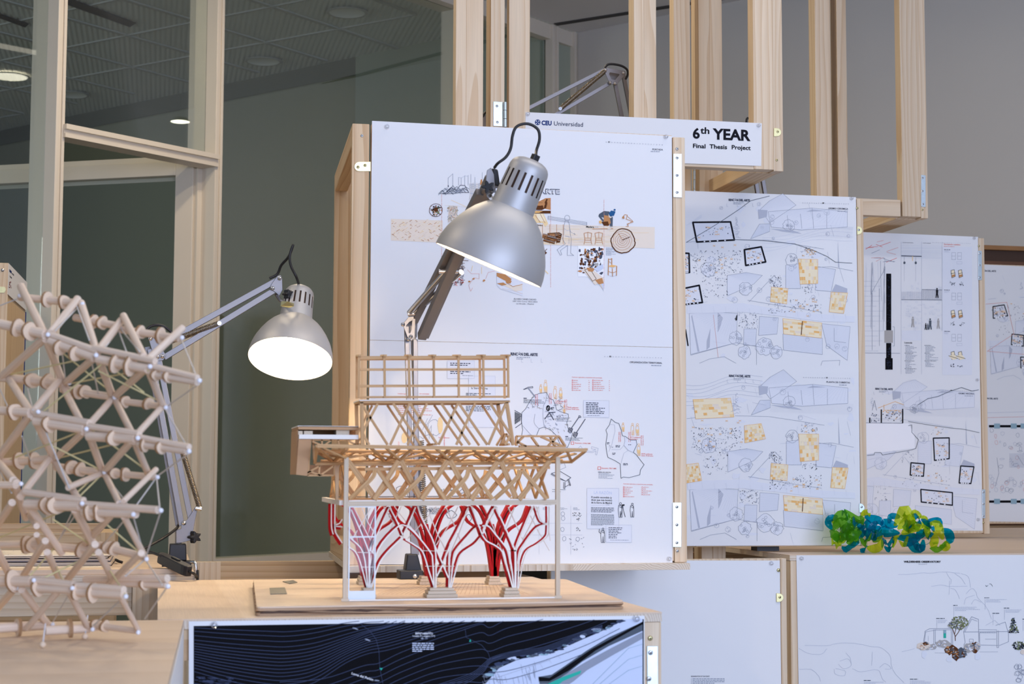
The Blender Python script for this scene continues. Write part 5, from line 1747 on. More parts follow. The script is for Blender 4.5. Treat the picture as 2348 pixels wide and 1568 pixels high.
s.poly([(410, 770), (455, 770), (432, 802)], 'e', 4); s.poly([(1615, 415), (1630, 380), (1645, 415)], 'e', 4)
s.finish('black contour map with pale coast on the front of the model plinth', 'map sheet', 'map_sheet')

# ---- nearly blank sheet
s = Sheet([(1264, 1285), (1788, 1285), (1792, 1640), (1264, 1640)], Ym)
s.T(1180, 1100, 3.261)
s.text('REGENERATION OF THE FOREST', 1318, 1473, 9, 'd', 'l', .01, 140, slope=0); s.greek(1330, 1484, 240, 4, 11, 5, 'g', True, slope=0); s.line([(1321, 1482), (1321, 1600)], .6, 'g')
s.finish('nearly blank white sheet below the right half of the largest board', group=GSH)

# ---- observatory sheet
s = Sheet([(1826, 1273), (2560, 1272), (2560, 1680), (1833, 1680)], 5.1485)
s.T(1780, 1240, 4.134)
R = s.R
s.text('WILDERNESS OBSERVATORY', 1384, 205, 16, 'k', 'c', .045, 350, slope=0); s.text('Sections II', 1386, 224, 10, 'g', 'c', .0, 80, slope=0)
def sk(pts, c='l', w=.7):
    P_ = smoothpath([(x, y, 0) for x, y in pts], 4)
    s.line([(p.x + R.uniform(-2, 2), p.y + R.uniform(-2, 2)) for p in P_], w, c, 1)
for pts in ([(1156, 321), (1300, 312), (1390, 300), (1450, 305), (1610, 294), (1740, 306)], [(1612, 296), (1640, 350), (1660, 370), (1650, 410)], [(1690, 306), (1750, 350), (1790, 410)], [(1470, 432), (1560, 418), (1640, 430), (1812, 430)], [(1640, 380), (1636, 512)], [(1650, 445), (1700, 470), (1736, 550)], [(1800, 500), (1850, 450), (1890, 480), (1910, 540), (1960, 590), (2010, 660), (2040, 740)], [(1780, 600), (1800, 540), (1880, 515)], [(1850, 600), (1880, 555), (1940, 580)], [(1750, 310), (1820, 340), (1840, 440)], [(268, 990), (480, 992), (580, 970), (740, 970), (900, 1000), (1000, 1015), (1080, 1090), (1090, 1180), (1130, 1260), (1210, 1340)], [(215, 1020), (320, 1070), (430, 1070), (480, 1020)], [(600, 1140), (680, 1120), (710, 1180), (640, 1210), (590, 1170)], [(560, 1210), (650, 1230), (640, 1280), (560, 1260), (545, 1215)], [(660, 1060), (700, 1110), (710, 1180)], [(910, 1050), (905, 1180)], [(980, 1200), (1030, 1160), (1090, 1210), (1030, 1216)], [(215, 1216), (330, 1218), (400, 1280), (420, 1330)], [(720, 1210), (800, 1240), (960, 1220), (1000, 1300), (1040, 1340)], [(1190, 1050), (1310, 1020)]):
    sk(pts)
s.line([(1396, 955), (1410, 855), (1450, 832), (1656, 830)], 1.1, 'g'); s.line([(1404, 955), (1416, 862), (1506, 845), (1656, 842)], .9, 'g'); s.line([(1492, 840), (1492, 980), (1506, 980), (1506, 840)], 1, 'g'); s.line([(1658, 836), (1660, 985), (1672, 985), (1670, 840)], 1, 'g')
s.line([(1775, 860), (1850, 718), (1915, 742), (1920, 960)], 1.1, 'g'); s.line([(1786, 862), (1852, 740), (1905, 760)], .9, 'g'); s.line([(1775, 862), (1790, 960), (1775, 990)], 1, 'g'); s.line([(1775, 862), (2196, 858)], 1.1, 'g'); s.line([(1920, 840), (2090, 842)], .9, 'g'); s.line([(1930, 870), (2085, 870)], .9, 'g')
s.line([(2090, 850), (2090, 1010), (2106, 1010), (2106, 850)], 1, 'g'); s.line([(2080, 800), (2170, 768), (2200, 880), (2200, 955), (2110, 992)], 1, 'g'); s.line([(1925, 870), (1928, 985), (2100, 990)], 1, 'g'); s.line([(1980, 930), (2080, 930)], .8, 'g'); s.line([(1440, 900), (1440, 950)], .8, 'l'); s.line([(1830, 930), (1866, 930), (1866, 958), (1830, 958)], .8, 'g', 1, True); s.line([(1984, 800), (2070, 752), (2120, 800)], .7, 'l')
for x in range(1936, 2080, 22):
    s.line([(x, 866), (x, 872)], .8, 'g')
s.rect(1584, 845, 1608, 920, 'e', 2); s.rect(1584, 845, 1608, 875, 'a', 3)
for x, y, x2, n_ in ((1515, 735, 130, 3), (1676, 611, 250, 4), (1972, 539, 230, 3), (2048, 686, 0, 0), (2156, 637, 200, 3), (828, 1322, 240, 2), (1266, 1310, 260, 3), (2332, 742, 90, 2)):
    s.greek(x, y - 4, 85 if n_ else 80, 1, 1, 7, 'm', slope=0)
    if n_:
        s.greek(x + 16, y + 14, x2, n_, 11, 4, 'l', False, slope=0)
    s.line([(x + 6, y + 12), (x + 6, y + 110 if y < 1000 else y + 60)], .7, 'l')
def leafy(x, y, rx, ry, n_, cs):
    for i in range(n_):
        a, q_ = R.uniform(0, 6.3), math.sqrt(R.random())
        s.poly(s.blob(x + rx * q_ * math.cos(a), y + ry * q_ * math.sin(a), R.uniform(4, 11), R.uniform(3, 8), 6, .4), R.choice(cs), R.choice((2, 3, 4)))
s.line([(1696, 945), (1694, 900), (1672, 840), (1650, 800)], 1.6, 'n', 2); s.line([(1696, 905), (1722, 870), (1760, 800)], 1.4, 'n', 2); s.line([(1690, 880), (1710, 790)], 1.2, 'n', 2)
leafy(1732, 775, 84, 62, 170, 'vvmhv'); leafy(1660, 800, 30, 30, 30, 'vhm')
for j in range(9):
    leafy(2244, 735 + j * 16, 8 + j * 5.5, 9, 10 + j, 'mvkm')
leafy(2300, 990, 62, 40, 110, 'mvkv'); s.poly(s.blob(2332, 1050, 20, 24, 10, .3), 's', 3)
for x, y, rx, ry, c_ in ((1405, 1000, 70, 40, 's'), (1480, 1005, 36, 28, 'h'), (1580, 975, 70, 38, 'h'), (1650, 1030, 58, 48, 'n'), (1700, 1070, 40, 60, 'n'), (1760, 1060, 50, 50, 'm'), (1826, 1010, 48, 44, 'h'), (1880, 1010, 40, 54, 'n'), (1905, 1000, 24, 40, 'h'), (1412, 975, 20, 18, 'n')):
    s.poly(s.blob(x, y, rx, ry, 18, .2), c_, 2)
    for i in range(24):
        a, q_ = R.uniform(0, 6.3), math.sqrt(R.random()) * .8
        s.poly(s.blob(x + rx * q_ * math.cos(a), y + ry * q_ * math.sin(a), R.uniform(4, 16), R.uniform(3, 10), 6, .5), R.choice({'s': 'sTth', 'h': 'hFgs', 'n': 'nmth', 'm': 'mghn'}[c_]), 3)
for x, y in ((1400, 1080), (1640, 1120), (1905, 1095)):
    s.poly(s.blob(x, y, 26, 30, 10, .4), 'F', 1)
s.line([(1500, 1060), (1640, 1062)], .6, 'g'); s.line([(1925, 1052), (2100, 1050)], .6, 'g')
for pts in ([(1985, 425), (1996, 430), (2006, 420)], [(2018, 408), (2034, 408), (2050, 430)], [(1990, 432), (1984, 420)]):
    s.line(pts, .9, 'm')
for i in range(14):
    x, y = R.uniform(2270, 2345), R.uniform(1180, 1330)
    s.line(s.blob(x, y, 22, 22, 7, .3), .7, 'g', 1, True)
s.finish('wilderness observatory sections sheet on the front of the plastic model plinth', group=GSH)
# ---- strip of white card on the nearest plinth's right side
k = MB()
k.frame_box(pr + du * .03 + dv * -.0012 + V(0, 0, .03), du * 1.05, dv * .001, V(0, 0, ZP - .012 - .03))
tag(k.build('drawing_sheet', M['paper']), 'white sheet on the right side of the nearest plinth', 'drawing sheet', GSH)
# ---- push pins
def pin(px, py, Y, label, r=.0068, tilt=(0, 0)):
    c = aty(px, py, Y)
    d = V(tilt[0], -1, tilt[1]).normalized()
    t = thing('push_pin', label, 'push pin', c, 'clear push pins in the sheet corners')
    k = MB()
    k.lathe([(.0002, r * .98), (.0022, r), (.0030, r * .5), (.0085, r * .42), (.0095, r * .75), (.0112, r * .78), (.0120, r * .1)], c, d, 16)
    k.build('head', M['pin'], t)
    k = MB()
    k.tube([c + d * .0004, c + d * .004], .0009, 6)
    k.build('needle', M['chrome'], t)
for px, py, Y, lab in ((887, 291, Y1, 'clear pin at the top left corner of the title sheet'), (1526, 314, Y1, 'clear pin at the top right corner of the title sheet'),
                       (1534, 1281, Y1 - .0006, 'clear pin at the bottom right corner of the territory sheet'), (1210, 262, YS - .0011, 'clear pin at the left end of the sixth year sign'),
                       (1739, 288, YS - .0011, 'clear pin at the right end of the sixth year sign'), (1952, 455, Y2, 'clear pin at the top right corner of the second board'),
                       (2233, 546, Y3, 'clear pin at the top right corner of the third board'), (2240, 871, Y3, 'clear pin at the lower right of the stone wall section sheet'),
                       (2242, 1191, Y3 - .0006, 'clear pin at the bottom right corner of the third board'), (1768, 1291, Ym, 'clear pin at the top right corner of the nearly blank sheet'),
                       (1837, 1280, 5.1485, 'clear pin at the top left corner of the observatory sheet'), (491, 1433, 3.0365, 'clear pin at the left end of the black contour map'),
                       (1458, 1418, 3.0365, 'clear pin at the right end of the black contour map')):
    pin(px, py, Y, lab)
# ------------------------------------------------------------------ desk lamps
def helix(p, q, r, turns, n=9):
    p, q = Vector(p), Vector(q)
    d = q - p
    a = d.cross(V(0, 1, 0)).normalized()
    b = d.cross(a).normalized()
    return [p + d * (i / (turns * n)) + a * r * math.cos(2 * math.pi * i / n) + b * r * math.sin(2 * math.pi * i / n) for i in range(turns * n + 1)]
def spring(t, p, q, r=.007, turns=34):
    k = MB()
    k.tube(helix(p, q, r, turns), r * .24, 5)
    return k.build('spring', M['spring'], t)
def bolt(t, c, r=.006, d=(0, -1, 0), L=.006):
    k = MB()
    d = V(*d) if not isinstance(d, Vector) else d
    k.lathe([(-L, r * .8), (0, r), (r * .5, r * .8), (r * .7, .0001)], c, d, 12)
    return k.build('bolt', M['chrome'], t)
def knob(t, c, d, r=.02, name='knob'):
    k = MB()
    d = Vector(d).normalized()
    a = d.cross(V(0, 0, 1)).normalized()
    b = d.cross(a)
    poly = []
    for i in range(20):
        an = 2 * math.pi * i / 20
        rr = r * (.72 + .28 * math.cos(5 * an))
        poly.append(Vector(c) + (a * math.cos(an) + b * math.sin(an)) * rr)
    k.prism(poly, d * .022)
    o = k.build(name, M['black'], t, bevel=.0015)
    return o
def plate_part(t, name, pts, thick, m='arm', hole=None):
    """bracket plate: outline (3D points), optional triangular window"""
    k = MB()
    if hole:
        n = len(pts)
        ring_o, ring_i = [Vector(p) for p in pts], [Vector(p) for p in hole]
        assert len(ring_i) == n
        e = Vector(thick)
        vs = ring_o + ring_i + [p + e for p in ring_o] + [p + e for p in ring_i]
        fs = []
        for i in range(n):
            j = (i + 1) % n
            fs += [(i, j, n + j, n + i), (2 * n + j, 2 * n + i, 3 * n + i, 3 * n + j), (i, 2 * n + i, 2 * n + j, j), (n + j, 3 * n + j, 3 * n + i, n + i)]
        k.add(vs, fs)
    else:
        k.prism(pts, thick)
    return k.build(name, M[m], t, bevel=.0008)
def lamp_head(t, rim, up_px, D, adv, slot_k, lit=True):
    """shade, housing and bulb. rim: opening centre; up_px: image direction of the axis; adv: axis component towards us"""
    v = (CAM - rim).normalized()
    r = RGT - v * RGT.dot(v); r.normalize()
    u = v.cross(r); u.normalize()
    im = (r * up_px[0] + u * -up_px[1]).normalized()
    ax = (im * math.sqrt(1 - adv * adv) + v * adv).normalized()
    prof = [(0, .5), (.06, .496), (.12, .484), (.18, .466), (.227, .446), (.30, .410), (.382, .358), (.44, .312), (.496, .253), (.522, .218), (.537, .196)]
    k = MB()
    k.lathe([(a * D, b_ * D) for a, b_ in prof], rim, ax, 56)
    k.lathe([(a * D, (b_ - .006) * D) for a, b_ in prof], rim, ax, 56, 1)
    k.lathe([(0, .494 * D), (-.004 * D, .497 * D), (0, .5 * D)], rim, ax, 56, 0)
    sh = k.build('shade', [M['silver'], M['silver_in']], t)
    hp = [(.494, .196), (.53, .1945), (.62, .191), (.68, .188), (.695, .1875), (.71, .187), (.845, .182), (.86, .1815), (.875, .181), (.93, .178), (.965, .170), (.995, .154), (1.018, .128), (1.034, .094), (1.042, .05), (1.045, .001)]
    hp = [(.535 + (a - .494) * .844, b_) for a, b_ in hp]
    NS, per = 108, 6
    k = MB()
    k.lathe([(a * D, b_ * D) for a, b_ in hp], rim, ax, NS, 0, lambda i, kk: i in (3, 4, 5, 6, 7) and kk % per in (2, 3))
    hs = k.build('lamp_housing', M['silver'], t)
    k = MB()
    k.lathe([(.54 * D, .18 * D), (.90 * D, .165 * D)], rim, ax, 32)
    k.build('inner_sleeve', M['slotbrown'], t)
    k = MB()
    bz = rim + ax * D * .30
    k.lathe([(-.13 * D, .001), (-.12 * D, .05 * D), (-.08 * D, .095 * D), (-.02 * D, .115 * D), (.04 * D, .105 * D), (.1 * D, .07 * D), (.16 * D, .055 * D), (.2 * D, .055 * D)], bz, ax, 20)
    k.build('bulb', M['bulb'] if lit else M['silver_in'], t)
    if lit:
        l = bpy.data.lights.new('bulb light', 'POINT')
        l.energy = lit
        l.color = (1, .76, .46)
        l.shadow_soft_size = .03
        o = bpy.data.objects.new('bulb light', l)
        COL.objects.link(o)
        o.location = rim + ax * D * .14
    return ax
def arms(t, p, q, w, nm='arm', n=(0, -1, 0)):
    k = MB()
    k.strip([p, q], w, w, n)
    return k.build(nm, M['arm'], t, bevel=.001)
def cord(t, pts, r=.0036):
    k = MB()
    k.tube(smoothpath(pts, 6), r, 8)
    return k.build('cord', M['cord'], t)

# ---- small lamp on the side table
Ya = 4.62
def A(px, py, dy=0):
    return aty(px, py, Ya + dy)
lb = atz(412, 1304, ZL)
Ya = lb.y
L1 = thing('desk_lamp', 'smaller lit silver desk lamp clamped on the side table, shade opening towards us', 'desk lamp', (lb.x, lb.y, ZL), 'silver arm desk lamps')
k = MB()
k.box(A(371, 1300).x, A(438, 1300).x, Ya - .03, Ya + .05, ZL + .0003, ZL + .02)
k.build('clamp_foot', M['black'], L1, bevel=.002)
k = MB()
tp, bt = A(388, 1247), A(386, 1300)
k.prism([V(A(389, 1247).x, Ya, A(389, 1247).z), V(A(427, 1247).x, Ya, A(427, 1247).z), V(A(428, 1290).x, Ya, ZL + .0203), V(A(386, 1290).x, Ya, ZL + .0203)], (0, .045, 0))
k.build('clamp_body', M['black'], L1, bevel=.003)
k = MB()
k.tube([A(409, 1248, .02), A(408.5, 1214, .02)], .0085, 14)
k.build('spigot', M['arm'], L1)
for dy in (.0, .034):
    plate_part(L1, 'base_bracket', [A(415, 1212, dy), A(416, 1198, dy), A(420, 1194, dy), A(427, 1193, dy), A(438, 1178, dy), A(449, 1160, dy), A(454, 1163, dy), A(447, 1195, dy), A(442, 1225, dy), A(439, 1238, dy), A(418, 1244, dy), A(404, 1245, dy), A(404, 1216, dy)], (0, .003, 0))
knob(L1, A(441, 1231, -.002), (.5, -1, 0), .017)
bolt(L1, A(422, 1199, -.001))
k = MB()
k.tube([A(448, 1165, -.004), A(462, 1167, -.004)], .006, 10)
k.build('spring_pin', M['chrome'], L1)
arms(L1, A(344, 800, .012), A(417, 1205, .012), .0145)
arms(L1, A(362, 812, .012), A(437, 1190, .012), .0145)
arms(L1, A(338, 795, .045), A(409, 1205, .045), .0145)
plate_part(L1, 'elbow_bracket', [A(339, 772), A(348, 768), A(372, 800), A(381, 815), A(374, 826), A(360, 828), A(352, 815)], (0, .003, 0))
plate_part(L1, 'elbow_bracket', [A(339, 772, .036), A(348, 768, .036), A(372, 800, .036), A(381, 815, .036), A(374, 826, .036), A(360, 828, .036), A(352, 815, .036)], (0, .003, 0), 'black')
for px, py in ((345, 776), (361, 818), (372, 817)):
    bolt(L1, A(px, py, -.001))
arms(L1, A(356, 796, .012), A(640, 640, .012), .0155)
arms(L1, A(376, 820, .012), A(632, 664, .012), .0155)
spring(L1, A(385, 783, .006), A(503, 741, .006), .0062, 40)
spring(L1, A(385, 785, .04), A(503, 743, .04), .0062, 40)
spring(L1, A(415, 1024, .006), A(458, 1165, .006), .0062, 46)
k = MB()
k.tube([A(503, 741, -.004), A(503, 741, .046)], .0055, 10)
k.build('spring_pin', M['chrome'], L1)
plate_part(L1, 'head_bracket', [A(636, 632), A(644, 631), A(647, 638), A(648, 665), A(641, 678), A(626, 666), A(619, 660), A(622, 652)], (0, .003, 0))
plate_part(L1, 'head_bracket', [A(636, 632, .03), A(644, 631, .03), A(647, 638, .03), A(648, 665, .03), A(641, 678, .03), A(626, 666, .03), A(619, 660, .03), A(622, 652, .03)], (0, .003, 0))
bolt(L1, A(641, 638, -.001)); bolt(L1, A(625, 661, -.001))
rim = A(665.5, 823, -.10)
D1 = 194 * (rim - CAM).dot(FWD) / CAM_F
ax1 = lamp_head(L1, rim, (.135, -.99), D1, -.50, 0, lit=4.6)
hc = rim + ax1 * D1 * .62
bk = hc + V(-.045, -.012, .0)
k = MB()
k.tube([A(634, 676, .01), A(643, 690, -.03), A(654, 697, -.09)], .005, 10)
k.build('ball_joint', M['chrome'], L1)
knob(L1, A(654, 675, -.04), (.6, -1, 0), .013)
k = MB()
k.prism([A(643, 702, -.125), A(645, 691, -.125), A(660, 691, -.145), A(674, 696, -.15), A(674, 702, -.15), A(662, 706, -.145)], (0, -.003, 0))
k.build('mount_plate', M['brass'], L1)
tp1 = rim + ax1 * D1 * .995
cord(L1, [A(618, 638, .0), A(636, 628, -.0), A(645, 608, -.01), A(662, 588, -.03), A(672, 562, -.05), A(667, 575, -.05), A(664, 592, -.05), A(668, 612, -.055), A(680, 636, -.06), tp1])
cord(L1, [A(340, 775, .02), A(338, 755, .02), A(352, 746, .02), A(372, 747, .02), A(388, 757, .02), A(398, 768, .02)])
cw = cord(L1, [A(409, 1204, .02), A(404, 1212, .0), A(380, 1230, -.06), A(345, 1250, -.10), A(320, 1262, -.12), A(330, 1262, -.17), A(352, 1268, -.23), A(368, 1274, -.27)])
sp_, sq_ = atz(362, 1285, ZL + .058), atz(436, 1324, ZL + .012)
sp_ = aty(367, 1277, 4.22); sq_ = aty(434, 1310, 4.10)
k = MB()
d = sq_ - sp_
sdv = d.cross(V(0, 0, 1)).normalized()
upn = sdv.cross(d).normalized()
hw, hh = .0125, .0125
outl = []
for a, w_ in ((0, .55), (.06, .9), (.14, 1), (.86, 1), (.94, .9), (1, .55)):
    outl.append(sp_ + d * a - sdv * hw * w_ - upn * hh)
for a, w_ in ((1, .55), (.94, .9), (.86, 1), (.14, 1), (.06, .9), (0, .55)):
    outl.append(sp_ + d * a + sdv * hw * w_ - upn * hh)
k.prism(outl, upn * hh * 2)
swb = k.build('cord_switch', M['black'], cw, bevel=.0025)
k = MB()
mc = sp_ + d * .52 + upn * hh
k.frame_box(mc - d * .12 - sdv * .004, d * .24, sdv * .008, upn * .004)
k.build('switch_rocker', M['cord'], cw, bevel=.001)
cord(L1, [sq_, aty(441, 1313, 4.09), aty(448, 1318, 4.115), aty(452, 1325, 4.1572), V(aty(453, 1330, 4.157).x, 4.1572, .93), V(aty(453, 1330, 4.157).x, 4.1572, .5)], .0034)
k = MB()
k.tube(smoothpath([A(438, 1289, -.03), A(446, 1289, -.04), A(449, 1296, -.045), A(449, 1326, -.045)], 5), .0042, 8)
k.build('clamp_screw', M['chrome'], L1)

# ---- large lamp behind the pavilion
lb = atz(933, 1326, ZP)
Yb = 4.115
L2 = thing('desk_lamp', 'large lit silver desk lamp in the centre, its dome shade tilted over the pavilion model', 'desk lamp', (aty(935, 1320, Yb).x, Yb, ZP), 'silver arm desk lamps')
def Bp(px, py, dy=0):
    return aty(px, py, Yb + dy)
k = MB()
k.box(Bp(913, 1320).x, Bp(966, 1320).x, Yb - .03, Yb + .03, ZP + .0003, ZP + .022)
k.build('clamp_foot', M['black'], L2, bevel=.002)
k = MB()
k.prism([Bp(929, 1310), Bp(968, 1310), Bp(958, 1270), Bp(934, 1270)], (0, .04, 0))
k.build('clamp_body', M['black'], L2, bevel=.003)
k = MB(); k.lathe([(0, .0055), (.001, .005), (.0012, .001)], Bp(951.5, 1321, -.0302), (0, -1, 0), 14); k.build('bolt', M['chrome'], L2)
for (pa, pb_) in (((932, 748), (947, 1272)), ((952, 778), (955, 1272))):
    arms(L2, Bp(pa[0], pa[1], .015), Bp(pb_[0], pb_[1], .015), .0115)
arms(L2, Bp(947, 770, .03), Bp(962, 1200, .03), .012)
spring(L2, Bp(966, 1010, .004), Bp(975, 1215, .004), .006, 46)
# upper arm reaches towards us
Ye = Yb
Yh = 3.56
def C2(px, py, f, dy=0):
    return aty(px, py, Ye + (Yh - Ye) * f + dy)
arms(L2, C2(967, 772, .0), C2(1124, 410, .92), .021, 'arm', (1, 0, 0))
arms(L2, C2(950, 735, .0, .02), C2(1100, 440, .9, .02), .017, 'arm', (1, 0, 0))
arms(L2, C2(975, 770, .0, .05), C2(1118, 445, .92, .05), .017, 'arm', (1, 0, 0))
for a, c in (((939, 717), (1012, 624)), ((950, 717), (1050, 624))):
    k = MB()
    k.tube([C2(a[0], a[1], .0, -.01), C2(c[0] + 8, c[1], .35, -.01)], .0075, 10)
    k.build('spring_tube', M['chrome'], L2)
k = MB(); k.tube([C2(1007, 622, .36, -.02), C2(1050, 622, .36, -.02)], .0062, 10); k.build('spring_pin', M['chrome'], L2)
k = MB(); k.tube([C2(935, 720, 0, -.012), C2(958, 718, 0, -.012)], .0062, 10); k.build('spring_pin', M['chrome'], L2)
plate_part(L2, 'elbow_bracket', [Bp(923, 743, -.004), Bp(940, 723, -.004), Bp(953, 722, -.004), Bp(951, 772, -.004), Bp(945, 780, -.004), Bp(938, 782, -.004)], (0, .004, 0), 'arm',
           [Bp(931, 747, -.004), Bp(939, 738, -.004), Bp(945, 735, -.004), Bp(943, 756, -.004), Bp(940, 763, -.004), Bp(937, 763, -.004)])
plate_part(L2, 'elbow_bracket', [Bp(930, 743, .04), Bp(946, 723, .04), Bp(958, 722, .04), Bp(956, 772, .04), Bp(950, 780, .04), Bp(944, 782, .04)], (0, .004, 0), 'arm')
for px, py in ((924, 744), (942, 772), (937, 778)):
    bolt(L2, Bp(px, py, -.005), .0055)
rim2 = aty(1120, 607.5, 3.5)
D2 = 262 * (rim2 - CAM).dot(FWD) / CAM_F
ax2 = lamp_head(L2, rim2, (.392, -.92), D2, -.03, 0, lit=9)
hz = 3.5
def Hh(px, py, dy=0):
    return aty(px, py, hz + dy)
plate_part(L2, 'head_bracket', [Hh(1117, 390, .03), Hh(1126, 384, .03), Hh(1133, 400, .03), Hh(1136, 436, .03), Hh(1128, 446, .03), Hh(1112, 430, .03)], (0, .003, 0), 'arm')
k = MB(); k.frame_box(Hh(1128, 385, .06), Hh(1142, 388, .06) - Hh(1128, 385, .06), V(0, .03, 0), Hh(1134, 425, .06) - Hh(1128, 385, .06)); k.build('clamp_block', M['black'], L2, bevel=.003)
knob(L2, Hh(1121, 432, .02), (-.3, -1, 0), .016)
k = MB(); k.tube([Hh(1122, 448, .04), Hh(1128, 455, .06), Hh(1140, 462, .09)], .006, 10); k.build('ball_joint', M['chrome'], L2)
top2 = rim2 + ax2 * D2 * 1.0
rp = (RGT * .92 + UPV * -.39).normalized()
pl_ = top2 + rp * .002
k = MB()
k.tube([pl_ - ax2 * .012, pl_ + ax2 * .012], .0105, 4, 0, True, False)
k.build('cord_grip', M['black'], L2, bevel=.0015)
cord(L2, [pl_ + ax2 * .01, Hh(1230, 345), Hh(1237, 320), Hh(1234, 298), Hh(1218, 286), Hh(1200, 284), Hh(1183, 292), Hh(1175, 312), Hh(1171, 340), Hh(1160, 360), Hh(1142, 374), Hh(1134, 384, .02)], .0033)

# ---- lamp behind the sign: only its arms show
Yc3 = 5.32
def C3(px, py, dy=0):
    return aty(px, py, Yc3 + dy)
L3 = thing('desk_lamp', 'folded silver lamp arm rising behind the sixth year sign', 'desk lamp', (C3(1468, 400).x, Yc3, zsb + .046), 'silver arm desk lamps')
arms(L3, C3(1118, 296, .015), C3(1386, 160, .015), .0125)
arms(L3, C3(1200, 306, .015), C3(1400, 190, .015), .0125)
arms(L3, C3(1428, 165, .015), C3(1467, 370, .015), .0125)
arms(L3, C3(1410, 190, .015), C3(1446, 370, .015), .0125)
for dy in (-.002, .036):
    plate_part(L3, 'elbow_bracket', [C3(1385, 162, dy), C3(1391, 155, dy), C3(1434, 163, dy), C3(1435, 170, dy), C3(1414, 194, dy), C3(1399, 193, dy)], (0, .003, 0), 'arm',
               [C3(1397, 170, dy), C3(1399, 166, dy), C3(1420, 170, dy), C3(1420, 172, dy), C3(1411, 183, dy), C3(1402, 181, dy)] if dy < 0 else None)
for px, py in ((1389, 160), (1429, 167), (1399, 189), (1410, 191)):
    bolt(L3, C3(px, py, -.004), .0055)
for dy in (.002, .03):
    spring(L3, C3(1285, 249, dy), C3(1388, 162, dy), .007, 50)
k = MB(); k.tube([C3(1285, 249, -.008), C3(1285, 249, .04)], .006, 10); k.build('spring_pin', M['chrome'], L3)
cord(L3, [C3(1386, 158, .01), C3(1392, 149, .01), C3(1404, 147, .01), C3(1425, 151, .01), C3(1438, 160, .01), C3(1439, 172, .01), C3(1434, 182, .01)], .004)
k = MB(); k.prism([C3(1438, 360, -.005), C3(1476, 360, -.005), C3(1476, 385, -.005), C3(1438, 385, -.005)], (0, .045, 0)); k.build('clamp_body', M['black'], L3)
k = MB(); k.box(C3(1430, 380).x, C3(1505, 380).x, Yc3 - .02, Yc3 + .06, C3(1430, 385).z - .03, C3(1430, 385).z - .0005); k.build('clamp_bar', M['black'], L3)
plate_part(L3, 'head_bracket', [C3(1104, 268), C3(1118, 262), C3(1122, 292), C3(1104, 300)], (0, .003, 0), 'arm')
cord(L3, [C3(1106, 268, -.003), C3(1113, 258, -.003), C3(1119, 264, -.003), C3(1118, 280, -.003)], .004)
# ---- lamp half hidden behind the right end of the sign
Yd = 5.46
L4 = thing('desk_lamp', 'silver lamp arm almost hidden behind the right end of the sixth year sign', 'desk lamp', (aty(1760, 470, Yd).x, Yd, ZP), 'silver arm desk lamps')
def D4(px, py, dy=0):
    return aty(px, py, Yd + dy)
z0 = D4(1745, 430)
arms(L4, D4(1712, 285, .005), D4(1738, 450, .005), .0135)
arms(L4, D4(1728, 290, .005), D4(1755, 450, .005), .0135)
k = MB(); k.tube([D4(1738, 449, .005), V(D4(1748, 449).x, Yd + .005, ZP + .05)], .0085, 10); k.build('spigot', M['arm'], L4)
k = MB(); k.box(D4(1748, 449).x - .04, D4(1748, 449).x + .04, Yd - .025, Yd + .035, ZP + .0003, ZP + .05); k.build('clamp_foot', M['black'], L4)
cord(L4, [D4(1711, 290), D4(1712, 274), D4(1716, 271), D4(1719, 277), D4(1718, 300)], .004)
# ------------------------------------------------------------------ timber pavilion model on its board
YM = 3.175
ZBd = .960
PV = thing('architecture_model', 'timber pavilion model with red and white tree columns on a worn plywood base', 'architecture model', (.56, 3.45, ZP))
def Q(px, py, d=0.0):
    """point traced on the model's front frame, then moved d metres to the back"""
    p = aty(px, py, YM)
    return V(p.x, p.y + d, p.z)
def Qd(px, py, d):
    """point seen at this pixel on a plane d behind the front frame"""
    return aty(px, py, YM + d)
def part(k, name, m, bevel=0, parent=None):
    return k.build(name, M[m] if isinstance(m, str) else m, parent or PV, bevel=bevel)
# base board with its worn edge
fl, fr_, bl_, br_ = atz(588, 1391, ZBd), atz(1430, 1376.5, ZBd), atz(581, 1329.5, ZBd), atz(1298, 1327.5, ZBd)
k = MB()
def rounded(c, r=.012, n=4):
    out = []
    for i, p in enumerate(c):
        a, b = c[i - 1], c[(i + 1) % len(c)]
        da, db = (a - p).normalized(), (b - p).normalized()
        for j in range(n + 1):
            t_ = j / n
            out.append(p + da * r * (1 - t_) ** 2 + db * r * t_ ** 2)
    return out
rc = rounded([fl, fr_, br_, bl_])
k.prism([p + V(0, 0, -.0035) for p in rc], (0, 0, .0035))
for i, p in enumerate(k.v):
    k.g[i] = V(p.y + 2, p.z, p.x)
bb_ = part(k, 'base_board', 'ply_top', .001)
k = MB()
low = rounded([p + V(0, 0, ZP + .0003 - ZBd) for p in (fl, fr_, br_, bl_)])
n_ = len(low)
lay = [(0, 0), (.3, -.0015), (.42, .0012), (.5, .003), (.58, .0008), (.78, -.0015), (1, 0)]
cen_ = (fl + fr_ + bl_ + br_) / 4
vs, fs = [], []
H_ = ZBd - .0036 - ZP - .0003
for (h_, ins) in lay:
    for i, p in enumerate(low):
        d_ = (V(cen_.x, cen_.y, p.z) - p).normalized()
        vs.append(p + d_ * (ins + (rnd.uniform(-.0006, .0006) if 0 < h_ < 1 else 0)) + V(0, 0, H_ * h_ + (rnd.uniform(-.0007, .0007) if 0 < h_ < 1 else 0)))
for j in range(len(lay) - 1):
    for i in range(n_):
        fs.append((j * n_ + i, j * n_ + (i + 1) % n_, (j + 1) * n_ + (i + 1) % n_, (j + 1) * n_ + i))
fs += [tuple(range(n_ - 1, -1, -1)), tuple((len(lay) - 1) * n_ + i for i in range(n_))]
gr = [V(p.z * 1.4, p.y * .2, p.x) for p in vs]
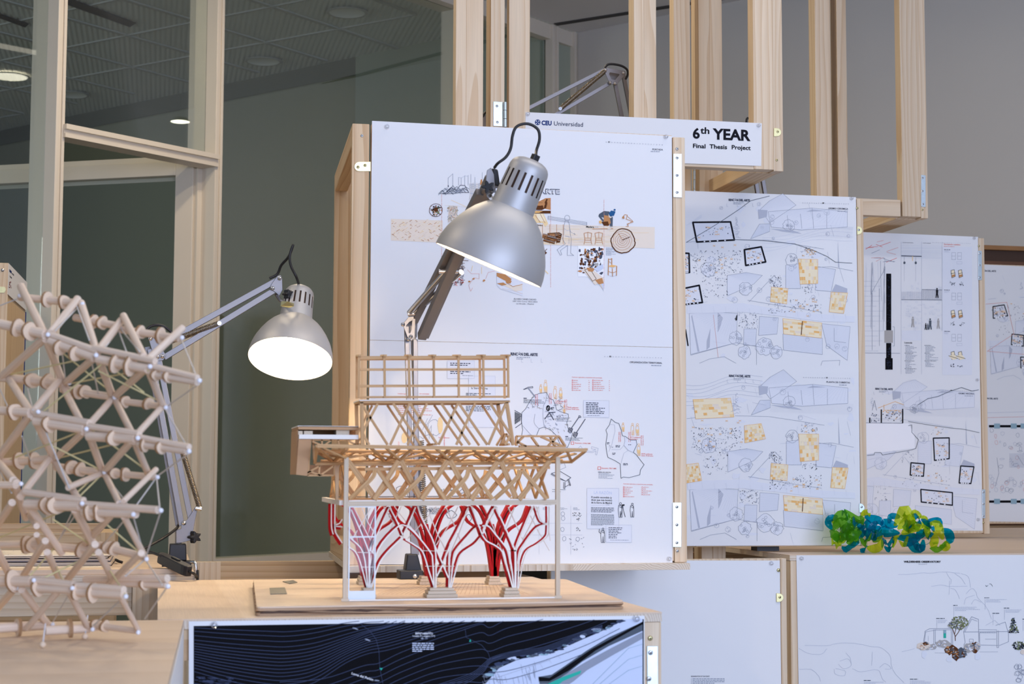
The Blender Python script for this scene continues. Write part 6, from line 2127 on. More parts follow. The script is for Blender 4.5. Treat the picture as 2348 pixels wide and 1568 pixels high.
k.add(vs, fs, 0, gr)
k.build('board_edge', M['chip'], bb_)
k = MB()
pr_ = []
for i in range(61):
    a = i / 60
    p = low[4].lerp(low[5 + 0], 0) if False else fl.lerp(fr_, .01 + a * .98)
    pr_.append(V(p.x, p.y - .0012, ZP + H_ * (.47 + .10 * math.sin(a * 9) + rnd.uniform(-.05, .05))))
wds = [max(.0006, .0022 + .0016 * math.sin(i * .5) + rnd.uniform(-.001, .001)) for i in range(61)]
k.strip(pr_, wds, .0012, (0, -1, 0))
k.build('edge_split', M['slotbrown'], bb_)
# floor pattern scored on the base
k = MB()
o1, o2, o3, o4 = atz(866, 1362, ZBd), atz(1212, 1362, ZBd), atz(1140, 1336, ZBd), atz(900, 1336, ZBd)
for i in range(34):
    a = i / 33
    p, q = o1.lerp(o2, a), o4.lerp(o3, min(1, a * 1.0 + .16))
    k.strip([p + V(0, 0, .0001), q + V(0, 0, .0001)], .0006, .0002, (0, 0, 1))
part(k, 'scored_floor', mat('pencil score', srgb(170, 130, 96), .8, noise=.02), parent=bb_)
# stickers on the base
for (c, m_) in ((((618, 1349), (653, 1348), (658, 1362), (620, 1363)), 'sticker'), (((648, 1334), (672, 1331), (682, 1336), (664, 1339)), 'sticker')):
    if 'sticker' not in M:
        M['sticker'] = mat('grey printed sticker', srgb(96, 92, 84), .6, noise=.25, nscale=160)
    k = MB()
    k.prism([atz(px, py, ZBd) + V(0, 0, .0002) for px, py in c], (0, 0, .0012))
    part(k, 'sticker', m_, parent=bb_)
# square posts and feet
def bar(pts, w, name, m='lime', h=None, d=0, nrm=(0, -1, 0), parent=None, dd=None):
    k = MB()
    P_ = [Q(x, y, d) if dd is None else Qd(x, y, dd) for x, y in pts]
    k.strip(P_, w * YM * 1.02 / CAM_F, (h or w) * YM * 1.02 / CAM_F, nrm)
    return part(k, name, m, parent=parent)
def foot_z(px):
    return 1379 - (px - 790) * .0145
for px, ptop in ((790.5, 1049), (1278.5, 1047)):
    k = MB()
    w_ = 5.2 * YM / CAM_F
    b_ = atz(px, foot_z(px), ZBd)
    t_ = aty(px, ptop, b_.y)
    k.box(b_.x - w_, b_.x + w_, b_.y - w_, b_.y + w_, ZBd + .0003, t_.z)
    po = part(k, 'post', 'lime', .0006)
    k = MB()
    k.box(b_.x - w_ * 1.7, b_.x + w_ * 1.5, b_.y - w_ * 1.6, b_.y - w_ * 1.02, ZBd + .0003, ZBd + .006)
    part(k, 'post_foot', 'lime', parent=po)
    k = MB()
bar([(800, 1376), (1270, 1369)], 3.2, 'ground_rail', 'white_wood', 3, -.006)
# main front beam and the beam at the back
bar([(796, 1155), (1276, 1151)], 11.5, 'main_beam', 'lime', 7, .004)
bar([(800, 1148), (1272, 1144.5)], 2.4, 'beam_liner', 'white_wood', 10, .004)
bar([(785, 1152), (1215, 1149.5)], 8, 'rear_beam', 'balsa', 8, .36)
bar([(790, 1145.5), (1180, 1143)], 2.0, 'rear_beam', 'sticker', 9, .37)
for x_ in (785, 1262):
    k = MB(); k.beam(Q(x_, 1153, .01), Q(x_, 1151, .36), .009, .009); part(k, 'side_beam', 'white_wood')
# ---- diagrid hall walls: straight and bowed planks
def band(d, m='balsa', s_=1.0, bow=1):
    tops = [787, 917, 1030, 1146, 1266]
    apex = [862, 972, 1076, 1193]
    foot = [812, 862, 912, 967, 1018, 1081, 1127, 1187, 1240, 1262]
    for a, l, r in ((795, None, 862), (917, 858, 967), (1030, 967, 1081), (1146, 1081, 1186), (1264, 1190, None)):
        if l:
            bar([(a - 3, 1056), (l, 1145)], 11.5 * s_, 'lattice_plank', m, 6, d)
        if r:
            bar([(a + 3, 1056), (r, 1145)], 11.5 * s_, 'lattice_plank', m, 6, d + .005)
    for a, l, r in ((862, 802, 912), (972, 915, 1020), (1076, 1024, 1128), (1193, 1134, 1252)):
        k = MB()
        pts = smoothpath([Q(a - 3, 1078, d - .004), Q(a - 9, 1094, d - .010), Q((a + l) / 2 - 5, 1119, d - .012), Q(l, 1143, d - .004)], 4)
        k.strip(pts, 9.5 * s_ * YM / CAM_F, .0035, (0, -1, 0))
        part(k, 'bowed_plank', m)
        k = MB()
        pts = smoothpath([Q(a + 3, 1078, d - .006), Q((a + r) / 2, 1109, d - .007), Q(r, 1144, d - .006)], 4)
        k.strip(pts, 9 * s_ * YM / CAM_F, .0035, (0, -1, 0))
        part(k, 'lattice_plank', m)
    bar([(838, 1075.5), (1264, 1071.5)], 7, 'lattice_rail', m, 5, d + .012)
band(0)
band(.34, 'balsa')
# end walls of the hall
for x_ in (800, 1262):
    for i in range(3):
        a, b_ = .02 + i * .11, .13 + i * .11
        for (z0, z1) in ((1143, 1060), (1060, 1143)):
            k = MB()
            k.strip([Q(x_, z0, a), Q(x_, z1, b_)], .0078, .0035, (1, 0, 0))
            part(k, 'end_plank', 'balsa')
# ---- big deck: space frame
DF = -.055
bar([(727, 1022), (1345, 1032)], 8, 'deck_edge', 'balsa', 5, dd=DF)
front = [(740, 1026), (800, 1026), (885, 1027), (945, 1029), (1000, 1029), (1060, 1030), (1112, 1031), (1172, 1032), (1225, 1033), (1285, 1033), (1338, 1035)]
nodes = [(792, 1050), (917, 1054), (1030, 1053), (1146, 1057), (1262, 1054)]
def strut(p, q, w=7.5, m='balsa', h=4, name='deck_strut', up=(0, -.4, 1)):
    k = MB()
    k.strip([p, q], w * YM / CAM_F, h * YM / CAM_F, up)
    part(k, name, m)
for i, (nx, ny) in enumerate(nodes):
    n0_ = Qd(nx, ny, 0)
    for fx, fy in front:
        if 12 < abs(fx - nx) < 62:
            strut(Qd(fx, fy, DF), n0_)
    for dx in (-58, 58):
        strut(n0_, Qd(nx + dx, 1040, .13), 7)
sec = [(765, 1059), (885, 1058), (1001, 1058), (1115, 1059), (1232, 1056)]
for nx, ny in sec:
    n0_ = Qd(nx, ny, .09)
    for dx in (-34, 30):
        strut(Qd(nx + dx, 1028 + dx * .02, DF + .005), n0_, 7)
    for dx in (-40, 44):
        strut(n0_, Qd(nx + dx, 1036, .2), 6.5)
for (x0, y0, x1, y1, d_, m_) in ((722, 1063, 1312, 1059, .05, 'balsa'), (730, 1034, 1290, 1036, .16, 'balsa'), (735, 1057, 1290, 1055, .19, 'balsa'), (735, 1036, 1280, 1038, .30, 'balsa'), (760, 1066, 1250, 1062, .34, 'lime')):
    strut(Qd(x0, y0, d_), Qd(x1, y1, d_), 6.5, m_, 5, 'deck_chord')
strut(Qd(1342, 1034, DF), Qd(1310, 1059, .05), 7); strut(Qd(1300, 1033, DF), Qd(1310, 1058, .05), 6)
strut(Qd(727, 1022, DF), Qd(722, 1062, .05), 7); strut(Qd(718, 1010, .06), Qd(721, 1062, .05), 5)
for fx, bx in ((1345, 1290), (727, 735)):
    strut(Qd(fx, 1030 if fx > 1000 else 1023, DF), Qd(bx, 1036, .30), 6, 'balsa', 5, 'deck_chord')
for i in range(8):
    x0 = 750 + i * 68
    strut(Qd(x0, 1035, .16), Qd(x0 + 34, 1056, .19), 5.5); strut(Qd(x0 + 68, 1035, .16), Qd(x0 + 34, 1056, .19), 5.5)
    strut(Qd(x0 + 20, 1036, .16), Qd(x0 + 50, 1038, .30), 5)
# raised truss at the right end, behind
for (a, b_) in (((1184, 1000), (1281, 1000)), ((1281, 1000), (1296, 1023)), ((1184, 1000), (1184, 1022)), ((1184, 1012), (1206, 1023)), ((1200, 1001), (1184, 1017)), ((1219, 1002), (1234, 1023)), ((1240, 1001), (1290, 1023)), ((1278, 1001), (1256, 1023)), ((1262, 1001), (1272, 1023)), ((1160, 994), (1148, 1020)), ((1160, 994), (1178, 1020)), ((1190, 1023), (1296, 1024))):
    strut(Qd(a[0], a[1], .10), Qd(b_[0], b_[1], .10), 4.6, 'balsa', 12, 'roof_truss_bar', (0, -1, 0))
# ---- upper storey lattice
def upper(d, m='balsa', w=5.4, skip=1):
    f = lambda x, y: (800 + x / 5.87, 790 + y / 5.87)
    for a, b_, ww in (((165, 760), (2170, 758), 8.5), ((186, 770), (200, 1345), 8), ((2150, 770), (2240, 1350), 8)):
        bar([f(*a), f(*b_)], ww, 'storey_frame', m, 6, d)
    for a, b_ in (((210, 830), (540, 1345)), ((405, 790), (205, 1170)), ((205, 1195), (290, 1345)), ((615, 785), (985, 1345)), ((835, 785), (575, 1345)), ((845, 785), (1215, 1345)), ((1070, 785), (810, 1345)),
                  ((1265, 785), (1655, 1345)), ((1490, 785), (1230, 1345)), ((1505, 785), (1890, 1345)), ((1725, 785), (1470, 1345)), ((1930, 785), (2200, 1200)), ((2140, 785), (1905, 1345)), ((2210, 1210), (2130, 1345))):
        skip += 1
        if skip > 1 and (skip < 90 or skip % 2):
            bar([f(*a), f(*b_)], w, 'storey_brace', m, 5, d)
upper(0.02)
upper(0.105, 'balsa', 5, 99)
for (x_, y0) in ((829, 920), (1172, 919), (1000, 919)):
    for yy in (y0, 1018):
        k = MB(); k.beam(Q(x_, yy, .022), Q(x_, yy, .105), .005, .004); part(k, 'storey_tie', 'balsa')
k = MB()
k.prism([Q(826, 916, .012), Q(1174, 915, .012), Q(1174, 915, .115), Q(826, 916, .115)], (0, 0, -.0018))
part(k, 'storey_roof', 'white_wood')
# ---- open cage on top
xs_ = [825, 883.5, 940, 997, 1054, 1111, 1168]
for d in (.014, .05):
    for i, x_ in enumerate(xs_):
        if d > .02 and i not in (0, 5, 6):
            continue
        bar([(x_, 812), (x_ + (1.0 if i else 0), 911)], 5.2, 'cage_upright', 'balsa', 4, d)
    for y0, y1, w_ in ((818.5, 817, 7), (846, 845.5, 5.5), (884, 882.5, 5.8), (909.5, 908.5, 4.6)):
        if d < .02 or y0 < 820:
            bar([(824, y0), (1170, y1)], w_, 'cage_rail', 'balsa', 4, d + .004)
for i, x_ in enumerate(xs_):
    k = MB()
    k.beam(Q(x_ - (i - 1.2) * 1.0, 811, .055), Q(x_ + 1, 814.5, .006), .0062, .004)
    part(k, 'cage_cap', 'balsa')
# ---- cardboard service block at the left
def boxq(x0, x1, y0, y1, d0, d1, name, m, parent=None):
    k = MB()
    a, b_ = Qd(x0, y1, d0), Qd(x1, y0, d0)
    k.box(a.x, b_.x, a.y, a.y + (d1 - d0), a.z, b_.z)
    return part(k, name, m, parent=parent)
boxq(684, 823, 978, 984.5, .04, .20, 'service_roof', 'card')
boxq(683, 822, 977, 978, .04, .20, 'service_roof_sheet', 'white_wood')
boxq(686, 822, 997, 1006, .03, .20, 'service_floor', 'white_wood')
boxq(684, 694, 988, 996.7, .04, .06, 'stacked_block', 'lime')
boxq(697, 717, 988, 996.7, .045, .07, 'stacked_block', 'lime')
boxq(771, 801, 986, 996.7, .05, .10, 'stacked_block', 'lime')
boxq(690, 820, 985, 996.7, .14, .15, 'service_wall', 'brown')
k = MB()
k.prism([Qd(685, 1007, .035), Qd(712, 1007, .035), Qd(704, 1091, .035), Qd(679, 1088, .035)], (0, .012, 0))
part(k, 'cardboard_panel', 'card')
k = MB()
k.prism([Qd(681, 986, .05), Qd(684, 986, .05), Qd(680, 1088, .05), Qd(678, 1088, .05)], (0, .14, 0))
part(k, 'cardboard_panel', 'card')
for a, b_ in (((705, 1090), (765, 1090)), ((705, 1084), (735, 1067)), ((708, 1080), (735, 1090)), ((733, 1066), (731, 1089)), ((735, 1089), (765, 1068)), ((766, 1066), (766, 1090)), ((712, 1008), (706, 1090)),
              ((716, 1009), (822, 1006)), ((716, 1012), (735, 1020)), ((738, 1008), (738, 1020)), ((775, 1008), (778, 1020)), ((795, 1008), (815, 1020)), ((826, 1006), (810, 1022)), ((760, 1008), (745, 1020))):
    strut(Qd(a[0], a[1], .045), Qd(b_[0], b_[1], .045), 4, 'balsa', 6, 'service_truss_bar', (0, -1, 0))
k = MB(); k.prism([Qd(708, 1066, .10), Qd(768, 1066, .10), Qd(766, 1090, .10), Qd(706, 1090, .10)], (0, .006, 0)); part(k, 'cardboard_panel', 'card')
k = MB(); k.prism([Qd(768, 1064, .06), Qd(778, 1064, .06), Qd(776, 1146, .06), Qd(770, 1146, .06)], (0, .012, 0)); part(k, 'cardboard_panel', 'pine_warm')

# ---- tree columns
def T3(x, y):
    return (1080 + x / 5.809, 1130 + y / 5.809)
def T2(x, y):
    return (930 + x / 5.809, 1130 + y / 5.809)
def T1_(x, y):
    return (740 + x / 5.809, 1130 + y / 5.809)
def tree_column(name_label, strokes, d, base, wide, red_d=.022, redw=1.35, mcol='white_wood'):
    bx, by, bw = base
    b0 = atz(bx, by, ZBd)
    k = MB()
    w0 = bw * YM / CAM_F
    for i, (s_, h0, h1) in enumerate(((1, 0, .007), (.9, .0071, .0135), (.78, .0136, .019))):
        k.box(b0.x - w0 * s_ / 2, b0.x + w0 * s_ / 2, b0.y - .004 + (1 - s_) * .02, b0.y + .042 - (1 - s_) * .02, ZBd + .0003 + h0, ZBd + h1)
    fb_ = part(k, 'column_foot', 'lime', .0008)
    yo = b0.y + .012
    kw, kr = MB(), MB()
    for st in strokes:
        pts, w = st[0], st[1]
        P_ = [aty(x, y, yo) for x, y in pts]
        if len(P_) > 2:
            P_ = smoothpath(P_, 4)
        ww = w * (.72 if mcol else 1.0) * yo / CAM_F
        if mcol:
            kw.strip(P_, ww, .0030, (0, -1, 0))
        kr.strip([p + V(-.001, red_d, 0) for p in P_], ww * redw * (1.15 if mcol else 1), .006 if mcol else .022, (0, -1, 0))
    if mcol:
        part(kw, 'white_branches', mcol, parent=fb_)
    part(kr, 'red_branches', 'red', parent=fb_)
    return fb_
s3 = [([T3(590, 1285), T3(592, 900), T3(588, 760)], 6.5), ([T3(572, 1285), T3(540, 1000), T3(500, 790), T3(430, 680), T3(320, 545), T3(235, 445), T3(150, 438)], 4.2), ([T3(560, 1280), T3(480, 985), T3(420, 790), T3(330, 705), T3(210, 640), T3(150, 560)], 4.2),
      ([T3(588, 780), T3(545, 660), T3(430, 410), T3(325, 180)], 4.2), ([T3(600, 770), T3(640, 640), T3(740, 400), T3(832, 180)], 3.6), ([T3(618, 1280), T3(650, 830), T3(720, 680), T3(870, 480), T3(950, 430), T3(1030, 420)], 3.4),
      ([T3(630, 1275), T3(690, 950), T3(760, 770), T3(900, 680), T3(1010, 590), T3(1038, 500), T3(1040, 180)], 2.6), ([T3(1030, 410), T3(940, 380), T3(868, 180)], 3), ([T3(150, 560), T3(210, 390), T3(320, 180)], 4), ([T3(150, 560), T3(90, 400), T3(12, 180)], 4)]
tree_column('', s3, 0, (1173.5, 1370.5, 40), 1)
s2 = [([T2(402, 1285), T2(405, 900), T2(380, 680), T2(300, 500), T2(200, 300), T2(165, 180)], 4), ([T2(390, 1280), T2(310, 1040), T2(230, 790), T2(130, 700), T2(0, 620)], 4), ([T2(380, 1270), T2(360, 900), T2(330, 790), T2(150, 560), T2(20, 440)], 4.2),
      ([T2(410, 1120), T2(500, 940), T2(590, 700), T2(700, 490), T2(850, 180)], 4), ([T2(570, 1130), T2(440, 820), T2(380, 680)], 4), ([T2(575, 1285), T2(590, 800), T2(605, 690)], 3.4), ([T2(588, 1285), T2(640, 900), T2(680, 760), T2(840, 570), T2(960, 448), T2(1070, 438)], 3.8),
      ([T2(600, 1285), T2(690, 960), T2(760, 800), T2(930, 680), T2(1020, 580)], 3.8), ([T2(1020, 570), T2(960, 400), T2(870, 180)], 3.8)]
tree_column('', s2, 0, (1013.5, 1370.5, 74), 1)
s1 = [([T1_(620, 1300), T1_(622, 900), T1_(620, 790)], 6), ([T1_(600, 1290), T1_(470, 840), T1_(350, 720)], 3.6), ([T1_(605, 1290), T1_(540, 800), T1_(370, 600)], 4), ([T1_(618, 790), T1_(540, 590), T1_(380, 222)], 4), ([T1_(632, 1290), T1_(690, 850), T1_(640, 760), T1_(690, 600)], 3), ([T1_(628, 780), T1_(640, 720), T1_(740, 520), T1_(890, 190)], 3.6),
      ([T1_(640, 1290), T1_(740, 970), T1_(850, 800), T1_(1060, 590)], 4), ([T1_(640, 1200), T1_(740, 750), T1_(1000, 450), T1_(1130, 440)], 4), ([T1_(1070, 570), T1_(1000, 400), T1_(890, 190)], 4), ([T1_(1070, 570), T1_(1140, 420), T1_(1235, 190)], 4), ([T1_(1130, 440), T1_(1210, 500), T1_(1290, 600)], 4)]
tree_column('', s1, 0, (846, 1371, 34), 1)
# the far row, seen from its red side
for (bx, by, bw, fl_, wd) in ((836, 1341, 32, -1, 1.0), (984, 1341, 52, -1, 1.1), (1134, 1341, 34, 1, 1.0)):
    st = []
    def G(x, y):
        return (bx + x * wd, 1322 + y)
    for sx in (-1, 1):
        st += [([G(sx * 2, 0), G(sx * 6, -60), G(sx * 18, -112), G(sx * 34, -150), G(sx * 60, -172)], 5), ([G(sx * 5, 0), G(sx * 16, -70), G(sx * 30, -104), G(sx * 62, -128), G(sx * 76, -162)], 5),
               ([G(0, 0), G(sx * 3, -70), G(sx * 10, -120), G(sx * 32, -165)], 5)]
    st += [([G(0, 0), G(0, -80), G(-6, -120)], 8)]
    tree_column('', st, .36, (bx, by, bw), 1, 0, 1.0, None)
# frames at the left end and thin hoops
for pts, w_ in (([(768, 1152), (768, 1210), (772, 1225), (785, 1245)], 3), ([(768, 1206), (785, 1208)], 2.6), ([(768, 1203), (778, 1200), (785, 1190)], 2.6), ([(760, 1152), (760, 1205), (764, 1225)], 2.6)):
    k = MB()
    P_ = smoothpath([Qd(x, y, .20) for x, y in pts], 4)
    k.strip(P_, w_ * 3.38 / CAM_F, .003, (0, -1, 0)); part(k, 'edge_hoop', 'white_wood')
    k = MB(); k.strip([p + V(-.001, .02, -.003) for p in P_], w_ * 3 * 3.38 / CAM_F, .004, (0, -1, 0)); part(k, 'edge_hoop', 'red')
for pts in ([(1152, 1262), (1200, 1264), (1214, 1260)], [(1160, 1297), (1198, 1296)], [(1168, 1326), (1190, 1327)], [(964, 1262), (1012, 1264), (1030, 1261)], [(975, 1298), (1010, 1298), (1042, 1298)], [(820, 1266), (864, 1268)], [(830, 1300), (862, 1300)]):
    k = MB(); k.tube([Qd(x, y, .09) for x, y in pts], .0007, 6); part(k, 'tie_thread', 'white_wood')
# thin white threads woven across the trees
R9 = random.Random(5)
k = MB()
for (x0, y0, x1, y1) in ((958, 1162, 1010, 1290), (1000, 1162, 935, 1235), (1022, 1162, 1060, 1250), (1050, 1162, 1000, 1250), (1075, 1162, 1030, 1275), (1110, 1162, 1150, 1262), (1140, 1162, 1100, 1240), (1165, 1162, 1205, 1250), (1180, 1162, 1140, 1250), (1235, 1162, 1200, 1235), (1250, 1162, 1262, 1240), (920, 1162, 890, 1230), (880, 1162, 930, 1240), (905, 1162, 960, 1230), (812, 1165, 850, 1240), (850, 1165, 808, 1235), (830, 1165, 860, 1225), (985, 1180, 1022, 1262), (1215, 1180, 1260, 1262)):
    k.tube([Qd(x0, y0, .12), Qd((x0 + x1) / 2 + R9.uniform(-3, 3), (y0 + y1) / 2, .12), Qd(x1, y1, .12)], .0011, 6)
part(k, 'woven_thread', 'white_wood')
# glazed door panel
dz0, dz1 = Qd(798, 1376, .0), Qd(863, 1160, .0)
yd = dz0.y + .002
xa_, xb2_ = dz0.x, dz1.x
zl_, zm_, zh_ = Qd(800, 1355, 0).z, Qd(800, 1231, 0).z, dz1.z
k = MB()
fw_ = .0026
for (a, c, z0_, z1_) in ((xa_, xa_ + fw_, ZBd + .0004, zh_), (xb2_ - fw_, xb2_, ZBd + .0004, zh_), (xa_ + fw_, xb2_ - fw_, zh_ - fw_, zh_), (xa_ + fw_, xb2_ - fw_, zm_ - fw_ / 2, zm_ + fw_ / 2), (xa_ + fw_, xb2_ - fw_, ZBd + .0004, zl_)):
    k.box(a, c, yd, yd + .004, z0_, z1_)
dp = part(k, 'door_panel', mat('pale blue white card', srgb(224, 232, 236), .5, noise=.02))
k = MB(); k.box(xa_ + fw_, xb2_ - fw_, yd + .0015, yd + .0025, zl_, zh_ - fw_); part(k, 'door_pane', 'acrylic', parent=dp)
# ------------------------------------------------------------------ stick and string structure on the nearest plinth
YFs, YBs = 2.60, 2.74
TS = thing('stick_structure', 'stick and string structure of beech dowels with small discs on the nearest plinth', 'structure model', (-.25, 2.66, ZP))
RS = random.Random(21)
def YB_(x):
    return 2.772 - (x - 118) * .00071
def F(x, y):
    return aty(x, y, YB_(x) - .14)
def Bk(x, y):
    p = aty(x, y, YB_(x))
    if p.z < ZP + .0145:
        p = atz(x, y, ZP + .0145)
    return p
def pt(a):
    return F(a[0], a[1]) if a[2] == 'f' else Bk(a[0], a[1])
ndisc = 0
def disc(parent, c, d, r):
    """small laser cut disc with a notched outline, skewered on the dowel"""
    d = d.normalized()
    u = d.cross(V(0, 0, 1)).normalized()
    w = u.cross(d)
    n, kind = 18, RS.randrange(3)
    ph = RS.uniform(0, 6.28)
    poly = []
    for i in range(n):
        an = 2 * math.pi * i / n
        if kind == 0:
            rr = r * (1 + .10 * math.cos(3 * an + ph))
        elif kind == 1:
            rr = r * (1.12 - .42 * max(0, math.cos(an + ph)) ** 3 + .18 * max(0, math.cos(an + ph + 2.2)) ** 5)
        else:
            rr = r * (.92 + .34 * abs(math.cos(an + ph)) ** 4)
        q = c + (u * math.cos(an) + w * math.sin(an)) * rr - d * .0026
        q.z = max(q.z, ZP + .001)
        poly.append(q)
    k = MB()
    k.prism(poly, d * .0052)
    # scorched rim on the cut edge
    for i in range(len(k.f)):
        if i >= 2:
            k.m[i] = 1
    return k.build('disc', [M['mdf'], M['burnt']], parent)
def dowel(a, b, w=20, discs=(), over=.0, m='dowel'):
    p, q = pt(a), pt(b)
    d = (q - p)
    p2, q2 = p - d.normalized() * over, q + d.normalized() * over
    k = MB()
    r = w / 2 * p.y / CAM_F * .98
    k.tube([p2, q2], r, 12)
    o = k.build('dowel', M[m], TS)
    for t_ in discs:
        disc(o, p + d * t_, d, r * 1.8)
    return o
f_, b_ = 'f', 'b'
F0 = [(-12, 742), (111, 769), (221, 816), (344, 842), (456, 874)]
B0 = [(48, 681), (182, 692), (275, 738), (416, 776)]
B1 = [(-2, 866), (150, 880), (262, 912), (379, 935)]
F1 = [(-40, 938), (76, 947), (197, 984), (314, 1005), (432, 1035)]
B2 = [(-25, 1060), (125, 1050), (238, 1083), (359, 1094)]
F2 = [(-60, 1110), (42, 1112), (187, 1154), (305, 1178), (368, 1170)]
B3 = [(-10, 1250), (128, 1249), (224, 1262), (330, 1279)]
F3 = [(-30, 1332), (79, 1332), (165, 1347), (287, 1365), (384, 1343)]
B4 = [(-25, 1440), (118, 1430), (208, 1441), (316, 1447)]
def ch(row, s, i, w, discs=(), dy=0, j=None, m='dowel'):
    a, c = row[i], row[i + 1 if j is None else j]
    dowel((a[0], a[1] + dy, s), (c[0], c[1] + dy, s), w, discs, 0, m)
# front chains: a plain rod and a disc rod side by side
dowel((-20, 738, f_), (104, 766, f_), 22, (.50, .74))
dowel((112, 766, f_), (226, 806, f_), 16); dowel((216, 798, f_), (356, 828, f_), 16); dowel((350, 840, f_), (453, 866, f_), 15)
dowel((116, 782, f_), (218, 820, f_), 21, (.24, .6)); dowel((226, 824, f_), (340, 846, f_), 22, (.36, .64)); dowel((346, 858, f_), (452, 877, f_), 15, (.10, .38))
dowel((-40, 938, f_), (70, 946, f_), 20, (.66,)); dowel((82, 948, f_), (205, 970, f_), 17); dowel((203, 977, f_), (320, 995, f_), 16); dowel((315, 1002, f_), (434, 1025, f_), 15)
dowel((82, 966, f_), (195, 984, f_), 22, (.28,)); dowel((203, 1000, f_), (312, 1006, f_), 22, (.56,)); dowel((318, 1018, f_), (428, 1035, f_), 15, (.12, .48))
dowel((-60, 1112, f_), (36, 1112, f_), 17); dowel((58, 1128, f_), (192, 1148, f_), 17); dowel((190, 1156, f_), (362, 1169, f_), 17)
dowel((62, 1156, f_), (186, 1160, f_), 24, (.38, .54)); dowel((192, 1174, f_), (312, 1178, f_), 20, (.12, .29))
dowel((-40, 1332, f_), (74, 1333, f_), 24, (.62,)); dowel((79, 1330, f_), (170, 1341, f_), 18); dowel((164, 1341, f_), (284, 1352, f_), 17); dowel((82, 1348, f_), (164, 1352, f_), 20, (.06,)); dowel((166, 1356, f_), (284, 1364, f_), 20, (.10, .40))
# back chains
dowel((46, 681, b_), (186, 696, b_), 17, (.46, .72)); dowel((172, 728, b_), (272, 748, b_), 17, (.40, .62)); dowel((276, 755, b_), (412, 776, b_), 17, (.34, .68))
dowel((-10, 864, b_), (150, 880, b_), 20, (.53, .75)); dowel((142, 892, b_), (262, 911, b_), 17, (.32, .43)); dowel((264, 918, b_), (376, 932, b_), 15, (.20, .68))
dowel((-25, 1062, b_), (124, 1052, b_), 18, (.48, .69)); dowel((128, 1070, b_), (236, 1084, b_), 18, (.32, .52)); dowel((240, 1083, b_), (355, 1094, b_), 15, (.20, .40))
dowel((-10, 1249, b_), (52, 1247, b_), 16); dowel((56, 1248, b_), (128, 1250, b_), 22, (.10, .30)); dowel((134, 1254, b_), (222, 1262, b_), 19, (.62,)); dowel((228, 1250, b_), (328, 1276, b_), 18, (.20, .34))
dowel((-30, 1442, b_), (112, 1432, b_), 22, (.50,)); dowel((104, 1446, b_), (206, 1440, b_), 21, (.55,)); dowel((212, 1432, b_), (314, 1446, b_), 15, (.08, .28))
dowel((196, 1329, b_), (384, 1326, b_), 18); dowel((260, 1337, b_), (382, 1342, b_), 14, (.58,))
# diagonals between the chains
DG = [((104, 770), (48, 656), 19), ((116, 764), (178, 685), 19), ((106, 772), (0, 866), 19), ((106, 778), (142, 872), 18), ((222, 808), (186, 694), 18), ((224, 806), (278, 735), 19), ((214, 822), (150, 878), 18), ((226, 822), (258, 908), 18),
      ((330, 818), (283, 724), 18), ((340, 824), (418, 752), 18), ((336, 844), (262, 910), 18), ((340, 848), (374, 932), 17), ((70, 944), (20, 868), 18), ((78, 942), (142, 864), 18), ((70, 950), (-8, 1054), 18), ((78, 956), (122, 1046), 18),
      ((192, 980), (146, 890), 17), ((202, 976), (258, 914), 17), ((192, 990), (128, 1050), 17), ((202, 990), (234, 1078), 17), ((306, 1000), (264, 916), 16), ((310, 1000), (374, 930), 16), ((302, 1010), (238, 1082), 17), ((308, 1012), (340, 1086), 16),
      ((38, 1108), (-12, 1050), 18), ((46, 1140), (118, 1046), 17), ((28, 1152), (-20, 1226), 17), ((62, 1154), (142, 1268), 18), ((30, 1100), (60, 1188), 17), ((182, 1148), (128, 1062), 16), ((156, 1118), (236, 1084), 15), ((172, 1168), (222, 1262), 19),
      ((274, 1154), (240, 1086), 15), ((282, 1150), (358, 1076), 14), ((258, 1178), (196, 1246), 17), ((284, 1184), (334, 1280), 15), ((84, 1206), (66, 1178), 14), ((104, 1240), (46, 1332), 16), ((108, 1266), (138, 1330), 16), ((218, 1248), (154, 1330), 17),
      ((226, 1266), (262, 1334), 16), ((324, 1268), (250, 1338), 16), ((-10, 1256), (28, 1330), 17), ((36, 1346), (-14, 1404), 17), ((50, 1352), (110, 1432), 17), ((136, 1352), (62, 1440), 15), ((158, 1356), (204, 1442), 15), ((276, 1368), (318, 1446), 13), ((84, 1226), (92, 1246), 13)]
for a, c, w in DG:
    dowel((a[0], a[1], f_), (c[0], c[1], b_), w)
# node pins with pearl heads
for (x, y, s) in ((111, 769, f_), (221, 816, f_), (344, 842, f_), (457, 874, f_), (89, 945, f_), (199, 984, f_), (316, 1005, f_), (433, 1035, f_), (50, 1109, f_), (189, 1154, f_), (306, 1179, f_), (369, 1170, f_), (79, 1329, f_), (167, 1347, f_), (289, 1366, f_), (385, 1343, f_),
                  (47, 680, b_), (190, 699, b_), (275, 751, b_), (417, 776, b_), (160, 879, b_), (263, 912, b_), (380, 935, b_), (133, 1049, b_), (240, 1083, b_), (361, 1094, b_), (131, 1249, b_), (226, 1262, b_), (336, 1281, b_), (122, 1430, b_), (213, 1441, b_), (317, 1448, b_)):
    k = MB()
    c = pt((x, y, s)) + V(0, -.014, 0)
    k.sphere(c, .0036, 8)
    k.build('pearl_pin', M['bead'], TS)
for (x, y) in ((98, 1478), (195, 1459)):
    c = atz(x, y, ZP + .0052)
    k = MB(); k.sphere(c, .0048, 8); k.build('foot_bead', M['mdf'], TS)
    k = MB(); k.tube([c, aty(x + 6, y - 48, c.y + .06)], .0011, 6); k.build('foot_pin', M['bead'], TS)
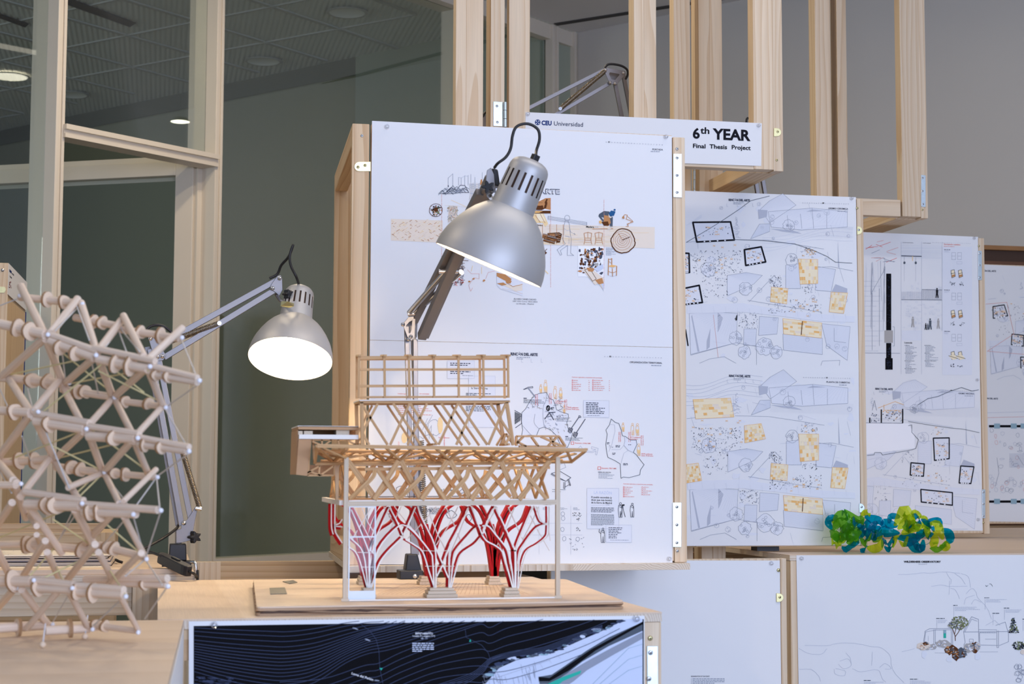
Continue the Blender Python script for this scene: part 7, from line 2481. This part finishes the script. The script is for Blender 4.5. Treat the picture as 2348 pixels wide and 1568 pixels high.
# cords
CY = [((221, 816, f_), (20, 860, b_)), ((221, 816, f_), (330, 900, b_)), ((120, 790, f_), (262, 905, b_)), ((344, 845, f_), (160, 880, b_)), ((262, 912, b_), (340, 850, f_)), ((314, 1005, f_), (135, 1050, b_)), ((197, 984, f_), (20, 1055, b_)), ((112, 1018, f_), (236, 1080, b_)), ((90, 950, f_), (240, 830, f_)), ((225, 850, f_), (375, 925, b_)),
      ((210, 985, f_), (352, 1090, b_)), ((187, 1154, f_), (0, 1232, b_)), ((187, 1154, f_), (330, 1275, b_)), ((120, 1190, f_), (222, 1258, b_)), ((224, 1085, b_), (160, 1145, f_)), ((238, 1083, b_), (170, 1150, f_)), ((225, 1265, b_), (90, 1330, f_)), ((130, 1250, b_), (60, 1330, f_)), ((225, 1268, b_), (290, 1365, f_)), ((110, 1262, b_), (150, 1340, f_)), ((330, 1280, b_), (255, 1250, b_))]
CW = [((171, 688, b_), (205, 780, f_)), ((171, 688, b_), (120, 770, f_)), ((182, 700, b_), (128, 758, f_)), ((270, 752, b_), (292, 812, f_)), ((275, 752, b_), (235, 805, f_)), ((275, 752, b_), (320, 806, f_)), ((416, 778, b_), (450, 862, f_)), ((456, 880, f_), (382, 932, b_)), ((379, 938, b_), (432, 1030, f_)), ((432, 1040, f_), (360, 1092, b_)),
      ((150, 890, b_), (186, 975, f_)), ((262, 915, b_), (300, 998, f_)), ((210, 830, f_), (226, 905, b_)), ((140, 790, f_), (150, 870, b_)), ((60, 880, b_), (76, 940, f_)), ((90, 955, f_), (160, 1120, f_)), ((130, 1052, b_), (185, 1148, f_)), ((238, 1085, b_), (275, 1150, f_)), ((314, 1008, f_), (250, 1080, b_)), ((197, 990, f_), (130, 1046, b_)),
      ((359, 1096, b_), (366, 1164, f_)), ((368, 1174, f_), (334, 1278, b_)), ((305, 1182, f_), (330, 1272, b_)), ((359, 1094, b_), (300, 1176, f_)), ((187, 1158, f_), (130, 1246, b_)), ((226, 1262, b_), (296, 1180, f_)), ((130, 1249, b_), (170, 1165, f_)), ((334, 1281, b_), (288, 1320, f_)), ((384, 1345, f_), (332, 1418, b_)), ((287, 1366, f_), (210, 1438, b_)), ((334, 1284, b_), (372, 1340, f_)), ((0, 700, b_), (40, 686, b_)),
      ((48, 1320, f_), (40, 1352, f_)), ((165, 1350, f_), (120, 1428, b_)), ((-6, 880, b_), (24, 945, f_)), ((240, 1088, b_), (305, 1172, f_)), ((50, 1000, f_), (72, 1060, b_)), ((26, 1130, f_), (-10, 1060, b_))]
for L_, m_, r_ in ((CY, 'string_y', .0013), (CW, 'string', .0011)):
    for a, c in L_:
        k = MB()
        k.tube([pt(a) + V(0, .004, 0), pt(c) + V(0, -.004, 0)], r_, 6)
        k.build('tension_cord', M[m_], TS)
# ------------------------------------------------------------------ plastic ribbon model
def plastic(name, col, gl=.10):
    m = bpy.data.materials.new(name)
    m.use_nodes = True
    N, L = m.node_tree.nodes, m.node_tree.links
    p = N['Principled BSDF']
    p.inputs['Base Color'].default_value = col
    p.inputs['Roughness'].default_value = .06
    p.inputs['Coat Weight'].default_value = 1
    t = N.new('ShaderNodeBsdfTransparent')
    t.inputs[0].default_value = tuple(min(1, c ** .4 * 1.02) for c in col[:3]) + (1,)
    tl = N.new('ShaderNodeBsdfTranslucent')
    tl.inputs[0].default_value = col
    m1 = N.new('ShaderNodeMixShader'); m1.inputs[0].default_value = .45
    L.new(p.outputs[0], m1.inputs[1]); L.new(tl.outputs[0], m1.inputs[2])
    lw = N.new('ShaderNodeLayerWeight'); lw.inputs[0].default_value = .45
    mr = N.new('ShaderNodeMapRange'); mr.inputs['To Min'].default_value = .15; mr.inputs['To Max'].default_value = .62
    L.new(lw.outputs['Facing'], mr.inputs['Value'])
    m2 = N.new('ShaderNodeMixShader')
    L.new(mr.outputs[0], m2.inputs[0]); L.new(t.outputs[0], m2.inputs[1]); L.new(m1.outputs[0], m2.inputs[2])
    L.new(m2.outputs[0], N['Material Output'].inputs[0])
    return m
PG = [plastic('green clear plastic', srgb(120, 196, 50)), plastic('lime clear plastic', srgb(206, 226, 50)), plastic('teal clear plastic', srgb(0, 152, 184))]
Yp = 5.245
def Lp(x, y, d=0):
    return aty(1890 + x / 7.574, 1150 + y / 7.574, Yp + d)
PM = thing('plastic_ribbon_model', 'crumpled green, lime and blue clear plastic ribbon model on the right plinth', 'plastic model', (Lp(1150, 840).x, Yp, ZP))
RP = random.Random(12)
zmin = ZP + .001
def ribbon(pts, ws, mi, name='ribbon', tw=.0):
    """curled strip of sheet along 3D points, with given widths"""
    P_ = smoothpath(pts, 3)
    n = len(P_)
    k = MB()
    vs = []
    prev = None
    for i, p in enumerate(P_):
        t = (P_[min(i + 1, n - 1)] - P_[max(i - 1, 0)]).normalized()
        u = i / (n - 1)
        fw = ws[0] * .6 * (1 - u) ** 2 + 4.4 * ws[1] * u * (1 - u) + ws[2] * .6 * u ** 2
        s = t.cross(V(math.sin(tw * 3 + u * tw * 4), -1, .25 * math.cos(u * 3 + tw)))
        if s.length < .01:
            s = t.cross(V(0, 0, 1))
        s.normalize()
        if prev and s.dot(prev) < 0:
            s = -s
        prev = s
        c = s.cross(t).normalized()
        for j in range(5):
            w_ = (j - 2) / 2
            q = p + s * w_ * fw / 2 + c * (1 - w_ * w_) * fw * .11
            q.z = max(q.z, zmin)
            q.y = min(max(q.y, 5.162), 5.345)
            vs.append(q)
    fs = []
    for i in range(n - 1):
        for j in range(4):
            a = i * 5 + j
            fs.append((a, a + 1, a + 6, a + 5))
    k.add(vs, fs, 0, None, False)
    o = k.build(name, PG[mi], PM)
    sd = o.modifiers.new('sheet', 'SOLIDIFY')
    sd.thickness = .0005
    return o
def petals(cx, cy, rx, ry, n, cols, d0, size):
    for i in range(n):
        for _ in range(60):
            a = RP.uniform(0, 6.28); q = math.sqrt(RP.random())
            x, y = cx + rx * q * math.cos(a), cy + ry * q * math.sin(a)
            break
        dep = -math.sqrt(max(0, 1 - q * q)) * .04 * (1 if RP.random() < .65 else -1)
        an = RP.uniform(0, 6.28)
        L_ = size * RP.uniform(.7, 1.3)
        pts = [Lp(x - L_ * math.cos(an), y - L_ * math.sin(an), d0 + dep + .012), Lp(x - L_ * .4 * math.cos(an) + RP.uniform(-20, 20), y - L_ * .4 * math.sin(an) - 14, d0 + dep - .012), Lp(x + L_ * .4 * math.cos(an), y + L_ * .4 * math.sin(an) - 14, d0 + dep - .012), Lp(x + L_ * math.cos(an), y + L_ * math.sin(an), d0 + dep + .015)]
        ribbon(pts, (.004, .028, .006), RP.choice(cols), tw=RP.uniform(-.6, .6))
# traced large strips (crop coordinates), then smaller petals fill the two clumps
TR = [(2, [(150, 500), (70, 380), (110, 290), (230, 265)], (.012, .020, .02), 0), (2, [(310, 240), (340, 150), (400, 290), (350, 300)], (.006, .014, .01), .01), (0, [(345, 130), (450, 230), (600, 300), (690, 330)], (.003, .022, .03), -.03), (0, [(160, 330), (260, 240), (370, 260), (420, 340)], (.008, .03, .01), -.03),
      (0, [(170, 520), (240, 380), (380, 400), (520, 460)], (.01, .034, .012), -.045), (0, [(300, 680), (380, 560), (480, 600), (650, 520)], (.01, .034, .012), -.05), (0, [(160, 560), (240, 640), (340, 600), (430, 680)], (.02, .024, .012), -.045), (1, [(130, 640), (160, 740), (250, 760), (310, 700)], (.012, .022, .012), -.03), (0, [(420, 420), (520, 330), (640, 380), (680, 300)], (.01, .03, .012), -.04), (1, [(640, 240), (700, 190), (770, 190), (790, 260)], (.012, .018, .008), .02),
      (2, [(300, 790), (370, 830), (480, 760), (600, 700)], (.012, .018, .02), -.03), (2, [(620, 850), (690, 850), (740, 800), (740, 760)], (.018, .016, .012), -.02), (2, [(700, 260), (820, 300), (960, 340), (1000, 420)], (.012, .026, .01), .01), (2, [(720, 320), (780, 420), (870, 480), (980, 440)], (.02, .024, .016), .02), (2, [(660, 480), (760, 540), (850, 620), (880, 680)], (.016, .026, .012), .015), (0, [(620, 640), (700, 720), (760, 700), (820, 540)], (.02, .024, .008), -.035),
      (1, [(740, 790), (840, 820), (960, 780), (990, 650)], (.012, .024, .014), -.03), (1, [(870, 430), (900, 560), (960, 560), (1000, 480)], (.010, .020, .006), .01), (2, [(900, 620), (1000, 520), (1120, 530), (1310, 550)], (.004, .032, .012), -.035), (2, [(1000, 640), (1040, 740), (1160, 720), (1200, 600)], (.02, .034, .02), -.03), (2, [(1000, 440), (1050, 370), (1160, 400), (1270, 430)], (.012, .026, .016), -.01), (2, [(1120, 380), (1150, 260), (1240, 255), (1310, 270)], (.012, .016, .016), .02),
      (2, [(1040, 780), (1100, 830), (1180, 800), (1220, 640)], (.012, .016, .012), -.02), (1, [(1220, 420), (1330, 280), (1410, 160), (1560, 420)], (.012, .034, .03), -.03), (1, [(1280, 480), (1380, 400), (1490, 300), (1560, 400)], (.01, .03, .012), -.05), (1, [(1340, 560), (1460, 480), (1580, 460), (1720, 430)], (.012, .034, .014), -.05), (1, [(1500, 210), (1570, 190), (1640, 230), (1640, 300)], (.012, .018, .014), .02), (1, [(1660, 260), (1740, 290), (1760, 360), (1740, 440)], (.01, .016, .012), .02), (2, [(1520, 230), (1620, 280), (1660, 380), (1610, 420)], (.012, .026, .008), -.01),
      (2, [(1680, 310), (1780, 370), (1860, 420), (1910, 520)], (.008, .026, .01), -.02), (2, [(1780, 330), (1900, 320), (2000, 330), (2030, 440)], (.01, .014, .016), .01), (1, [(1840, 380), (1960, 390), (2010, 520), (2060, 660)], (.014, .024, .012), -.02), (2, [(2040, 480), (2150, 540), (2190, 640), (2140, 720)], (.014, .026, .02), -.01), (1, [(1900, 500), (1920, 640), (1900, 760), (1960, 700)], (.01, .024, .012), -.03), (0, [(1830, 810), (1960, 830), (2080, 760), (2120, 700)], (.004, .026, .014), -.04), (1, [(2000, 760), (2080, 800), (2140, 770), (2100, 680)], (.012, .02, .012), -.045),
      (2, [(1250, 640), (1420, 620), (1600, 640), (1700, 600)], (.006, .03, .012), .0), (2, [(1430, 720), (1560, 800), (1650, 820), (1740, 760)], (.006, .028, .014), -.03), (2, [(1560, 660), (1620, 780), (1700, 800), (1720, 660)], (.02, .02, .014), -.04), (2, [(1730, 520), (1800, 600), (1840, 580), (1900, 560)], (.01, .024, .006), -.02), (1, [(1190, 800), (1220, 700), (1240, 620), (1300, 600)], (.006, .012, .008), -.04), (1, [(1290, 670), (1340, 720), (1390, 760), (1450, 600)], (.003, .010, .012), -.02), (2, [(1720, 760), (1820, 720), (1850, 640), (1830, 600)], (.0015, .0015, .0015), -.03), (2, [(1700, 430), (1660, 330), (1620, 380), (1630, 440)], (.002, .004, .002), -.05)]
for mi, pts, ws, d_ in TR:
    ribbon([Lp(x, y, d_ + .014 * math.sin(i * 1.9)) for i, (x, y) in enumerate(pts)], ws, mi, tw=RP.uniform(-.4, .4))
petals(420, 500, 260, 260, 15, (0, 0, 0, 1, 2), .0, 105)
petals(1560, 500, 330, 210, 9, (1, 1, 2, 0), .01, 110)
petals(860, 560, 140, 190, 4, (2, 2, 0), .02, 100)

# ------------------------------------------------------------------ sketchbooks on the side table
def book(label, pxr, y0, d, z0, h, cover, page, tilt=0, spiral=True):
    t = thing('sketchbook', label, 'sketchbook', (aty(pxr, 1290, y0).x - .17, y0 + d / 2, z0), 'sketchbooks stacked on the side table')
    x1 = aty(pxr, 1290, y0).x
    x0 = x1 - .36
    ct = .0016
    def bx(name, a0, a1, c0, c1, z_0, z_1, m_):
        k = MB()
        k.box(a0, a1, c0, c1, z_0, z_1)
        cx, cy = (x0 + x1) / 2, y0 + d / 2
        for i, p in enumerate(k.v):
            dx, dy = p.x - cx, p.y - cy
            k.v[i] = V(cx + dx * math.cos(tilt) - dy * math.sin(tilt), cy + dx * math.sin(tilt) + dy * math.cos(tilt), p.z)
        return k.build(name, m_, t)
    bx('cover', x0, x1, y0, y0 + d, z0, z0 + ct, cover)
    bx('page_block', x0 + .002, x1 - .002, y0 + .002, y0 + d - .002, z0 + ct + .0001, z0 + h - ct - .0001, page)
    return t, x0, x1
bk = mat('dark book cover', srgb(58, 44, 48), .6)
bk2 = mat('grey book cover', srgb(120, 112, 122), .6)
pgm = wood('page edges', srgb(238, 224, 204), srgb(168, 138, 120), 90, stretch=.01, contrast=.7)
zz = ZL + .0004
for i, (lab, pxr, y0, d, h, cv) in enumerate((('dark covered sketchbook at the bottom of the stack on the side table', 258, 4.56, .27, .0115, bk), ('grey covered sketchbook in the middle of the stack on the side table', 254, 4.565, .265, .0085, bk2), ('brown sketchbook directly under the open drawing pad', 250, 4.555, .27, .0062, bk))):
    book(lab, pxr, y0, d, zz, h, cv, pgm, RS.uniform(-.02, .02))
    zz += h + .0003
t = thing('drawing_pad', 'open cream drawing pad with faint pencil plans on top of the sketchbooks', 'drawing pad', (-.25, 4.7, zz))
x1 = aty(252, 1290, 4.55).x
k = MB(); k.box(x1 - .40, x1, 4.55, 4.84, zz, zz + .003); k.build('page_block', M['paper_cream'], t)
k = MB()
for i in range(60):
    x, y = RS.uniform(x1 - .37, x1 - .03), RS.uniform(4.57, 4.8)
    a = RS.choice((0, 0, 1.57, 1.57, RS.uniform(0, 3)))
    l = RS.uniform(.006, .04)
    k.strip([V(x, y, zz + .0031), V(min(x1 - .004, x + l * math.cos(a)), min(4.835, y + l * math.sin(a)), zz + .0031)], .0007, .0001, (0, 0, 1), RS.choice((0, 0, 0, 1, 2)))
k.build('pencil_lines', [ink('g'), ink('p'), ink('v')], t)
k = MB(); k.tube([V(x1 + .012, 4.70, ZL + .009), V(x1 + .02, 4.66, ZL + .007), V(x1 + .03, 4.655, ZL + .0045)], .004, 8); k.build('ribbon_tie', M['black'], t)
# loose sketch sheets in front
x2 = aty(246, 1310, 4.3).x
for i, (dx, dy, lab) in enumerate(((0, 0, 'cream loose sketch sheet with red pencil marks in front of the sketchbooks'), (-.02, .06, 'cream loose sketch sheet partly under the red marked one'))):
    k = MB()
    z_ = ZL + .0004 + (1 - i) * .0009
    k.box(x2 - .42 + dx, x2 + dx, 4.30 + dy, 4.54 if not i else 4.545, z_, z_ + .0006)
    for j in range(34 if not i else 0):
        x, y = RS.uniform(x2 - .38, x2 - .03), RS.uniform(4.31, 4.53)
        l = RS.uniform(.01, .06)
        k.strip([V(x, y, z_ + .0007), V(min(x2 - .003, x + l), min(4.537, y + RS.uniform(-.008, .008)), z_ + .0007)], RS.uniform(.0006, .002), .0001, (0, 0, 1), RS.choice((1, 1, 2, 3)))
    tag(k.build('sketch_sheet', [M['paper_cream'], ink('d'), ink('r'), ink('t')]), lab, 'paper sheet', 'loose sketch sheets on the side table')

# ------------------------------------------------------------------ panel stand at the far left with its small sign
dl = 6.9
pA = CAM + ray(19, 603) * dl
zt_l = pA.z
LFp = thing('panel_stand', 'pine panel stand cut off by the left photo edge, beside the glass wall', 'wooden stand', (pA.x - .03, pA.y + .1, 0))
n_l = V(pA.x, pA.y, 0)
xl0 = (CAM + ray(-26, 603) * dl).x
k = MB(); k.box(xl0, pA.x, pA.y, pA.y + .035, 0, zt_l); k.build('post', M['pine'], LFp, bevel=.002)
k = MB(); k.box(pA.x - .11, pA.x - .05, pA.y + .30, pA.y + .34, 0, zt_l - .3); k.build('post', M['pine_warm'], LFp)
back = V(atz(62, 648, zt_l).x, atz(62, 648, zt_l).y, 0)
wd = back - n_l
wdn = wd.normalized()
sidev = V(-wdn.y, wdn.x, 0)
k = MB(); k.frame_box(n_l + wdn * .05 + sidev * .004, wdn * (wd.length - .09), sidev * .035, V(0, 0, zt_l - .12)); k.build('side_panel', M['pine_warm'], LFp)
k = MB(); k.frame_box(n_l + wdn * (wd.length - .038) + sidev * .004, wdn * .038, sidev * .05, V(0, 0, zt_l - .02)); k.build('post', M['pine'], LFp)
zs_b = atplane(20, 677, pA, sidev).z
k = MB(); k.frame_box(n_l + wdn * .002 - sidev * .001 + V(0, 0, zs_b), wdn * (wd.length - .002), sidev * .0008, V(0, 0, zt_l - zs_b))
z0_ = zt_l - zs_b
def on_sign(u, v):
    return n_l + wdn * (wd.length * u) - sidev * .0016 + V(0, 0, zs_b + z0_ * v)
def sgn(u0, u1, v0, v1, m_):
    k.add([on_sign(u0, v0), on_sign(u1, v0), on_sign(u1, v1), on_sign(u0, v1)], [(0, 1, 2, 3)], m_)
for i in range(5):
    sgn(.05 + i * .022, .066 + i * .022, .74 + RS.uniform(0, .02), .84, 1)
    sgn(.18 + i * .02, .192 + i * .02, .76, .81, 2)
    sgn(.08 + i * .02, .092 + i * .02, .60, .64 + RS.uniform(0, .02), 2)
for i in range(16):
    u_, v_ = RS.uniform(.04, .15), RS.uniform(.22, .5)
    sgn(u_, u_ + .025, v_, v_ + .03, 3)
tag(k.build('sign', [M['whiteboard'], ink('b'), ink('d'), mat('dark red print', srgb(130, 30, 40), .7)]), 'small white sign with red print on the panel stand at the left edge', 'sign')
k = MB(); k.frame_box(n_l + wdn * (wd.length + .001) + V(0, 0, .2), wdn * .0012, sidev * .16, V(0, 0, zs_b - .2 - .005))
tag(k.build('drawing_sheet', [ink('b')]), 'dark blue sheet edge on the back of the panel stand at the left', 'drawing sheet', GSH)
k = MB()
k.prism([V(pA.x - .055, pA.y - .0005, zt_l - .10), V(pA.x - .012, pA.y - .0005, zt_l - .10), V(pA.x - .006, pA.y - .0005, zt_l - .112), V(pA.x - .012, pA.y - .0005, zt_l - .125), V(pA.x - .055, pA.y - .0005, zt_l - .125)], (0, -.002, 0))
k.build('angle_plate', M['brass'], LFp)
c = V(pA.x - .022, pA.y - .0003, zt_l - .03)
k = MB(); k.lathe([(0, .0075), (.002, .007), (.003, .0001)], c, (0, -1, 0), 14); k.build('screw', M['screw'], LFp)
bpy.context.view_layer.update()
